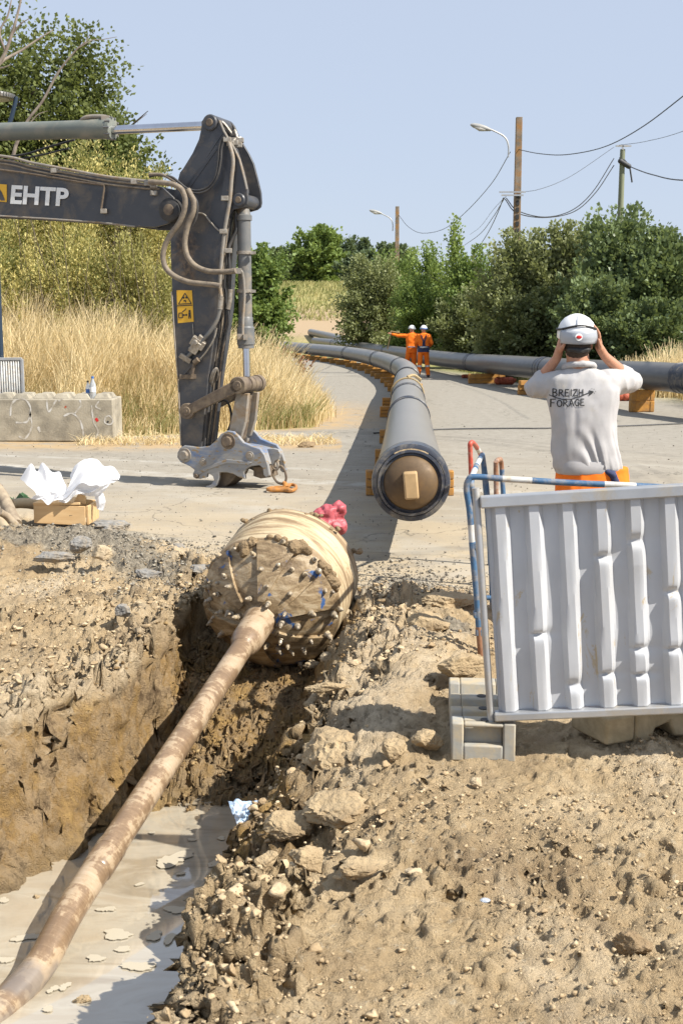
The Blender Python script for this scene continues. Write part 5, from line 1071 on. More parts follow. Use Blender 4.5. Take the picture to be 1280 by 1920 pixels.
# folds: slack cloth bunching above the waist, drag lines from the armpits
low = ss(cz+.28, cz+.02, V[:, 2])*ss(cz-.06, cz-.01, V[:, 2]+.0)
dl += low*.017*(1 - 2.2*np.abs(fbm3(V[:, 0]*3.0, V[:, 1]*3, V[:, 2]*7 + 9*(V[:, 0]-P(1094, 0, YP).x)**2*8 + 1.6*V[:, 0], 2, 71)))
dl += .013*fbm3(V[:, 0]*7, V[:, 1]*7, V[:, 2]*5, 3, 72)
arm = ss(.15, .22, np.abs(V[:, 0] - P(1094, 760, YP).x)); dl += arm*.006*(1 - 2.4*np.abs(fbm3(V[:, 0]*22, V[:, 1]*9, V[:, 2]*9, 2, 73)))
shd = ss(P(1094, 790, YP).z, P(1094, 735, YP).z, V[:, 2]); dl += shd*(1-arm)*.005*(1-2*np.abs(fbm3((V[:, 0]-V[:, 2]*.7)*9, V[:, 1]*3, V[:, 2]*4, 2, 74)))
dl += -.010*np.exp(-((V[:, 0] - P(1094, 0, YP).x)/.02)**2)*ss(1.0, 1.25, V[:, 2])*ss(1.5, 1.35, V[:, 2])*.6
setco(me, V + n_*dl[:, None]); swm = me
from mathutils.bvhtree import BVHTree
bvh = BVHTree.FromPolygons([Vector(v) for v in vcos(me)], [tuple(p.vertices) for p in me.polygons])
SW = place(me, 'sweater', M['sweater'], PN)
# collar roll and ribbed hem
mb = MB(); mb.torus(b3(1085, 688, YP+.005), Vector((0, .25, 1)), .082, .020, 28, 10, sx=1.0); me = remesh(mb, .007, 2); V = vcos(me); setco(me, V + vnrm(me)*(.006*fbm3(V[:, 0]*25, V[:, 1]*25, V[:, 2]*30, 2, 4))[:, None]); place(me, 'collar', M['sweater'], SW)
mb = MB(); loft(mb, [W3(1041, 1159, 862, .120), W3(1040, 1161, 870, .126), W3(1040, 1161, 883, .126), W3(1042, 1159, 887, .118)]); mb.build('hem', M['sweater'], SW, 60)
# trousers
mb = MB(); loft(mb, [W3(1046, 1172, 876, .110), W3(1043, 1174, 900, .118), W3(1042, 1174, 925, .125), W3(1042, 1172, 960, .13)])
for sx in (-1, 1):
    kn = Vector((PN.location.x + sx*.11, YP+.03, .50)); an = Vector((PN.location.x + sx*.13, YP+.0, .10)); mb.cap(HP[sx], kn, .105, .082, 18); mb.cap(kn, an, .082, .07, 18)
me = remesh(mb, .010, 3); V = vcos(me); setco(me, V + vnrm(me)*(.012*(1-2*np.abs(fbm3(V[:, 0]*9, V[:, 1]*9, V[:, 2]*6, 3, 77))))[:, None]); TR = place(me, 'trousers', M['hivis'], PN)
mb = MB(); a = b3(1152, 884, YP-.115); 
for (p, q, wd) in ((( 1147, 888), (1158, 915), .022), ((1136, 884), (1150, 892), .018)):
    A_ = b3(p[0], p[1], YP-.10); B_ = b3(q[0], q[1], YP-.112); mb.cap(A_, B_, wd, wd)
me = remesh(mb, .008, 1); place(me, 'tool_pocket', M['navy'], TR)
for sx in (-1, 1):
    an = Vector((PN.location.x + sx*.13, YP, .06)); mb = MB(); mb.cap(an + Vector((0, -.03, .05)), an + Vector((0, -.03, -.01)), .06, .055); mb.cap(an + Vector((0, -.04, -.02)), an + Vector((sx*.03, .17, -.025)), .045, .038)
    me = remesh(mb, .012, 2); V = vcos(me); V[:, 2] = np.maximum(V[:, 2], .004); setco(me, V); place(me, 'boot', M['black'], PN)
# helmet
HM = MB(); up = Vector((0, -.10, 1)).normalized(); 
prof = [(-.030, .112), (-.025, .118), (.0, .1175), (.03, .112), (.06, .097), (.085, .073), (.10, .045), (.108, .018), (.109, .001)]
m_ = MB(); m_.lathe(Vector((0, 0, 0)), (0, 0, 1), prof, 40, False, True)
vs2 = []
for v in m_.v: x, y, z = v; vs2.append(hc + Vector((x*.93, y*1.14 + .012, z)) + Vector((0, 0, .028 + .10*y)))
m2 = MB(); m2.add(vs2, m_.f); hel = m2.build('helmet', M['helmet'], PN, 50); sol = hel.modifiers.new('t', 'SOLIDIFY'); sol.thickness = .003
def hs(a, t, k=1.0):                            # point on the shell: angle from straight back, height
    r_ = float(np.interp(t, [q[0] for q in prof], [q[1] for q in prof]))*k; x = r_*math.sin(a); y = -r_*math.cos(a)
    return hc + Vector((x*.93, y*1.14 + .012, t)) + Vector((0, 0, .028 + .10*y))
def shellpatch(name, a0, a1, t0, t1, k, mat, par, n=12, m=5, sh=0):
    vs = []; 
    for j in range(m+1):
        for i in range(n+1):
            a = a0 + (a1-a0)*i/n; vs.append(hs(a, t0 + (t1-t0)*j/m, k))
    mm = MB(); mm.add(vs, [(j*(n+1)+i, j*(n+1)+i+1, (j+1)*(n+1)+i+1, (j+1)*(n+1)+i) for j in range(m) for i in range(n)]); o = mm.build(name, M[mat], par, 50); s_ = o.modifiers.new('t', 'SOLIDIFY'); s_.thickness = .006; s_.offset = 0; return o
shellpatch('rear_plate', -1.15, 1.15, -.050, .024, 1.045, 'helmet_grey', hel)
mb = MB(); mb.tube([hs(a, .022 + .030*math.cos(a)**2, 1.05) for a in [R(x) for x in range(-100, 101, 8)]], .006, 8); mb.build('strap', M['black'], hel)
shellpatch('crown_ridge', -.24, .24, .045, .100, 1.05, 'helmet', hel, 6, 6)
mb = MB(); q = hs(-.13, -.008, 1.09); mb.lathe(q, Vector((0, -1, .1)), [(-.004, .020), (.001, .020)], 24); bd = mb.build('badge_ring', M['white_paint'], hel); 
for v in bd.data.vertices: v.co.z = (v.co.z - (q.z)) * .62 + q.z if bd.parent is None else v.co.z
mb = MB(); mb.ball(q + Vector((0, -.004, 0)), .0155, 16, 8, (1, .2, .62)); mb.build('badge', M['red'], hel)
mb = MB(); mb.ball(hc + Vector((0, -.055, -.062)), .075, 16, 10, (.95, .62, .30)); mb.ball(hc + Vector((0, -.085, -.070)), .03, 10, 8, (1, .6, .5)); me = remesh(mb, .006, 1); place(me, 'adjuster_band', M['black'], hel)
# printed wording on the back: stroke letters laid on the cloth
ST = {'B': [[(0, 0), (0, 1), (.38, .95), (.42, .75), (.3, .56), (0, .52)], [(.05, .52), (.42, .45), (.5, .2), (.35, .03), (0, 0)]], 'R': [[(0, 0), (.03, 1), (.4, .93), (.43, .68), (.3, .55), (.03, .5)], [(.15, .5), (.6, -.05)]],
      'E': [[(.5, .98), (.04, 1), (0, 0), (.52, .03)], [(.02, .52), (.4, .54)]], 'I': [[(0, 0), (.04, 1)]], 'Z': [[(0, .95), (.55, 1), (0, 0), (.6, .05)]], 'H': [[(0, 0), (.04, 1)], [(.5, -.02), (.52, 1)], [(.02, .5), (.54, .52)]],
      'F': [[(.04, -.1), (.0, 1), (.6, 1.05)], [(.02, .52), (.42, .54)]], 'O': [[(.3, 1), (.08, .8), (.0, .45), (.12, .08), (.32, 0), (.52, .15), (.6, .5), (.5, .85), (.3, 1)]], 'A': [[(0, 0), (.3, 1.02), (.58, 0)], [(.1, .36), (.5, .38)]],
      'G': [[(.55, .85), (.35, 1), (.1, .8), (0, .4), (.15, .06), (.42, .03), (.52, .2), (.54, .45), (.32, .45)]]}
pr = MB()
def sw_pt(px, py): 
    o_ = P(px, py, YP - .6); h = bvh.ray_cast(Vector((P(px, py, YP-.12).x, YP-.8, P(px, py, YP-.12).z)), Vector((0, 1, 0))); return (h[0], h[1]) if h[0] else (P(px, py, YP-.12), Vector((0, -1, 0)))
def stroke(pts, wd, closed=False):
    P_ = []; 
    for a, b_ in zip(pts[:-1], pts[1:]):
        k = max(1, int(math.hypot(b_[0]-a[0], b_[1]-a[1])/1.5))
        P_ += [(a[0]+(b_[0]-a[0])*i/k, a[1]+(b_[1]-a[1])*i/k) for i in range(k)]
    P_.append(pts[-1]); L_ = []; R_ = []
    for i, p in enumerate(P_):
        a = P_[max(i-1, 0)]; b_ = P_[min(i+1, len(P_)-1)]; dx, dy = b_[0]-a[0], b_[1]-a[1]; l = math.hypot(dx, dy) or 1; nx, ny = -dy/l*wd/2, dx/l*wd/2
        for S_, sgn in ((L_, 1), (R_, -1)):
            h, n0 = sw_pt(p[0]+nx*sgn, p[1]+ny*sgn); S_.append(h + Vector((0, -.0035, 0)))
    k = len(P_); pr.add(L_ + R_, [(i, i+1, k+i+1, k+i) for i in range(k-1)])
def word(w_, x0_, x1_, yb0, yb1, h_, wd):
    adv = {'I': .3, 'A': .78, 'O': .82}; tot = sum(adv.get(c, .74) for c in w_); x = 0
    for i, c in enumerate(w_):
        f = x/tot; X0 = x0_ + (x1_-x0_)*f; yb = yb0 + (yb1-yb0)*f; sx_ = (x1_-x0_)/tot; hh = h_*(1.12 if i == 0 else 1)
        for s_ in ST[c]: stroke([(X0 + a*sx_, yb - b_*hh) for a, b_ in s_], wd)
        x += adv.get(c, .74)
word('BREIZH', 1039, 1096, 744, 742, 12.5, 1.9); word('FORAGE', 1036, 1098, 764, 760, 12.5, 1.9)
stroke([(1034, 742), (1042, 746), (1056, 749.5), (1070, 749), (1086, 744), (1100, 738), (1110, 735)], 1.6); stroke([(1104, 741), (1112, 735), (1104, 733)], 2.6)
for (x, y) in ((1113, 730), (1116, 734), (1113, 738), (1109, 729)): stroke([(x, y), (x+1.2, y)], 1.4)
wp = pr.build('printed_wording', M['black'], SW, 0)

# --- workers farther off
def far_person(label, px, foot_px, Y, lean, torso, legs, hcol, pose, vox=.02, straps=False, turn=0):
    t = thing('person', label, 'person', (P(px, 700, Y).x, Y, 0), 'workers beside the pipes'); X0 = t.location.x
    def q(x, y, z): c_, s_ = math.cos(turn), math.sin(turn); return Vector((X0 + x*c_ - y*s_, Y + x*s_ + y*c_, z))
    H = 1.74; hd = q(lean*.9, 0, 1.60); J = {}
    for sx in (-1, 1): J[sx] = dict(sh=q(sx*.17+lean*.7, 0, 1.40), hip=q(sx*.09, 0, .92), kn=q(sx*.10+pose['k'][sx][0], pose['k'][sx][1], .50+pose['k'][sx][2]), an=q(sx*.11+pose['a'][sx][0], pose['a'][sx][1], .09+pose['a'][sx][2]), el=q(*pose['e'][sx]), wr=q(*pose['w'][sx]))
    b_ = MB(); b_.ball(hd, .098, 14, 10, (.8, 1, 1.12)); b_.ball(hd+Vector((0, .06, -.08)), .05); b_.cap(hd - Vector((0, 0, .08)), q(lean*.75, 0, 1.42), .055, .065); j = MB(); tr = MB()
    loft(b_, [(q(lean*.7, 0, 1.42), (.14, 0, 0), (0, .08, 0)), (q(lean*.4, 0, 1.15), (.13, 0, 0), (0, .09, 0)), (q(0, 0, .92), (.15, 0, 0), (0, .1, 0))], 16)
    loft(j, [(q(lean*.75, 0, 1.50), (.07, 0, 0), (0, .07, 0)), (q(lean*.7, 0, 1.45), (.17, 0, 0), (0, .10, 0)), (q(lean*.6, 0, 1.30), (.20, 0, 0), (0, .125, 0)), (q(lean*.3, 0, 1.10), (.18, 0, 0), (0, .12, 0)), (q(0, 0, .93), (.19, 0, 0), (0, .13, 0)), (q(0, 0, .86), (.19, 0, 0), (0, .13, 0))], 20)
    loft(tr, [(q(0, 0, 1.0), (.165, 0, 0), (0, .11, 0)), (q(0, 0, .82), (.185, 0, 0), (0, .13, 0))], 18)
    for sx in (-1, 1):
        d_ = J[sx]; b_.cap(d_['sh'], d_['el'], .05, .04); b_.cap(d_['el'], d_['wr'], .04, .028); hw = (d_['wr']-d_['el']).normalized(); b_.cap(d_['wr'], d_['wr']+hw*.08, .03, .03)
        for f_ in range(4): b_.cap(d_['wr']+hw*.08+Vector((0, (f_-1.5)*.02, 0)), d_['wr']+hw*(.15)+Vector((0, (f_-1.5)*.022, -.01)), .011, .009, 8)
        b_.cap(d_['wr']+hw*.03, d_['wr']+hw*.07+Vector((0, .03, .03)), .012, .01, 8)
        b_.cap(d_['hip'], d_['kn'], .08, .055); b_.cap(d_['kn'], d_['an'], .055, .04)
        j.cap(d_['sh'], d_['el'], .075, .06); j.cap(d_['el'], d_['el'].lerp(d_['wr'], .85), .058, .045); tr.cap(d_['hip'], d_['kn'], .10, .082); tr.cap(d_['kn'], d_['an'], .082, .07)
    place(remesh(b_, vox, 1), 'body', M['skin'], t); jm = remesh(j, vox, 2); V = vcos(jm); setco(jm, V + vnrm(jm)*(.015*fbm3(V[:, 0]*9, V[:, 1]*9, V[:, 2]*9, 2, 5))[:, None]); jk = place(jm, 'jacket', M[torso], t)
    tm_ = remesh(tr, vox, 2); tr_o = place(tm_, 'trousers', M[legs], t)
    m_ = MB(); 
    for zz in (1.02,): m_.torus(q(lean*.15, 0, zz), (0, 0, 1), .135, .028, 20, 6, sx=1.4)
    m_.build('reflective_band', M['reflect'], jk)
    for sx in (-1, 1):
        d_ = J[sx]; k2 = d_['kn'].lerp(d_['an'], .35); m_ = MB(); m_.lathe(k2, (d_['an']-d_['kn']), [(-.03, .088), (.03, .085)], 14, False, False); m_.build('reflective_band', M['reflect'], tr_o)
        m_ = MB(); m_.cap(d_['an'], d_['an'] - Vector((0, 0, .03)), .06, .055); m_.cap(d_['an'] - Vector((0, .04, .03)), d_['an'] + Vector((0, .14, -.04)), .05, .04); bm_ = remesh(m_, .02, 1); V = vcos(bm_); V[:, 2] = np.maximum(V[:, 2], .003); setco(bm_, V); place(bm_, 'boot', M['black'], t)
    m_ = MB(); m_.lathe(hd + Vector((0, 0, .02)), (0, 0, 1), [(0, .125), (.03, .122), (.08, .10), (.12, .06), (.135, .02)], 20); m_.box(hd + Vector((0, .12, .03)), (.16, .1, .015)); ho_ = m_.build('helmet', M['helmet'], t, 50)
    m_ = MB(); m_.lathe(hd + Vector((0, 0, .02)), (0, 0, 1), [(0, .129), (.035, .127)], 20, False, False); m_.build('helmet_band', M[hcol], ho_)
    if straps:
        for sx in (-1, 1): 
            m_ = MB(); m_.tube([q(sx*.09, -.13, 1.42), q(sx*.02, -.14, 1.22), q(sx*.03, -.145, 1.02)], .022, 8); m_.build('brace_strap', M['navy'], jk)
        m_ = MB(); loft(m_, [(q(0, 0, 1.06), (.185, 0, 0), (0, .135, 0)), (q(0, 0, .86), (.20, 0, 0), (0, .145, 0))], 20); m_.build('tool_belt', M['navy'], jk, 50)
    return t
YW = G(800, 708).y
far_person('worker in orange with dark belt and braces, striding beside the near pipe', 793, 708, YW, .0, 'hivis', 'hivis', 'helmet_blue',
    {'k': {-1: (-.02, -.03, 0), 1: (.03, .12, .02)}, 'a': {-1: (-.05, -.10, .05), 1: (.06, .02, 0)}, 'e': {-1: (-.27, .03, 1.16), 1: (.28, .02, 1.16)}, 'w': {-1: (-.22, .22, 1.02), 1: (.22, .22, 1.05)}}, straps=True)
far_person('worker in orange stretching one arm out to the left over the pipe', 771, 706, YW+.6, .0, 'hivis', 'hivis', 'helmet_grey',
    {'k': {-1: (-.06, .04, 0), 1: (-.02, .02, 0)}, 'a': {-1: (-.12, -.05, 0), 1: (.02, .05, 0)}, 'e': {-1: (-.46, .0, 1.40), 1: (.24, .1, 1.15)}, 'w': {-1: (-.70, .0, 1.46), 1: (.10, .26, 1.05)}})
far_person('tiny distant worker in orange with a white helmet beyond the tall grass', 508, 640, 78, .0, 'hivis', 'hivis', 'helmet_grey',
    {'k': {-1: (0, 0, 0), 1: (0, 0, 0)}, 'a': {-1: (0, 0, 0), 1: (0, 0, 0)}, 'e': {-1: (-.27, .03, 1.16), 1: (.28, .02, 1.16)}, 'w': {-1: (-.2, .2, .95), 1: (.2, .2, .95)}}, vox=.035)
far_person('faint distant worker in orange half hidden behind the excavator cylinder', 481, 640, 82, .0, 'hivis', 'hivis', 'helmet_grey',
    {'k': {-1: (0, 0, 0), 1: (0, 0, 0)}, 'a': {-1: (0, 0, 0), 1: (0, 0, 0)}, 'e': {-1: (-.27, .03, 1.16), 1: (.28, .02, 1.16)}, 'w': {-1: (-.2, .2, .95), 1: (.2, .2, .95)}}, vox=.035)
# rod and rope the second worker holds out
h_ = P(737, 622, YW+.6); mb = MB(); mb.tube([h_ + Vector((-.1, 0, -.1)), h_ + Vector((-.08, 0, .02)), h_, h_ + Vector((.16, 0, -.02)), h_ + Vector((.22, 0, -.03))], .018, 6, smooth=3); mb.tube([h_ + Vector((-.08, 0, -.05)), P(726, 655, YW+.8)], .022, 6)
o = mb.build('rope', M['sling'], None); recentre(o, P(726, 655, YW+.8)); tag(o, 'rope held out by the worker with the stretched arm, hanging to the pipe', 'rope')
# ------------------------------------------------------------------ left side: concrete block, panel, bottles, crate, sheet
c0 = G(0, 828); YC = c0.y
def cb(px, py, dy=0): return P(px, py, YC + dy)
bl = cb(-60, 829); br = cb(214, 826); ht = cb(100, 748).z
CB = thing('concrete_block', 'long cast concrete barrier block with studs and white graffiti beside the dry grass', 'concrete block', ((bl.x+br.x)/2, YC+.3, 0))
mb = MB(); mb.prism([(bl.x, YC, 0), (br.x, YC, 0), (br.x, YC, ht), (bl.x, YC, ht)], (0, .75, 0)); o = mb.build('block_body', M['concrete'], CB, 30, .02, 3)
for k in range(8):
    x = bl.x + .22 + k*.31
    if x > br.x - .15: break
    mb = MB(); r1, r2 = .13, .08
    for yy in (.16, .52): mb.add([(x-r1, YC+yy-.11, ht-.002), (x+r1, YC+yy-.11, ht-.002), (x+r1, YC+yy+.11, ht-.002), (x-r1, YC+yy+.11, ht-.002), (x-r2, YC+yy-.07, ht+.075), (x+r2, YC+yy-.07, ht+.075), (x+r2, YC+yy+.07, ht+.075), (x-r2, YC+yy+.07, ht+.075)], [(0, 1, 5, 4), (1, 2, 6, 5), (2, 3, 7, 6), (3, 0, 4, 7), (4, 5, 6, 7), (0, 3, 2, 1)]); mb.build('stud', M['concrete'], CB, 30, .01); mb = MB()
# sprayed marks: smears and loops, flat on the face
m, nt, b = newmat('faded white spray paint'); v = coord(nt); b.inputs['Roughness'].default_value = .8
nt.links.new(ramp(nt, noise(nt, v, 9, 5, .7), [(.42, (0.56, 0.55, 0.52)), (.58, (0.37, 0.335, 0.27))]), b.inputs['Base Color']); M['spray'] = m
def spray(pts, r=.013, mat='spray'):
    P_ = spline([Vector((cb(x, y).x, YC-.003, cb(x, y).z)) for x, y in pts], 6); mb_ = MB(); k = len(P_); L_ = []; R_ = []
    for i, p in enumerate(P_):
        d = (P_[min(i+1, k-1)] - P_[max(i-1, 0)]).normalized(); n_ = Vector((-d.z, 0, d.x))*r*(.7+.5*abs(math.sin(i*.7))); L_.append(p+n_); R_.append(p-n_)
    mb_.add(L_+R_, [(i, i+1, k+i+1, k+i) for i in range(k-1)]); mb_.build('graffiti_stroke', M[mat], CB, 0)
spray([(20, 780), (24, 755), (45, 748), (58, 765), (52, 790), (30, 792)]); spray([(56, 770), (60, 800), (48, 822), (36, 818)]); spray([(88, 750), (92, 772), (106, 750)], .012); spray([(110, 752), (118, 748)], .01)
spray([(140, 776), (152, 760), (150, 750)], .012); spray([(120, 780), (136, 775), (150, 788), (156, 808), (155, 824)], .014); spray([(186, 752), (180, 762), (190, 768)], .01); spray([(172, 760), (176, 790), (184, 808), (180, 822)], .012); spray([(198, 782), (206, 780), (212, 790), (206, 796), (197, 792), (198, 782)], .01)
spray([(72, 800), (76, 810)], .02); spray([(180, 784), (184, 790)], .02, 'red'); spray([(201, 790), (204, 792)], .016, 'black'); spray([(122, 762), (125, 764)], .016, 'bag_red')
def bottle(px, y0_, h_, r_, label, cap, body, dy=.2):
    b_ = P(px, y0_, YC+dy); b_.z = ht + .001; t = thing('bottle', label, 'bottle', b_, 'bottles on the concrete block')
    m_ = MB(); m_.lathe(b_, (0, 0, 1), [(0, r_*.9), (.01, r_), (h_*.62, r_), (h_*.82, r_*.45), (h_*.9, r_*.38)], 18); m_.build('bottle_body', M[body], t, 50)
    m_ = MB(); m_.lathe(b_, (0, 0, 1), [(h_*.9, r_*.44), (h_, r_*.44)], 14); m_.build('cap', M[cap], t, 50)
    m_ = MB(); m_.lathe(b_, (0, 0, 1), [(h_*.30, r_*1.01), (h_*.52, r_*1.01)], 18, False, False); m_.build('bottle_label', M['helmet_blue' if body == 'white_paint' else 'white_paint'], t, 50)
bottle(175, 745, .34, .048, 'clear plastic water bottle standing on the concrete block', 'helmet_blue', 'clear_plastic', .14); bottle(166, 745, .27, .036, 'slim white bottle with a dark cap left of the clear one', 'black', 'white_paint', .20)
# white corrugated panel behind the block
YF = YC + .95; p0_ = P(-90, 745, YF); p1_ = P(45, 745, YF); zt = P(0, 673, YF).z; zb = .25
WP = thing('site_hoarding', 'white ribbed fence panel standing behind the graffiti block at the left edge', 'fence', ((p0_.x+p1_.x)/2, YF, 0))
n_ = 56; xs_ = np.linspace(p0_.x+.03, p1_.x-.03, n_*4+1); dp = np.interp((np.arange(n_*4+1) % 8), [0, 1, 4, 5, 8], [0, 1, 1, 0, 0])*.025
mb = MB(); mb.add([(x, YF-d, z) for z in (zb+.03, zt-.02) for x, d in zip(xs_, dp)], [(i, i+1, len(xs_)+i+1, len(xs_)+i) for i in range(len(xs_)-1)]); o = mb.build('corrugated_sheet', M['white_tube'], WP, 20); s_ = o.modifiers.new('t', 'SOLIDIFY'); s_.thickness = .002
mb = MB(); mb.box(((p0_.x+p1_.x)/2, YF-.01, zt), (p1_.x-p0_.x, .05, .045)); mb.build('top_rail', M['galv'], WP, 30, .005)
mb = MB(); mb.box((p1_.x, YF-.011, (zt)/2+.02), (.045, .052, zt-.04)); mb.build('side_post', M['galv'], WP, 30, .005)
# dark blue post with a ring shaped lantern
YL = 20.6; pb = P(3, 700, YL); top = P(5, 300, YL)
LP = thing('street_lamp', 'dark blue lamp post with a round lantern at the left edge behind the excavator boom', 'street lamp', (pb.x, YL, 0))
mb = MB(); mb.cyl((pb.x, YL, 0), (pb.x, YL, P(3, 250, YL).z), .055, n=20); mb.build('post', M['blue_post'], LP)
mb = MB(); mb.tube([(pb.x, YL, P(3, 262, YL).z), P(14, 240, YL), P(26, 205, YL), P(31, 182, YL)], .035, 10, smooth=4); mb.build('bracket', M['blue_post'], LP)
cL = P(-12, 180, YL); mb = MB(); mb.lathe(cL, (0, 0, 1), [(-.05, .28), (-.04, .33), (.0, .34), (.03, .33), (.045, .25)], 36); lo_ = mb.build('lantern', M['steel_mid'], LP, 30)
mb = MB(); mb.lathe(cL, (0, 0, 1), [(-.056, .26), (-.051, .26)], 30); mb.build('lantern_glass', M['lamp_shell'], lo_)
for k in range(40):
    a = 2*math.pi*k/40; mb = MB(); mb.box(cL + Vector((math.cos(a)*.345, math.sin(a)*.345, -.005)), (.012, .012, .06), Matrix.Rotation(a, 3, 'Z')); mb.build('fin', M['steel_mid'], lo_, 0)

# pine crate of three boards and the white sheet thrown over it
g = G(120, 978, .10); YK = g.y
PB_ = thing('wooden_crate', 'low pine board crate half buried in rubble beside the white sheet', 'crate', (g.x, YK+.2, .05))
def kp(px, py, dy=0): return P(px, py, YK+dy)
zt_ = kp(120, 945).z; zb_ = kp(120, 985).z
mb = MB(); a = kp(63, 945); b_ = kp(160, 950); mb.prism([a, b_, Vector((b_.x, b_.y-.02, zb_)), Vector((a.x, a.y, zb_+.02))], (0, .022, 0)); o = mb.build('front_board', M['wood'], PB_, 30, .003)
mb = MB(); c = kp(160, 950, .0); d_ = P(181, 938, YK+.42); mb.prism([c + Vector((0, .03, 0)), d_, Vector((d_.x, d_.y, zb_)), Vector((c.x, c.y+.03, zb_))], (.022, 0, 0)); mb.build('side_board', M['wood'], PB_, 30, .003)
mb = MB(); d0 = P(88, 930, YK+.42); mb.prism([d0, d_, Vector((d_.x, d_.y, zb_)), Vector((d0.x, d0.y, zb_))], (0, .022, 0)); mb.build('back_board', M['wood'], PB_, 30, .003)
mb = MB(); mb.prism([kp(62, 947, -.004)+Vector((0, 0, 0)), kp(150, 947, -.004), P(163, 936, YK+.34), P(85, 936, YK+.34)], (0, 0, .02)); mb.build('top_board', M['wood'], PB_, 30, .003)
mb = MB(); mb.prism([kp(136, 945, .06), kp(160, 945, .06), kp(160, 922, .06), kp(148, 924, .06)], (0, .025, 0)); mb.build('corner_block', M['wood'], PB_, 30, .003)
mb = MB()
for (x0_, x1_, y0_, y1_) in ((131, 132, 966, 975), (131, 150, 974.2, 975), (131, 150, 966, 966.8), (149.4, 150, 966, 975), (135, 136, 968, 973), (138.5, 139.5, 968, 973), (134, 137, 972.3, 973), (142, 147, 969, 970), (142, 147, 972, 973)): 
    p_ = kp((x0_+x1_)/2, (y0_+y1_)/2, -.0035); mb.box(p_, (abs(x1_-x0_)/F*YK*1.02, .003, abs(y1_-y0_)/F*YK*1.02))
mb.build('stamp', M['black'], o, 0)
# sheet: a crumpled cloth surface rising in two lobes
m, nt, b = newmat('thin white plastic sheet'); b.inputs['Base Color'].default_value = (0.80, 0.81, 0.83, 1); b.inputs['Roughness'].default_value = .45
t_ = N(nt, 'ShaderNodeBsdfTranslucent'); t_.inputs[0].default_value = (.8, .82, .86, 1); mx = N(nt, 'ShaderNodeMixShader', inp={0: .35}); nt.links.new(b.outputs[0], mx.inputs[1]); nt.links.new(t_.outputs[0], mx.inputs[2]); nt.links.new(mx.outputs[0], nt.nodes['Material Output'].inputs['Surface']); M['plastic_sheet'] = m
def lobe(name, ctl, nu_, nv_, seed, amp, par):    # ctl: rows of pixel control points with depth offset
    rows_ = [[P(x, y, YK+dy) for x, y, dy in r] for r in ctl]
    cols = [spline(r, max(2, nu_//(len(r)-1))) for r in rows_]; k = len(cols[0]); grid = []
    for i in range(k): grid.append(spline([c[i] for c in cols], max(2, nv_//(len(cols)-1))))
    V = np.array([[tuple(p) for p in col_] for col_ in grid]); h_, w_ = V.shape[:2]; A_ = V.reshape(-1, 3)
    uu, vv = np.meshgrid(np.arange(w_)/w_, np.arange(h_)/h_); f_ = 1-2.4*np.abs(fbm2(uu.ravel()*2.6+seed, vv.ravel()*2.2+uu.ravel()*1.5, 3, seed, .38)); g_ = 1-2*np.abs(fbm2(uu.ravel()*2+seed+9, vv.ravel()*2, 2, seed+5, .4))
    A_[:, 1] -= amp*f_*1.3; A_[:, 2] += amp*.35*g_; A_[:, 0] += amp*.35*f_
    id_ = np.arange(h_*w_).reshape(h_, w_); me = mesh_np(name, A_, np.stack([id_[:-1, :-1], id_[1:, :-1], id_[1:, 1:], id_[:-1, 1:]], -1).reshape(-1, 4)); me.polygons.foreach_set('use_smooth', [True]*len(me.polygons)); me.set_sharp_from_angle(angle=R(35))
    return place(me, name, M['plastic_sheet'], par)
WS = thing('plastic_sheet', 'crumpled white plastic sheet billowing up in two lobes on the pine crate', 'plastic sheet', (g.x+.05, YK+.2, .15))
lobe('left_lobe', [[(38, 898, .25), (58, 870, .28), (70, 884, .3), (80, 868, .3), (98, 885, .3), (112, 884, .28), (118, 898, .25)], [(50, 908, .1), (66, 900, .1), (80, 905, .1), (94, 908, .1), (106, 912, .1), (118, 912, .1), (128, 918, .1)], [(68, 924, -.05), (78, 926, -.05), (88, 927, -.05), (98, 930, -.04), (108, 930, -.03), (118, 930, 0), (136, 928, .02)], [(58, 936, -.05), (70, 938, -.07), (80, 938, -.08), (90, 946, -.1), (100, 940, -.06), (112, 938, -.02), (134, 938, .02)]], 60, 48, 3, .030, WS)
lobe('right_lobe', [[(132, 892, .2), (142, 872, .26), (160, 860, .3), (182, 860, .3), (196, 874, .32), (214, 877, .3), (226, 892, .28)], [(132, 905, .1), (144, 892, .1), (162, 884, .08), (180, 884, .08), (194, 892, .1), (206, 898, .14), (220, 900, .2)], [(120, 930, .0), (134, 922, -.02), (150, 910, -.03), (168, 912, -.02), (182, 910, 0), (194, 910, .05), (206, 908, .12)], [(110, 940, .0), (126, 942, -.02), (144, 928, -.02), (160, 930, .04), (172, 932, .06), (184, 930, .1), (196, 922, .14)]], 60, 48, 7, .032, WS)
lobe('trailing_corner', [[(176, 925, .15), (184, 920, .15), (194, 925, .15)], [(180, 940, .12), (186, 938, .1), (198, 940, .12)], [(182, 955, .1), (188, 956, .1), (194, 958, .1)]], 14, 14, 12, .012, WS)
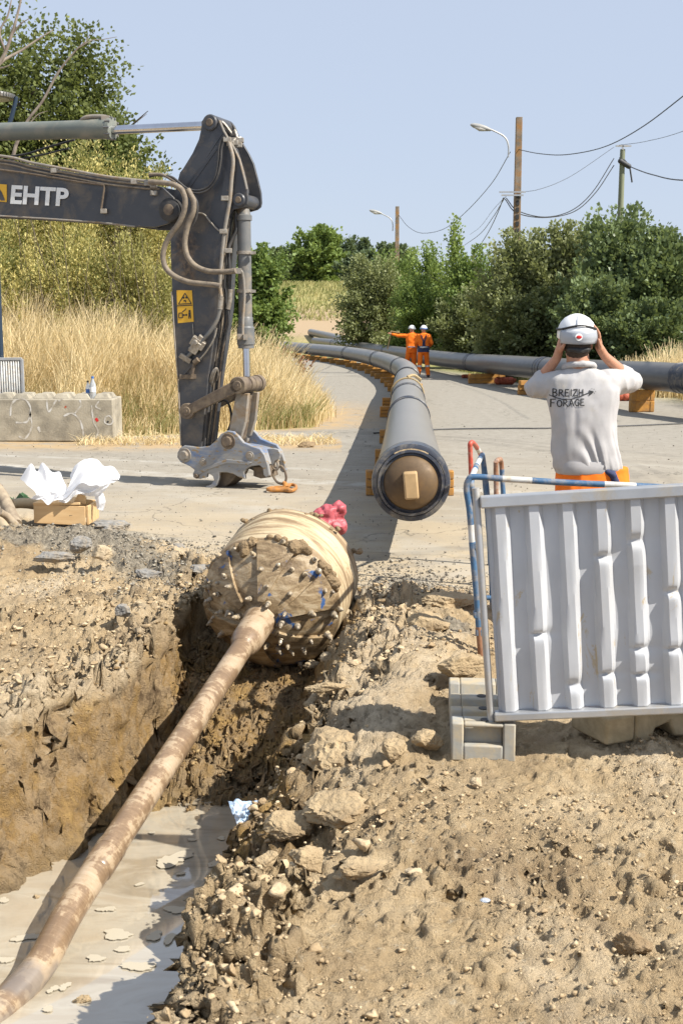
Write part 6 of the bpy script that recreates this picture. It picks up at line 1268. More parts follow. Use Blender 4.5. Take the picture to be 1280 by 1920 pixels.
# broken branches and stake at the far left
def stick(pts, r, label, mat='wood_old', nm='broken_branch', cat='branch', grp=None):
    m_ = MB(); P_ = spline([G(x, y, z) for x, y, z in pts], 5); m_.tube(P_, r, 10); o = m_.build(nm, M[mat], None, 50); V = vcos(o.data); setco(o.data, V + vnrm(o.data)*(.010*fbm3(V[:, 0]*14, V[:, 1]*14, V[:, 2]*14, 3, 9))[:, None]); recentre(o, (P_[-1].x, P_[-1].y, P_[-1].z)); tag(o, label, cat, grp); return o
stick([(-14, 905, .42), (8, 935, .30), (30, 985, .12)], [.045, .055, .06], 'thick pale broken branch leaning at the left edge, tallest of the three', grp='broken branches at the left edge')
stick([(0, 960, .28), (22, 975, .2), (44, 1003, .10)], [.03, .035, .03], 'grey split branch lying across the rubble, right of the other two', 'wood_old', grp='broken branches at the left edge')
stick([(-12, 950, .2), (5, 985, .12), (28, 1012, .06)], [.05, .05, .04], 'tan branch lowest at the left edge of the rubble', 'stone', grp='broken branches at the left edge')
stick([(24, 945, .22), (45, 943, .22), (72, 946, .2)], [.045, .05, .05], 'tan log end sticking out left of the pine crate', 'stone', 'log', 'log')
gc = G(28, 938, .22); mb = MB()
for k in range(7):
    a = k*.9; d_ = Vector((math.cos(a), math.sin(a)*.5, .25*math.sin(k*2.3))); mb.add([gc, gc + d_*.10 + Vector((0, 0, .05)), gc + d_*.17, gc + d_*.09 - Vector((0, 0, .02))], [(0, 1, 2, 3)])
o = mb.build('leafy_twig', M['green_leaf'], None, 0); s_ = o.modifiers.new('t', 'SOLIDIFY'); s_.thickness = .004; recentre(o, gc); tag(o, 'dark green leafy twig between the branches and the pine crate', 'twig')
# cable across the road
mb = MB(); mb.tube([G(x, y, .02) for x, y in ((700, 812), (800, 806), (860, 804), (960, 803), (1010, 803), (1080, 801), (1180, 798), (1300, 793), (1500, 785))], .013, 6, smooth=5); o = mb.build('cable', M['wire'], None); recentre(o, G(960, 803)); tag(o, 'thin dark cable lying straight across the road behind the worker', 'cable')

# ------------------------------------------------------------------ poles and wires
def street_pole(name, px, ptop, Y, label, lampx, lampy, ladder=False, wpx=13):
    b_ = P(px, 607, Y); ztop = P(px, ptop, Y).z; w_ = wpx/F*Y; t = thing(name, label, 'utility pole', (b_.x, Y, 0), 'concrete lamp poles')
    m_ = MB(); 
    tp = w_*.42; m_.add([(b_.x+sx*(w_*.55 if z == 0 else tp), Y+sy*(w_*.5 if z == 0 else tp), z) for z in (0, ztop) for sx, sy in ((-1, -1), (1, -1), (1, 1), (-1, 1))], [(0, 1, 5, 4), (1, 2, 6, 5), (2, 3, 7, 6), (3, 0, 4, 7), (4, 5, 6, 7), (3, 2, 1, 0)])
    sh = m_.build('shaft', M['pole_concrete'], t, 30, .01)
    if ladder:
        for k in range(9):
            zz = P(px, 368 + k*13, Y).z; mm = MB(); mm.box((b_.x, Y - w_*.52, zz), (w_*.42, .02, w_*.62)); mm.build('recess', M['black'], sh, 0)
    l_ = P(lampx, lampy, Y); m_ = MB(); m_.tube([P(px-wpx*.9, ptop+75*wpx/13, Y), P(px-wpx*.9, ptop+52*wpx/13, Y), P(px-wpx*1.5, ptop+36*wpx/13, Y), P(px-wpx*3.2, ptop+24*wpx/13, Y), l_], .028*w_/.24, 8, smooth=5); m_.build('lamp_arm', M['galv'], t)
    k = w_/.24; dr = (P(lampx-wpx*2.3, lampy-8*wpx/13, Y) - l_).normalized(); m_ = MB()
    m_.tube([l_ - dr*.05*k, l_ + dr*.12*k, l_ + dr*.35*k, l_ + dr*.55*k, l_ + dr*.66*k], [.04*k, .085*k, .10*k, .075*k, .025*k], 14); lh = m_.build('lamp_head', M['lamp_shell'], t, 50)
    m_ = MB(); m_.tube([l_ + dr*.14*k + Vector((0, -.03, -.05*k)), l_ + dr*.33*k + Vector((0, -.03, -.07*k)), l_ + dr*.52*k + Vector((0, -.03, -.05*k))], [.045*k, .075*k, .035*k], 12); m_.build('lamp_glass', M['lamp_glass'], lh, 50)
    return t
Y1, Y2, Y3 = 42.0, 74.0, 44.0
street_pole('utility_pole', 964, 220, Y1, 'tall lichen stained concrete pole with a lamp arm rising from the hedge', 917, 243, True, 13)
street_pole('utility_pole', 743, 387, Y2, 'smaller distant concrete pole with a lamp arm above the hedge', 714, 400, False, 8)
b_ = P(1155, 607, Y3); zt3 = P(1155, 280, Y3).z
WPo = thing('utility_pole', 'round greenish wooden pole with a cross bar at the right', 'utility pole', (b_.x, Y3, 0))
mb = MB(); mb.cyl((b_.x, Y3, 0), (b_.x, Y3, zt3), .15, .09, 16); mb.build('shaft', M['pole_wood'], WPo)
mb = MB(); mb.box((b_.x, Y3-.1, zt3+.10), (.55, .06, .05)); mb.box((b_.x-.02, Y3-.1, zt3+.04), (.06, .06, .14)); mb.build('cross_bar', M['galv'], WPo, 30)
mb = MB(); a = P(1162, 302, Y3-.1); b__ = P(1178, 312, Y3-.1); mb.cap(a, b__, .09, .09); mb.tube([P(1180, 315, Y3-.1), P(1184, 342, Y3-.1)], .03, 6); mb.tube([P(1160, 296, Y3), P(1170, 300, Y3-.1), P(1174, 304, Y3-.1)], .02, 6); mb.build('cable_joint', M['wire'], WPo)
for (yy, ln_) in ((360, 24), (366, 20)):
    mb = MB(); mb.box(P(960, yy, Y1-.2), (ln_*2/F*Y1, .05, .05)); mb.build('cable_bracket', M['galv'], [o for o in COL.objects if o.name.startswith('utility_pole')][0], 0)
def wire(pts, r, label, grp='overhead cables'):
    m_ = MB(); P_ = spline([P(x, y, Y) for x, y, Y in pts], 8); m_.tube(P_, r, 5, caps=False); o = m_.build('overhead_cable', M['wire'], None); recentre(o, P_[0]); tag(o, label, 'cable', grp)
wire([(970, 280, Y1), (1010, 288, 40), (1060, 290, 38), (1130, 276, 35), (1200, 240, 31), (1290, 172, 27), (1480, 20, 22), (1800, -260, 17)], .014, 'topmost overhead cable from the lichen stained pole to the upper right corner')
wire([(1160, 272, Y3), (1210, 265, 40), (1290, 242, 35), (1500, 150, 27), (1800, -20, 20)], .008, 'thin wire from the cross bar of the wooden pole to the right edge')
wire([(966, 360, Y1), (1010, 355, 42), (1070, 330, 43), (1150, 276, Y3)], .008, 'thin wire from the lichen stained pole up to the wooden pole cross bar')
wire([(948, 371, Y1), (970, 395, 42), (1020, 407, 42.5), (1070, 395, 43), (1110, 360, 43.5), (1150, 297, Y3)], .017, 'upper of two thick cables sagging between the lichen stained pole and the wooden pole')
wire([(946, 373, Y1), (968, 399, 42), (1020, 408, 42.5), (1075, 397, 43), (1115, 362, 43.5), (1150, 310, Y3)], .017, 'lower of two thick cables sagging between the lichen stained pole and the wooden pole')
wire([(1176, 311, Y3), (1220, 327, 40), (1290, 338, 35), (1500, 320, 27), (1800, 180, 20)], .020, 'thick cable from the wooden pole joint to the right edge')
wire([(956, 285, Y1), (920, 345, 48), (870, 400, 56), (830, 430, 62), (790, 437, 68), (765, 425, 72), (746, 402, Y2)], .014, 'overhead cable from the lichen stained pole down to the distant pole')
wire([(946, 370, Y1), (925, 405, 50), (900, 438, 60), (870, 460, 72)], .014, 'left of three steep cables dropping from the lichen stained pole into the hedge')
wire([(943, 371, Y1), (932, 400, 46), (915, 435, 54), (893, 470, 64)], .016, 'right of three steep cables dropping from the lichen stained pole into the hedge')
wire([(950, 366, Y1), (925, 392, 50), (900, 425, 60), (880, 440, 70)], .008, 'thin middle wire dropping from the lichen stained pole into the hedge')
# ------------------------------------------------------------------ plants
def leaves(C, size, rs, tint, up=0.35, aspect=1.0, drop=0.0, dirs=None):
    """one diamond leaf per centre; returns verts, quads and tint"""
    n = len(C)
    if dirs is None:
        d = rs.normal(size=(n, 3)); d[:, 2] += drop; 
    else: d = dirs + .35*rs.normal(size=(n, 3))
    d /= np.linalg.norm(d, axis=1, keepdims=True); nrm = rs.normal(size=(n, 3)); nrm[:, 2] = np.abs(nrm[:, 2]) + up
    s = np.cross(d, nrm); s /= np.linalg.norm(s, axis=1, keepdims=True) + 1e-9; L = (size*rs.uniform(.6, 1.3, n))[:, None]; W_ = L*.5*aspect
    V = np.stack([C - d*L*.5, C + s*W_ - d*L*.05, C + d*L*.5, C - s*W_ - d*L*.05], 1).reshape(-1, 3)
    return V, np.arange(n*4).reshape(n, 4), np.repeat(tint, 4)
def tree_limbs(base, h, r, rs, n=7, spread=.5, trunk_frac=.45, mat='bark', lean=0):
    mb = MB(); tips = []
    top = base + Vector((lean*h, 0, h*.85)); pts = [base + Vector((0, 0, -.2)), base.lerp(top, .3) + Vector((rs.normal()*.03*h, rs.normal()*.03*h, 0)), base.lerp(top, .65) + Vector((rs.normal()*.04*h, rs.normal()*.04*h, 0)), top]
    mb.tube(pts, [r, r*.75, r*.45, r*.12], 10, smooth=4); sp = spline(pts, 6)
    for k in range(n):
        f = trunk_frac + (1-trunk_frac)*k/n*.9; p = sp[int(f*(len(sp)-1))]; a = k*2.4 + rs.uniform(-.4, .4); L_ = h*spread*(1.1-f*.7)
        e = p + Vector((math.cos(a)*L_, math.sin(a)*L_, L_*.55)); m_ = p.lerp(e, .5) + Vector((0, 0, -.06*L_)); mb.tube([p, m_, e], [r*.4*(1.1-f), r*.22, r*.05], 7, smooth=3); tips += [m_, e]
        for q_ in range(2): e2 = m_ + Vector((math.cos(a+(.8 if q_ else -.8))*L_*.45, math.sin(a+(.8 if q_ else -.8))*L_*.45, L_*.35)); mb.tube([m_, e2], [r*.14, r*.03], 5); tips.append(e2)
    return mb, tips
def plant(name, label, cat, base, w_, h_, dpt, mat, nleaf, size, seed, group=None, blobs=14, low=.05, aspect=.9, shape='bush', spiky=0.0, trunk_r=.12, fill=.75, tones=(.1, .95), lean=0, drop=0.0):
    """crown made of leaf sprays gathered in clumps round branch tips, uneven outline, gaps between clumps"""
    rs = np.random.RandomState(seed); base = Vector(base); t = thing(name, label, cat, base, group)
    mb, tips = tree_limbs(base, h_*.9, trunk_r, rs, 6, .35 if shape != 'tree' else .42, .15 if shape == 'bush' else .35, lean=lean)
    mb.build('trunk', M['bark'], t)
    # clump centres
    K = blobs*15; cc = []
    while len(cc) < K:
        p = rs.uniform(-1, 1, 3)
        if shape == 'cone': r_ = (1 - (p[2]+1)/2)*1.0 + .08
        elif shape == 'tree': r_ = math.sqrt(max(0, 1 - p[2]**2))*(.9)
        else: r_ = math.sqrt(max(0, 1 - max(p[2], -.2)**2))
        d = math.hypot(p[0], p[1])
        if d > r_ or d < r_*.5 and rs.rand() < fill and p[2] < .6: continue
        cc.append(p)
    cc = np.array(cc); nz_ = .80 + .30*rs.rand(K)
    cx = cc*nz_[:, None]; CW = np.array([w_/2, dpt/2, h_*(1-low)/2]); ctr = np.array([base.x + lean*h_*.4, base.y, base.z + h_*(low + (1-low)/2)])
    wob = 1 + .30*fbm3(cx[:, 0]*2.2+seed, cx[:, 1]*2.2, cx[:, 2]*2.2, 2, seed)
    CC = ctr + cx*CW*wob[:, None]; rad = (w_+h_)/2*rs.uniform(.022, .075, K)
    rel = (CC - ctr)/CW; grow = rel/ (np.linalg.norm(rel, axis=1, keepdims=True)+1e-6); grow[:, 2] += .5 + 1.5*spiky; grow /= np.linalg.norm(grow, axis=1, keepdims=True)   # each spray points outwards and up
    el = rs.uniform(1.0, 2.2, K) + spiky*rs.uniform(.5, 2.2, K)
    ci = rs.choice(K, nleaf, p=(rad**2*el)/(rad**2*el).sum()); q_ = rs.normal(size=(nleaf, 3))*.55; al = np.clip(rs.normal(size=nleaf)*.75, -1.5, 1.35)
    C = CC[ci] + (q_*np.array([1, 1, .8]) + grow[ci]*(al*el[ci])[:, None]*(1))*rad[ci][:, None]
    ins = rs.rand(nleaf) < .16; k_ = ins.sum(); z_ = rs.normal(size=(k_, 3)); z_ /= np.linalg.norm(z_, axis=1, keepdims=True); C[ins] = ctr + z_*CW*(.78*rs.rand(k_)**.4)[:, None]
    z9 = np.percentile(C[:, 2], 99.7) - base.z; C[:, 2] = base.z + (C[:, 2]-base.z)*(h_/z9)
    over = C[:, 2] > base.z + h_*1.02; C[over, 2] = base.z + h_*(.75 + .25*rs.rand(over.sum()))
    tint = np.clip(tones[0] + (tones[1]-tones[0])*(.5*rs.rand(K)[ci] + .5*rs.rand(nleaf)), 0, 1)
    ok = C[:, 2] > base.z + .02; C = C[ok]; tint = tint[ok]; dirs = (q_[ok]*.9 + grow[ci][ok]*.5) if not spiky else (q_[ok]*.7 + grow[ci][ok])
    V, Fq, T = leaves(C, size, rs, tint, aspect=aspect, dirs=dirs)
    me = mesh_np('crown', V, Fq); fattr(me, 'tint', T); o = place(me, 'crown', M[mat], t); return t
def at(px, py, Y, z=None): p = P(px, py, Y); p.z = gz(p.x, Y) if z is None else z; return p
def bushpx(name, label, cat, x0, x1, ytop, Y, mat, n, size, seed, zb=None, dp=.8, **k):
    b_ = at((x0+x1)/2, 600, Y, zb); zt_ = P((x0+x1)/2, ytop, Y).z; w_ = (x1-x0)/F*Y; return plant(name, label, cat, b_, w_, zt_-b_.z, w_*dp, mat, n, size, seed, **k)
# oak at the upper left, behind everything on that side
bushpx('oak_tree', 'tall green oak behind the excavator boom in the upper left corner', 'tree', -190, 175, 5, 34, 'leaf_oak', 40000, .12, 1, shape='tree', blobs=26, low=.22, trunk_r=.3, group='trees on the left', fill=.4)
bushpx('oak_tree', 'lower oak crown sloping down above the yellowing bushes behind the arm cylinder', 'tree', 110, 318, 205, 33, 'leaf_oak', 34000, .12, 2, shape='tree', blobs=20, low=.1, trunk_r=.2, group='trees on the left')
bushpx('oak_tree', 'narrow oak crown with bare twigs rising right of the tallest oak', 'tree', 95, 250, 52, 34, 'leaf_oak', 15000, .12, 22, shape='tree', blobs=14, low=.15, trunk_r=.18, group='trees on the left')
# dead bleached boughs in front of the oak
def dead(px_pts, r, Y, par=None):
    m_ = MB(); m_.tube([P(x, y, Y+d) for x, y, d in px_pts], [q*.62 for q in r], 8, smooth=4); return m_.build('bough', M['dead_wood'], par)
YD = 26.0; bd = P(-60, 640, YD); DT = thing('dead_tree', 'bare bleached dead tree whose boughs cross the oak in the upper left corner', 'tree', (bd.x, YD, gz(bd.x, YD)))
dead([(-60, 640, 0), (-55, 400, 0), (-30, 220, 0), (-12, 140, 0), (10, 100, 0), (30, 40, 0), (44, -20, 0)], [.16, .14, .11, .08, .06, .045, .03], YD, DT)
dead([(-20, 170, 0), (0, 120, 0), (40, 95, .3), (70, 75, .4), (100, 56, .5)], [.06, .05, .04, .03, .015], YD, DT); dead([(10, 95, 0), (0, 60, 0), (15, 30, 0), (22, 0, 0)], [.04, .035, .03, .02], YD, DT); dead([(18, 75, 0), (36, 48, 0), (56, 34, 0)], [.03, .025, .012], YD, DT); dead([(-20, 130, 0), (2, 128, 0), (20, 122, 0)], [.03, .025, .015], YD, DT)
b2 = P(28, 330, 30); DT2 = thing('dead_tree', 'thin leafless dead branch leaning right through the oak crown', 'tree', (P(20, 600, 30).x, 30, gz(P(20, 600, 30).x, 30)))
dead([(10, 600, 0), (20, 330, 0), (45, 240, 0), (80, 190, 0), (110, 135, 0), (145, 92, 0), (165, 76, 0)], [.10, .08, .06, .05, .045, .03, .015], 30, DT2); dead([(148, 90, 0), (172, 76, 0), (192, 74, 0), (220, 69, 0)], [.025, .02, .015, .008], 30, DT2); dead([(160, 82, 0), (168, 66, 0), (178, 55, 0)], [.02, .012, .006], 30, DT2); dead([(50, 240, 0), (70, 216, 0), (90, 208, 0)], [.03, .02, .01], 30, DT2)
# yellowing willow thicket
for k, (x0, x1, yt, Y, n, lab) in enumerate(((-170, 90, 330, 25.5, 26000, 'yellowing bush at the left edge behind the blue lamp post'), (20, 200, 300, 26.5, 26000, 'yellowing bush directly behind the lettered boom'), (110, 260, 262, 27.5, 24000, 'tallest yellow tipped bush poking above the boom'), (215, 350, 312, 27, 24000, 'yellowing bush behind the boom and stick joint'), (60, 240, 430, 24.5, 20000, 'low yellow green bush under the boom'), (200, 350, 440, 24.2, 18000, 'low yellow green bush left of the stick'), (-90, 70, 440, 24.0, 16000, 'low yellow bush just right of the blue lamp post'))):
    bushpx('willow_bush', lab, 'bush', x0, x1, yt, Y, 'leaf_willow', int(n*1.8), .072, 40+k, dp=.9, aspect=.42, spiky=.8, trunk_r=.05, group='yellowing bushes on the bank', blobs=16, low=.0, tones=(-.25, 1.15) if k != 5 else (0, .7))
# reddish stems sticking up through them
rs = np.random.RandomState(8); mb = MB()
for k in range(90):
    x = rs.uniform(-40, 345); Y = rs.uniform(23.2, 25.5); b_ = at(x, 600, Y); h_ = rs.uniform(1.2, 3.6); l_ = rs.normal()*.7; mb.tube([b_, b_ + Vector((l_*.4, 0, h_*.5)), b_ + Vector((l_, rs.normal()*.2, h_))], [.010, .007, .003], 4, caps=False)
o = mb.build('bush_stems', M['bark'], None); recentre(o, at(150, 600, 24)); stuff(o, 'thin upright reddish stems filling the yellowing thicket', 'stems')
# trees and bushes in the middle distance
bushpx('round_bush', 'round mid green bush right of the excavator cylinder', 'bush', 420, 540, 460, 52, 'leaf_bright', 26000, .16, 60, tones=(.0, .62), group='bushes left of the road', low=0)
bushpx('round_bush', 'smaller darker bush tucked behind the round one', 'bush', 500, 560, 466, 152, 'leaf_dark', 9000, .45, 61, zb=5.4, group='bushes left of the road', low=0)
MD = [('broad_tree', 555, 640, 432, 130, 'leaf_bright', 'light green round tree in the middle of the skyline', (.1, .75)), ('broad_tree', 600, 690, 452, 140, 'leaf_far', 'dark tree right of the light green one on the skyline', (0, .8)), ('conifer', 668, 700, 458, 135, 'leaf_far', 'dark pointed tree left of the distant pole', (0, .5)), ('broad_tree', 520, 580, 470, 150, 'leaf_far', 'low dark tree at the left end of the skyline', (.1, .8)), ('broad_tree', 690, 770, 466, 140, 'leaf_far', 'low skyline tree behind the distant pole', (.1, .9)), ('broad_tree', 640, 735, 480, 120, 'leaf_far', 'low dark skyline tree above the far field', (0, .7))]
for k, (nm, x0, x1, yt, Y, mt, lab, tn) in enumerate(MD): bushpx(nm, lab, 'tree', x0-4, x1+4, yt-10, Y+22, mt, 15000, .42, 70+k, zb=5.6, shape='cone' if nm == 'conifer' else 'bush', tones=tn, group='trees on the skyline', low=0, trunk_r=.2)
# hedge on the right
HD = [(636, 760, 478, 68, 'leaf_hedge', 24000, .13, 'grey green rounded bush at the left end of the hedge', (.1, .9), 0), (690, 790, 470, 72, 'leaf_bright', 18000, .14, 'fresh green bush behind the left end of the hedge', (.0, .75), .2), (762, 850, 455, 62, 'leaf_bright', 18000, .13, 'fresh green bush with pointed tips near the middle of the hedge', (.1, .9), .5),
      (735, 850, 520, 58, 'leaf_bright', 20000, .12, 'low green bush directly behind the two walking workers', (.0, .7), .1), (832, 872, 408, 57, 'leaf_bright', 9000, .13, 'slim sapling sticking up above the hedge', (.25, 1), .4), (846, 950, 460, 56, 'leaf_bright', 18000, .14, 'mid green bush between the sapling and the lamp pole', (.0, .7), .2), (826, 960, 540, 49, 'leaf_hedge', 22000, .12, 'low dark bush right of the two walking workers', (.0, .6), .1),
      (905, 1060, 432, 40.2, 'leaf_hedge', 34000, .12, 'olive green bush at the foot of the lamp pole', (.1, .95), .3), (1000, 1125, 418, 39.6, 'leaf_hedge', 30000, .12, 'olive green feathery bush right of the lamp pole', (.2, 1), .5), (930, 1090, 540, 38.6, 'leaf_hedge', 24000, .11, 'low shaded bush behind the worker', (.0, .5), 0),
      (1065, 1225, 385, 37, 'leaf_dark', 36000, .13, 'large glossy dark green bush under the wooden pole', (.05, 1), .5), (1160, 1330, 430, 36, 'leaf_dark', 34000, .13, 'dark green bush at the right edge of the picture', (.05, .95), .3), (1040, 1200, 520, 34.5, 'leaf_dark', 26000, .12, 'low leafy bush just above the right hand of the worker', (.05, .9), .1), (1140, 1300, 560, 33.5, 'leaf_dark', 20000, .12, 'low bush behind the dry grass at the right', (.0, .8), .1), (1300, 1500, 420, 36, 'leaf_dark', 9000, .2, 'dark bush just past the right edge of the picture', (.0, .8), .1)]
for k, (x0, x1, yt, Y, mt, n, sz, lab, tn, sk) in enumerate(HD): bushpx('hedge_bush' if k != 4 else 'sapling', lab, 'bush' if k != 4 else 'sapling', x0, x1, yt, Y, mt, n, sz, 120+k, dp=.75 if k != 4 else 1, tones=tn, spiky=sk, group='bushes of the right hand hedge', low=0, trunk_r=.06, shape='bush' if k != 4 else 'cone', blobs=17)
for k, (x, yt, lab) in enumerate(((850, 470, 'l'),)): pass
# ------------------------------------------------------------------ grass
def blades(X, Y, Z, H, W_, rs, tint, bend=.35):
    n = len(X); a = rs.uniform(0, 2*math.pi, n); b_ = H*bend*rs.uniform(.2, 1.4, n); dx = np.cos(a)*b_ + .10*H; dy = np.sin(a)*b_; fx = rs.uniform(-1, 1, n); fy = rs.uniform(-.5, .5, n); nn_ = np.hypot(fx, fy); fx /= nn_; fy /= nn_
    P0 = np.stack([X, Y, Z], 1); P1 = P0 + np.stack([dx*.3, dy*.3, H*.55], 1); P2 = P0 + np.stack([dx, dy, H*(1-.15*rs.rand(n))], 1); S = np.stack([fx*W_, fy*W_, np.zeros(n)], 1)
    V = np.stack([P0-S, P0+S, P1+S*.8, P1-S*.8, P2+S*.35, P2-S*.35], 1).reshape(-1, 3); i0 = np.arange(n)*6
    Fq = np.concatenate([np.stack([i0, i0+1, i0+2, i0+3], 1), np.stack([i0+3, i0+2, i0+4, i0+5], 1)]); return V, Fq, np.repeat(tint, 6)
def grass(name, label, mat, X, Y, H, W_, seed, bend=.35, tn=(0, 1), zoff=0):
    rs = np.random.RandomState(seed); Z = ground_base(X, Y) - .02; H = H*rs.uniform(.55, 1.2, len(X)); tuft = ss(-.4, .4, fbm2(X*1.1, Y*1.1, 3, seed))
    V, Fq, T = blades(X, Y, Z, H*(.65+.5*tuft), W_*rs.uniform(.6, 1.3, len(X)), rs, np.clip(tn[0]+(tn[1]-tn[0])*(.5*tuft+.5*rs.rand(len(X))), 0, 1), bend); me = mesh_np(name, V, Fq); fattr(me, 'tint', T); o = place(me, name, M[mat], None); stuff(o, label, 'grass'); return o
rs = np.random.RandomState(3)
def edge_pts(n, y0_, y1_, xw, pw=1.0, off=.0):       # points left of the road edge
    Y = y0_ + (y1_-y0_)*rs.rand(n)**pw; X = road_edge(Y) - off - xw*rs.rand(n); return X, Y
n = 70000; Y = 18.7 + 9*rs.rand(n)**1.4; X = -9 + 9.2*rs.rand(n); k = X < road_edge(Y) + .12*rs.normal(size=n) - .05; X, Y = X[k], Y[k]
hh = .30 + 1.05*ss(18.8, 21.5, Y)*ss(0, 1.8, road_edge(Y) - X + .3)
grass('dry_grass', 'tall straw coloured dry grass covering the left bank', 'straw', X, Y, hh, .0065, 5)
n = 26000; Y = 18.6 + 4.5*rs.rand(n); X = -8 + 8.2*rs.rand(n); k = (X < road_edge(Y) - .05) & (fbm2(X*.8, Y*.8, 3, 6) > -.08); X, Y = X[k], Y[k]
grass('green_grass', 'greener grass low on the front of the left bank', 'grass_mid', X, Y, .18 + .40*ss(18.8, 20.5, Y), .007, 6, .5)
X, Y = edge_pts(30000, 26, 90, 9, 1.3, .3); grass('verge_grass', 'dry grass along the far verge left of the road', 'straw', X, Y, .35, .013, 7)
n = 26000; Y = 108 + 38*rs.rand(n); X = -45 + 70*rs.rand(n); grass('field_grass', 'pale green grass on the far field', 'grass_mid', X, Y, .5, .05, 8)
n = 9000; Y = 21 + 9*rs.rand(n); X = np.interp(Y, [21, 30], [6.9, 7.2]) + 3.2*rs.rand(n) + (Y-21)*.12; k = X > atB(0)[0].x*0 + np.interp(Y, [20, 22, 26.5, 33, 41], [6.6, 6.2, 5.7, 4.8, 4.0]) + .6; X, Y = X[k], Y[k]
grass('dry_grass', 'dry grass tufts between the right pipe and the hedge', 'straw', X, Y, .75, .008, 9)
n = 7000; Y = 29.5 + 3.2*rs.rand(n); X = 7.0 + 4.2*rs.rand(n)
grass('dry_grass', 'tall dry grass at the foot of the hedge by the right edge', 'straw', X, Y, .55 + .6*ss(7, 8.3, X), .010, 14)
n = 9000; Y = 30 + 22*rs.rand(n); X = np.interp(Y, [22, 26.5, 33, 41, 52], [7.2, 6.2, 5.4, 4.5, 3.6]) + .5 + 1.8*rs.rand(n); grass('verge_grass', 'short mixed grass under the hedge beyond the right pipe', 'grass_mid', X, Y, .45, .012, 10)
n = 1600; Y = 17.9 + 1.1*rs.rand(n); X = -4 + 3.9*rs.rand(n); grass('straw_litter', 'thin flattened straw at the foot of the bank', 'straw', X, Y, .14, .006, 12, 1.6)
# rusty dock seed heads near the road bend
b_ = at(545, 640, 40); rsx = np.random.RandomState(2)
for k, (x, lab) in enumerate(((522, 'taller rusty brown weed in front of the distant worker'), (555, 'shorter rusty brown weed beside the pipe bend'))):
    b_ = at(x, 640, 33-k); mb = MB(); C = []
    for j in range(16):
        l_ = rsx.normal()*.22; h_ = rsx.uniform(.7, 1.35)*(1-.25*k); mb.tube([b_, b_ + Vector((l_*.5, 0, h_*.5)), b_ + Vector((l_, rsx.normal()*.1, h_))], [.008, .006, .004], 4, caps=False)
        for q_ in range(40): f = rsx.uniform(.35, 1); C.append(b_ + Vector((l_*f + rsx.normal()*.02, rsx.normal()*.03, h_*f)))
    t = thing('dock_weed', lab, 'weed', b_, 'rusty weeds by the road'); mb.build('stem', M['rust_weed'], t)
    V, Fq, T = leaves(np.array([tuple(c) for c in C]), .06, rsx, rsx.rand(len(C))); me = mesh_np('seed_head', V, Fq); fattr(me, 'tint', T); place(me, 'seed_head', M['rust_weed'], t)
# small weeds at the far left of the rubble
b_ = G(20, 1035, .08); C = np.array([tuple(b_ + Vector((rsx.normal()*.12, rsx.normal()*.10, abs(rsx.normal())*.03))) for k in range(160)]); V, Fq, T = leaves(C, .05, rsx, rsx.rand(160), aspect=.5); me = mesh_np('weed', V, Fq); fattr(me, 'tint', T); o = place(me, 'weed', M['leaf_bright'], None, b_); tag(o, 'small green weed growing in the grey rubble at the left edge', 'weed')
# ------------------------------------------------------------------ loose soil, stones, scum, rag
def unit_rocks(k, seed, sub=2):
    import bmesh
    out = []
    for i in range(k):
        bm = bmesh.new(); bmesh.ops.create_icosphere(bm, subdivisions=sub, radius=1.0); V = np.array([tuple(v.co) for v in bm.verts]); Fc = np.array([[v.index for v in f.verts] for f in bm.faces]); bm.free()
        n_ = fbm3(V[:, 0]*1.1+i*5, V[:, 1]*1.1, V[:, 2]*1.1, 3, seed+i, .7); q_ = V.copy(); rk = np.random.RandomState(seed+i)
        for _k in range(12):
            d_ = rk.normal(size=3); d_ /= np.linalg.norm(d_); t_ = q_ @ d_; q_ = q_ - np.clip(t_ - rk.uniform(.3, .7), 0, None)[:, None]*d_
        V = q_*(1 + .8*n_)[:, None]; out.append((V, Fc))
    return out
RK = unit_rocks(7, 300, 2); RK1 = unit_rocks(6, 400, 1)
def gsurf():
    from mathutils.bvhtree import BVHTree
    return None
def scatter(name, label, cat, mat, X, Y, S, seed, lib, sink=.25, flat=.7):
    rs = np.random.RandomState(seed); Z = surf(X, Y); VV = []; FF = []; TT = []; off = 0
    a = rs.uniform(0, 6.28, len(X)); b_ = rs.uniform(0, 6.28, len(X)); w_ = rs.randint(0, len(lib), len(X)); sy = rs.uniform(.65, 1.1, len(X)); sz = flat*rs.uniform(.6, 1.1, len(X))
    for k in range(len(lib)):
        m_ = w_ == k
        if not m_.any(): continue
        V, Fc = lib[k]; n = m_.sum(); s_ = S[m_][:, None]; ca, sa = np.cos(a[m_])[:, None], np.sin(a[m_])[:, None]; cb_, sb = np.cos(b_[m_])[:, None], np.sin(b_[m_])[:, None]
        x = V[:, 0][None, :]; y = V[:, 1][None, :]; z = V[:, 2][None, :]
        y2 = y*cb_ - z*sb; z2 = y*sb + z*cb_; X2 = (x*ca - y2*sy[m_][:, None]*sa)*s_; Y2 = (x*sa + y2*sy[m_][:, None]*ca)*s_; Z2 = z2*sz[m_][:, None]*s_
        P_ = np.stack([X2 + X[m_][:, None], Y2 + Y[m_][:, None], Z2 + (Z[m_] + S[m_]*flat*(.75-sink))[:, None]], -1).reshape(-1, 3)
        VV.append(P_); FF.append((Fc[None, :, :] + (np.arange(n)*len(V))[:, None, None] + off).reshape(-1, 3)); off += n*len(V); TT.append(np.repeat(rs.rand(n), len(V)))
    me = mesh_np(name, np.concatenate(VV), np.concatenate(FF)); fattr(me, 'tint', np.concatenate(TT)); o = place(me, name, M[mat], None); stuff(o, label, cat); return o
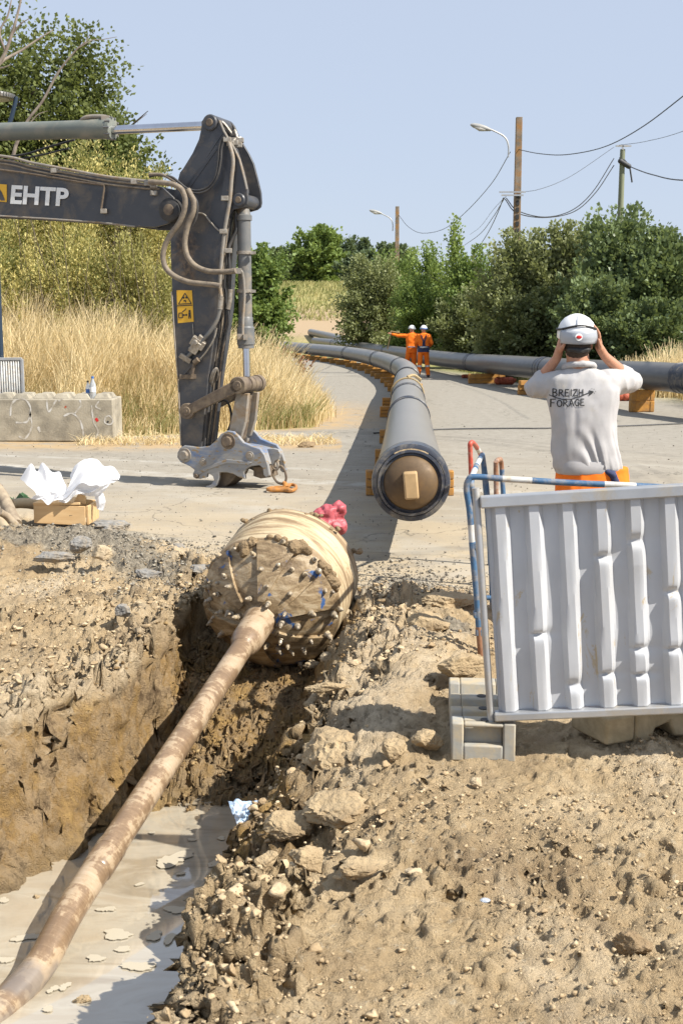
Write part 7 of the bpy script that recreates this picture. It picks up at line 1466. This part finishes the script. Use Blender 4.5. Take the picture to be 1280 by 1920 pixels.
# fast lookup of the built surface: nearest grid vertex by bins
gv = vcos(gme); sel = (gv[:, 1] < 20) & (np.abs(gv[:, 0]) < 8); gs = gv[sel]; cell = .03
gx0, gy0 = -8.0, 1.0; gw = int(16/cell)+2; gh = int(19.5/cell)+2; HGT = np.full((gh, gw), -9.0)
ii = ((gs[:, 0]-gx0)/cell).astype(int); jj = ((gs[:, 1]-gy0)/cell).astype(int); np.maximum.at(HGT, (np.clip(jj, 0, gh-1), np.clip(ii, 0, gw-1)), gs[:, 2])
def surf(X, Y):
    i = np.clip(((X-gx0)/cell).astype(int), 0, gw-1); j = np.clip(((Y-gy0)/cell).astype(int), 0, gh-1); z = HGT[j, i]; zb = ground_base(X, Y); return np.where(z < -5, zb, z)
def matc(name, stops, rough=.95, bs_=70, bm_=.7):
    m, nt, b = newmat(name); v = coord(nt); a = N(nt, 'ShaderNodeAttribute', attribute_name='tint'); c = ramp(nt, a.outputs['Fac'], stops); c = mixc(nt, ramp(nt, noise(nt, v, 30, 5, .7), [(.45, (0, 0, 0)), (.7, (.6, .6, .6))]), c, tuple(q*.6 for q in stops[0][1]))
    nt.links.new(c, b.inputs['Base Color']); b.inputs['Roughness'].default_value = rough; b.inputs['Specular IOR Level'].default_value = .2; bump(nt, b, noise(nt, v, bs_, 6, .65), bm_, .01); return m
M['crumb'] = matc('soil crumbs', [(0, (0.36, 0.26, 0.15)), (.5, (0.50, 0.38, 0.23)), (1, (0.60, 0.475, 0.305))]); M['gravel'] = matc('grey gravel', [(0, (0.11, 0.10, 0.085)), (.4, (0.23, 0.205, 0.165)), (.75, (0.35, 0.315, 0.25)), (1, (0.48, 0.44, 0.36))])
M['clayc'] = matc('ochre clay crumbs', [(0, (0.14, 0.09, 0.045)), (.5, (0.26, 0.17, 0.08)), (1, (0.38, 0.27, 0.13))])
rs = np.random.RandomState(21)
n = 60000; X = rs.uniform(-4, 4, n); Y = 2.3 + 6.6*rs.rand(n); S = .003 + .0042*rs.exponential(1, n); S = np.minimum(S, .019)
lip = np.minimum(np.abs(X-xR(Y)), np.abs(X-xL(Y))); dn = fbm2(X*1.4, Y*1.4, 4, 33) + .45*np.exp(-(lip/.35)**2); out = (X > xR(Y) - .02) | (X < xL(Y) + .05); keep = out & (rs.rand(n) < ss(-.15, .55, dn)) & (lumpmask(X, Y) > .3) & (np.abs(X) < .36*Y + .8)
scatter('soil_crumbs', 'loose dry soil crumbs and small clods strewn over both banks of the pit', 'soil', 'crumb', X[keep], Y[keep], S[keep], 1, RK1, .45)
n = 900; t_ = rs.rand(n); Y = 2.6 + 5.2*t_; X = np.interp(Y, KY, KXR) + .03 + .22*rs.exponential(1, n)*.8; S = .007 + .010*rs.exponential(1, n); S = np.minimum(S, .045)
keep = rs.rand(n) < .45; scatter('soil_clods', 'broken clay clods heaped along the right lip of the pit', 'soil', 'crumb', X[keep], Y[keep], S[keep], 2, RK, .45)
n = 420; Y = 5.2 + 3*rs.rand(n); X = xL(Y) - .02 - .9*rs.rand(n)**1.2; S = np.minimum(.008 + .009*rs.exponential(1, n), .035); scatter('soil_clods', 'clay clods scattered along the left lip of the pit', 'soil', 'crumb', X, Y, S, 3, RK, .45)
n = 1800; Y = 5.7 + 2.2*rs.rand(n); X = xL(Y) + (xR(Y)-xL(Y))*rs.rand(n); S = np.minimum(.004 + .006*rs.exponential(1, n), .026); scatter('pit_crumbs', 'ochre clay crumbs on the floor of the pit', 'soil', 'clayc', X, Y, S, 4, RK1, .4)
n = 6500; c_ = rs.randint(0, 5, n); cx_ = np.array([-1.25, .42, -2.4, -1.6, .25])[c_]; cy_ = np.array([8.2, 7.9, 9.3, 9.3, 8.5])[c_]; X = cx_ + np.array([.38, .36, .8, .4, .4])[c_]*rs.normal(size=n); Y = cy_ + np.array([.5, .4, .5, .3, .35])[c_]*rs.normal(size=n); S = np.minimum(.004 + .005*rs.exponential(1, n), .035)
k = (Y > 7.0) & ~((X > xL(Y)) & (X < xR(Y)) & (Y < 8.2)); scatter('gravel', 'grey broken asphalt gravel around the end of the pit', 'gravel', 'gravel', X[k], Y[k], S[k], 5, RK1)
n = 5200; Y = 8.3 + 13*rs.rand(n)**1.5; X = rs.uniform(-1, 1, n)*(.34*Y + 1); S = np.minimum(.003 + .0042*rs.exponential(1, n), .024); k = (X < road_edge(Y)) * (Y > 18.6) == 0; scatter('road_grit', 'small stones scattered over the dusty road', 'gravel', 'gravel', X[k], Y[k], S[k], 6, RK1)
# single stones, slabs and lumps one can point at
def rock(px, py, w_, h_, d_, label, mat, seed, cat='stone', nm='stone', z=None, rot=0, flat=False, grp=None):
    c = G(px, py, 0); zz = float(surf(np.array([c.x]), np.array([c.y]))[0]) if z is None else z; c = G(px, py, zz)
    import bmesh
    bm = bmesh.new(); bmesh.ops.create_icosphere(bm, subdivisions=5, radius=1.0); V = np.array([tuple(v.co) for v in bm.verts]); me = bpy.data.meshes.new(nm); bm.to_mesh(me); bm.free()
    rsk = np.random.RandomState(seed)
    if flat: V = np.sign(V)*np.abs(V)**.45
    for k in range(9):                                                    # broken facets
        d = rsk.normal(size=3); d /= np.linalg.norm(d); t = V @ d; lim = rsk.uniform(.55, .85); V = V - np.clip(t-lim, 0, None)[:, None]*d
    n_ = fbm3(V[:, 0]*1.5+seed, V[:, 1]*1.5, V[:, 2]*1.5, 4, seed, .6); V = V*(1 + .28*n_)[:, None]; V = V*(1 + .16*fbm3(V[:, 0]*4.5, V[:, 1]*4.5, V[:, 2]*4.5, 4, seed+2, .7))[:, None]
    V = V*np.array([w_/2, d_/2, h_/2]); ca, sa = math.cos(rot), math.sin(rot); V = np.stack([V[:, 0]*ca - V[:, 1]*sa, V[:, 0]*sa + V[:, 1]*ca, V[:, 2]], 1) + np.array([c.x, c.y, zz + h_*.30])
    setco(me, V); me.polygons.foreach_set('use_smooth', [True]*len(me.polygons)); me.set_sharp_from_angle(angle=R(40)); o = place(me, nm, M[mat], None, Vector((c.x, c.y, zz))); tag(o, label, cat, grp); return o
rock(282, 1085, .22, .10, .16, 'flat grey broken asphalt slab on the left bank near the barrel', 'rock', 1, 'slab', 'asphalt_slab', flat=True, rot=.3)
rock(190, 1046, .15, .11, .12, 'rounded tan stone on the left bank below the grey rubble', 'stone', 2); rock(150, 1030, .20, .13, .16, 'grey lump of old asphalt left of the rounded tan stone', 'rock', 3, 'asphalt lump', 'asphalt_lump')
rock(335, 1036, .17, .09, .14, 'pale grey asphalt lump on the bank left of the barrel', 'rock', 4, 'asphalt lump', 'asphalt_lump'); rock(232, 1155, .10, .09, .08, 'small dark stone above the lip of the left bank', 'rock', 5); rock(100, 1050, .30, .08, .12, 'long low asphalt fragment in front of the pine crate', 'rock', 6, 'asphalt lump', 'asphalt_lump')
rock(210, 1000, .42, .14, .26, 'dark grey rubble mound right of the pine crate', 'rock', 7, 'rubble', 'rubble_mound', grp=None); rock(370, 1075, .20, .07, .14, 'low grey asphalt plate just left of the barrel rim', 'rock', 27, 'slab', 'asphalt_slab', flat=True); rock(95, 982, .22, .06, .1, 'dark asphalt crust leaning on the pine crate front', 'rock', 28, 'asphalt lump', 'asphalt_lump')
rock(628, 1452, .30, .24, .34, 'big overhanging clay slab on the right lip, above the blue rag', 'clay_clod', 8, 'clay slab', 'clay_slab', z=-.16, rot=.5)
rock(640, 1536, .26, .13, .22, 'pale flat topped clay clod right of the blue rag', 'clay_clod', 9, 'clod', 'clay_clod', grp='large clods on the right lip'); rock(545, 1560, .19, .11, .16, 'crumbly clay clod touching the blue rag', 'clay_clod', 10, 'clod', 'clay_clod', grp='large clods on the right lip'); rock(500, 1625, .10, .07, .10, 'small round clod on the lip below the rag', 'clay_clod', 11, 'clod', 'clay_clod', grp='large clods on the right lip')
rock(580, 1625, .15, .10, .13, 'middle sized clod on the lip below the pale flat topped one', 'clay_clod', 12, 'clod', 'clay_clod', grp='large clods on the right lip'); rock(690, 1630, .17, .05, .14, 'thin cracked clay plate on the right bank', 'clay_clod', 13, 'clod', 'clay_clod', flat=True, grp='large clods on the right lip')
rock(893, 1474, .055, .045, .04, 'sharp little stone casting a shadow in front of the fence foot', 'stone', 14); rock(1185, 1780, .11, .07, .10, 'dark rounded clod at the lower right', 'mud_wet', 15, 'clod', 'clay_clod'); rock(800, 1400, .13, .09, .12, 'tan clod left of the grey fence foot', 'clay_clod', 16, 'clod', 'clay_clod'); rock(740, 1420, .12, .10, .10, 'tan clod between the clay slab and the fence foot', 'clay_clod', 17, 'clod', 'clay_clod')
rock(615, 1294, .22, .06, .07, 'log shaped tan lump on the slope under the barrel', 'clay_clod', 18, 'clod', 'clay_clod', rot=.1); rock(775, 1640, .06, .03, .05, 'flat grey pebble on the cracked mud', 'stone', 19); rock(1125, 1590, .035, .02, .03, 'pale pebble on the dry soil at the right', 'stone', 20)
rock(615, 1240, .09, .07, .08, 'cream coloured stone below the right side of the barrel', 'stone', 23); rock(585, 1250, .12, .05, .07, 'second cream stone left of the first below the barrel', 'stone', 24); rock(575, 838, .30, .10, .2, 'small dark soil heap on the road edge beyond the hitch', 'mud_wet', 25, 'soil heap', 'soil_heap')
rock(155, 1880, .07, .035, .05, 'yellow brown clod floating in the slurry', 'clay_clod', 30, 'clod', 'clay_clod', z=WATER-.008); rock(68, 1684, .035, .022, .03, 'small brown clod in the slurry left of the rod', 'clay_clod', 31, 'clod', 'clay_clod', z=WATER-.004)
# dark soil heaps right of the reamer, by the barrier posts
for k, (x, y, w_, lab) in enumerate(((845, 1140, .34, 'dark soil heap by the barrier posts, the farther one'), (860, 1265, .30, 'dark crumbly soil heap behind the grey fence foot'), (800, 1180, .24, 'brown soil heap right of the barrel'))): rock(x, y, w_, .13, w_*.7, lab, 'clay_clod', 40+k, 'soil heap', 'soil_heap')
# scum flakes on the slurry
m, nt, b = newmat('dry scum'); b.inputs['Base Color'].default_value = (0.44, 0.39, 0.295, 1); b.inputs['Roughness'].default_value = .7; M['scum'] = m
sc_pts = [(325, 1612, .17, .07), (410, 1618, .09, .035), (357, 1465, .05, .02), (330, 1706, .10, .03), (220, 1752, .14, .035), (290, 1755, .08, .03), (372, 1738, .10, .03), (50, 1758, .12, .025), (200, 1705, .08, .02), (260, 1812, .14, .03), (180, 1797, .09, .02), (230, 1780, .09, .016), (122, 1850, .05, .02), (100, 1855, .04, .02), (300, 1885, .07, .02), (10, 1800, .07, .02), (8, 1688, .05, .02), (90, 1892, .05, .015), (400, 1712, .07, .02), (262, 1658, .04, .012), (340, 1638, .04, .015), (285, 1562, .03, .012), (360, 1575, .05, .012), (415, 1572, .05, .015), (318, 1760, .06, .03), (140, 1700, .04, .015)]
for k, (x, y, w_, h_) in enumerate(sc_pts):
    c = G(x, y, WATER+.004); rsk = np.random.RandomState(k+5); nn_ = 30; ring = []
    for i in range(nn_): a = 2*math.pi*i/nn_; r_ = .85 + .22*math.sin(a*2 + k) + .12*math.sin(a*3 + 2.1*k) + rsk.uniform(-.14, .14); ring.append(c + Vector((math.cos(a)*w_/2*r_, math.sin(a)*h_*1.3*r_ + .25*math.cos(a)*h_, 0)))
    mb = MB(); mb.prism(ring, (0, 0, .003)); o = mb.build('scum_flake', M['scum'], None, 0); recentre(o, c); tag(o, {0: 'largest pale scum flake, in the middle of the slurry', 1: 'pointed scum flake near the right lip, level with the largest', 3: 'broad scum flake just right of the rod below the largest', 4: 'long slanted scum flake right of the rod', 5: 'ragged scum flake right of the long slanted one', 6: 'oval scum flake at the edge of the bank shadow', 7: 'scum flake left of the drill rod, by the shadow of the rod', 9: 'wide scum flake inside the shadow at the bottom'}.get(k, 'small pale flake of dried scum floating on the slurry'), 'scum flake', 'scum flakes on the slurry')
# blue and white rag hanging over the lip
m, nt, b = newmat('blue and white rag'); v = coord(nt); nt.links.new(ramp(nt, noise(nt, v, 16, 4, .6, 1.0), [(.42, (0.62, 0.68, 0.74)), (.52, (0.34, 0.48, 0.64)), (.62, (0.60, 0.66, 0.72))]), b.inputs['Base Color']); b.inputs['Roughness'].default_value = .8; M['rag'] = m
YR = 5.05
def rg(ctl, nm, seed, amp, mat):
    rows_ = [[P(x, y, YR+d) for x, y, d in r] for r in ctl]; cols = [spline(r, 10) for r in rows_]; V = np.array([[tuple(p) for p in spline([c[i] for c in cols], 12)] for i in range(len(cols[0]))]); h_, w_ = V.shape[:2]; A_ = V.reshape(-1, 3)
    uu, vv = np.meshgrid(np.arange(w_)/w_, np.arange(h_)/h_); f_ = 1-2*np.abs(fbm2(uu.ravel()*4+seed, vv.ravel()*5, 4, seed, .6)); A_[:, 1] -= amp*f_; A_[:, 2] += amp*.7*fbm2(uu.ravel()*5, vv.ravel()*5+seed, 3, seed+3)
    id_ = np.arange(h_*w_).reshape(h_, w_); me = mesh_np(nm, A_, np.stack([id_[:-1, :-1], id_[1:, :-1], id_[1:, 1:], id_[:-1, 1:]], -1).reshape(-1, 4)); me.polygons.foreach_set('use_smooth', [True]*len(me.polygons)); me.set_sharp_from_angle(angle=R(40)); o = place(me, nm, mat, None, Vector(tuple(A_.mean(0)))); s_ = o.modifiers.new('t', 'SOLIDIFY'); s_.thickness = .002; return o
o = rg([[(428, 1503, .10), (450, 1500, .08), (480, 1497, .1), (510, 1496, .1), (526, 1502, .1)], [(437, 1522, 0), (455, 1520, -.02), (475, 1516, 0), (500, 1512, .02), (522, 1508, .05)], [(444, 1538, -.04), (456, 1545, -.05), (470, 1535, -.03), (490, 1525, 0), (515, 1515, .04)], [(452, 1548, -.06), (458, 1552, -.06), (468, 1545, -.05), (480, 1534, -.02), (498, 1524, .02)]], 'rag', 5, .022, M['rag'])
tag(o, 'crumpled blue and white rag hanging over the right lip above the slurry', 'rag')
mb = MB(); c = G(909, 1688, .03); mb.ball(c, .014, 10, 6, (1.2, .9, .5)); o = mb.build('paper_scrap', M['clear_plastic'], None); recentre(o, c); tag(o, 'tiny pale turquoise scrap on the dry soil', 'scrap')
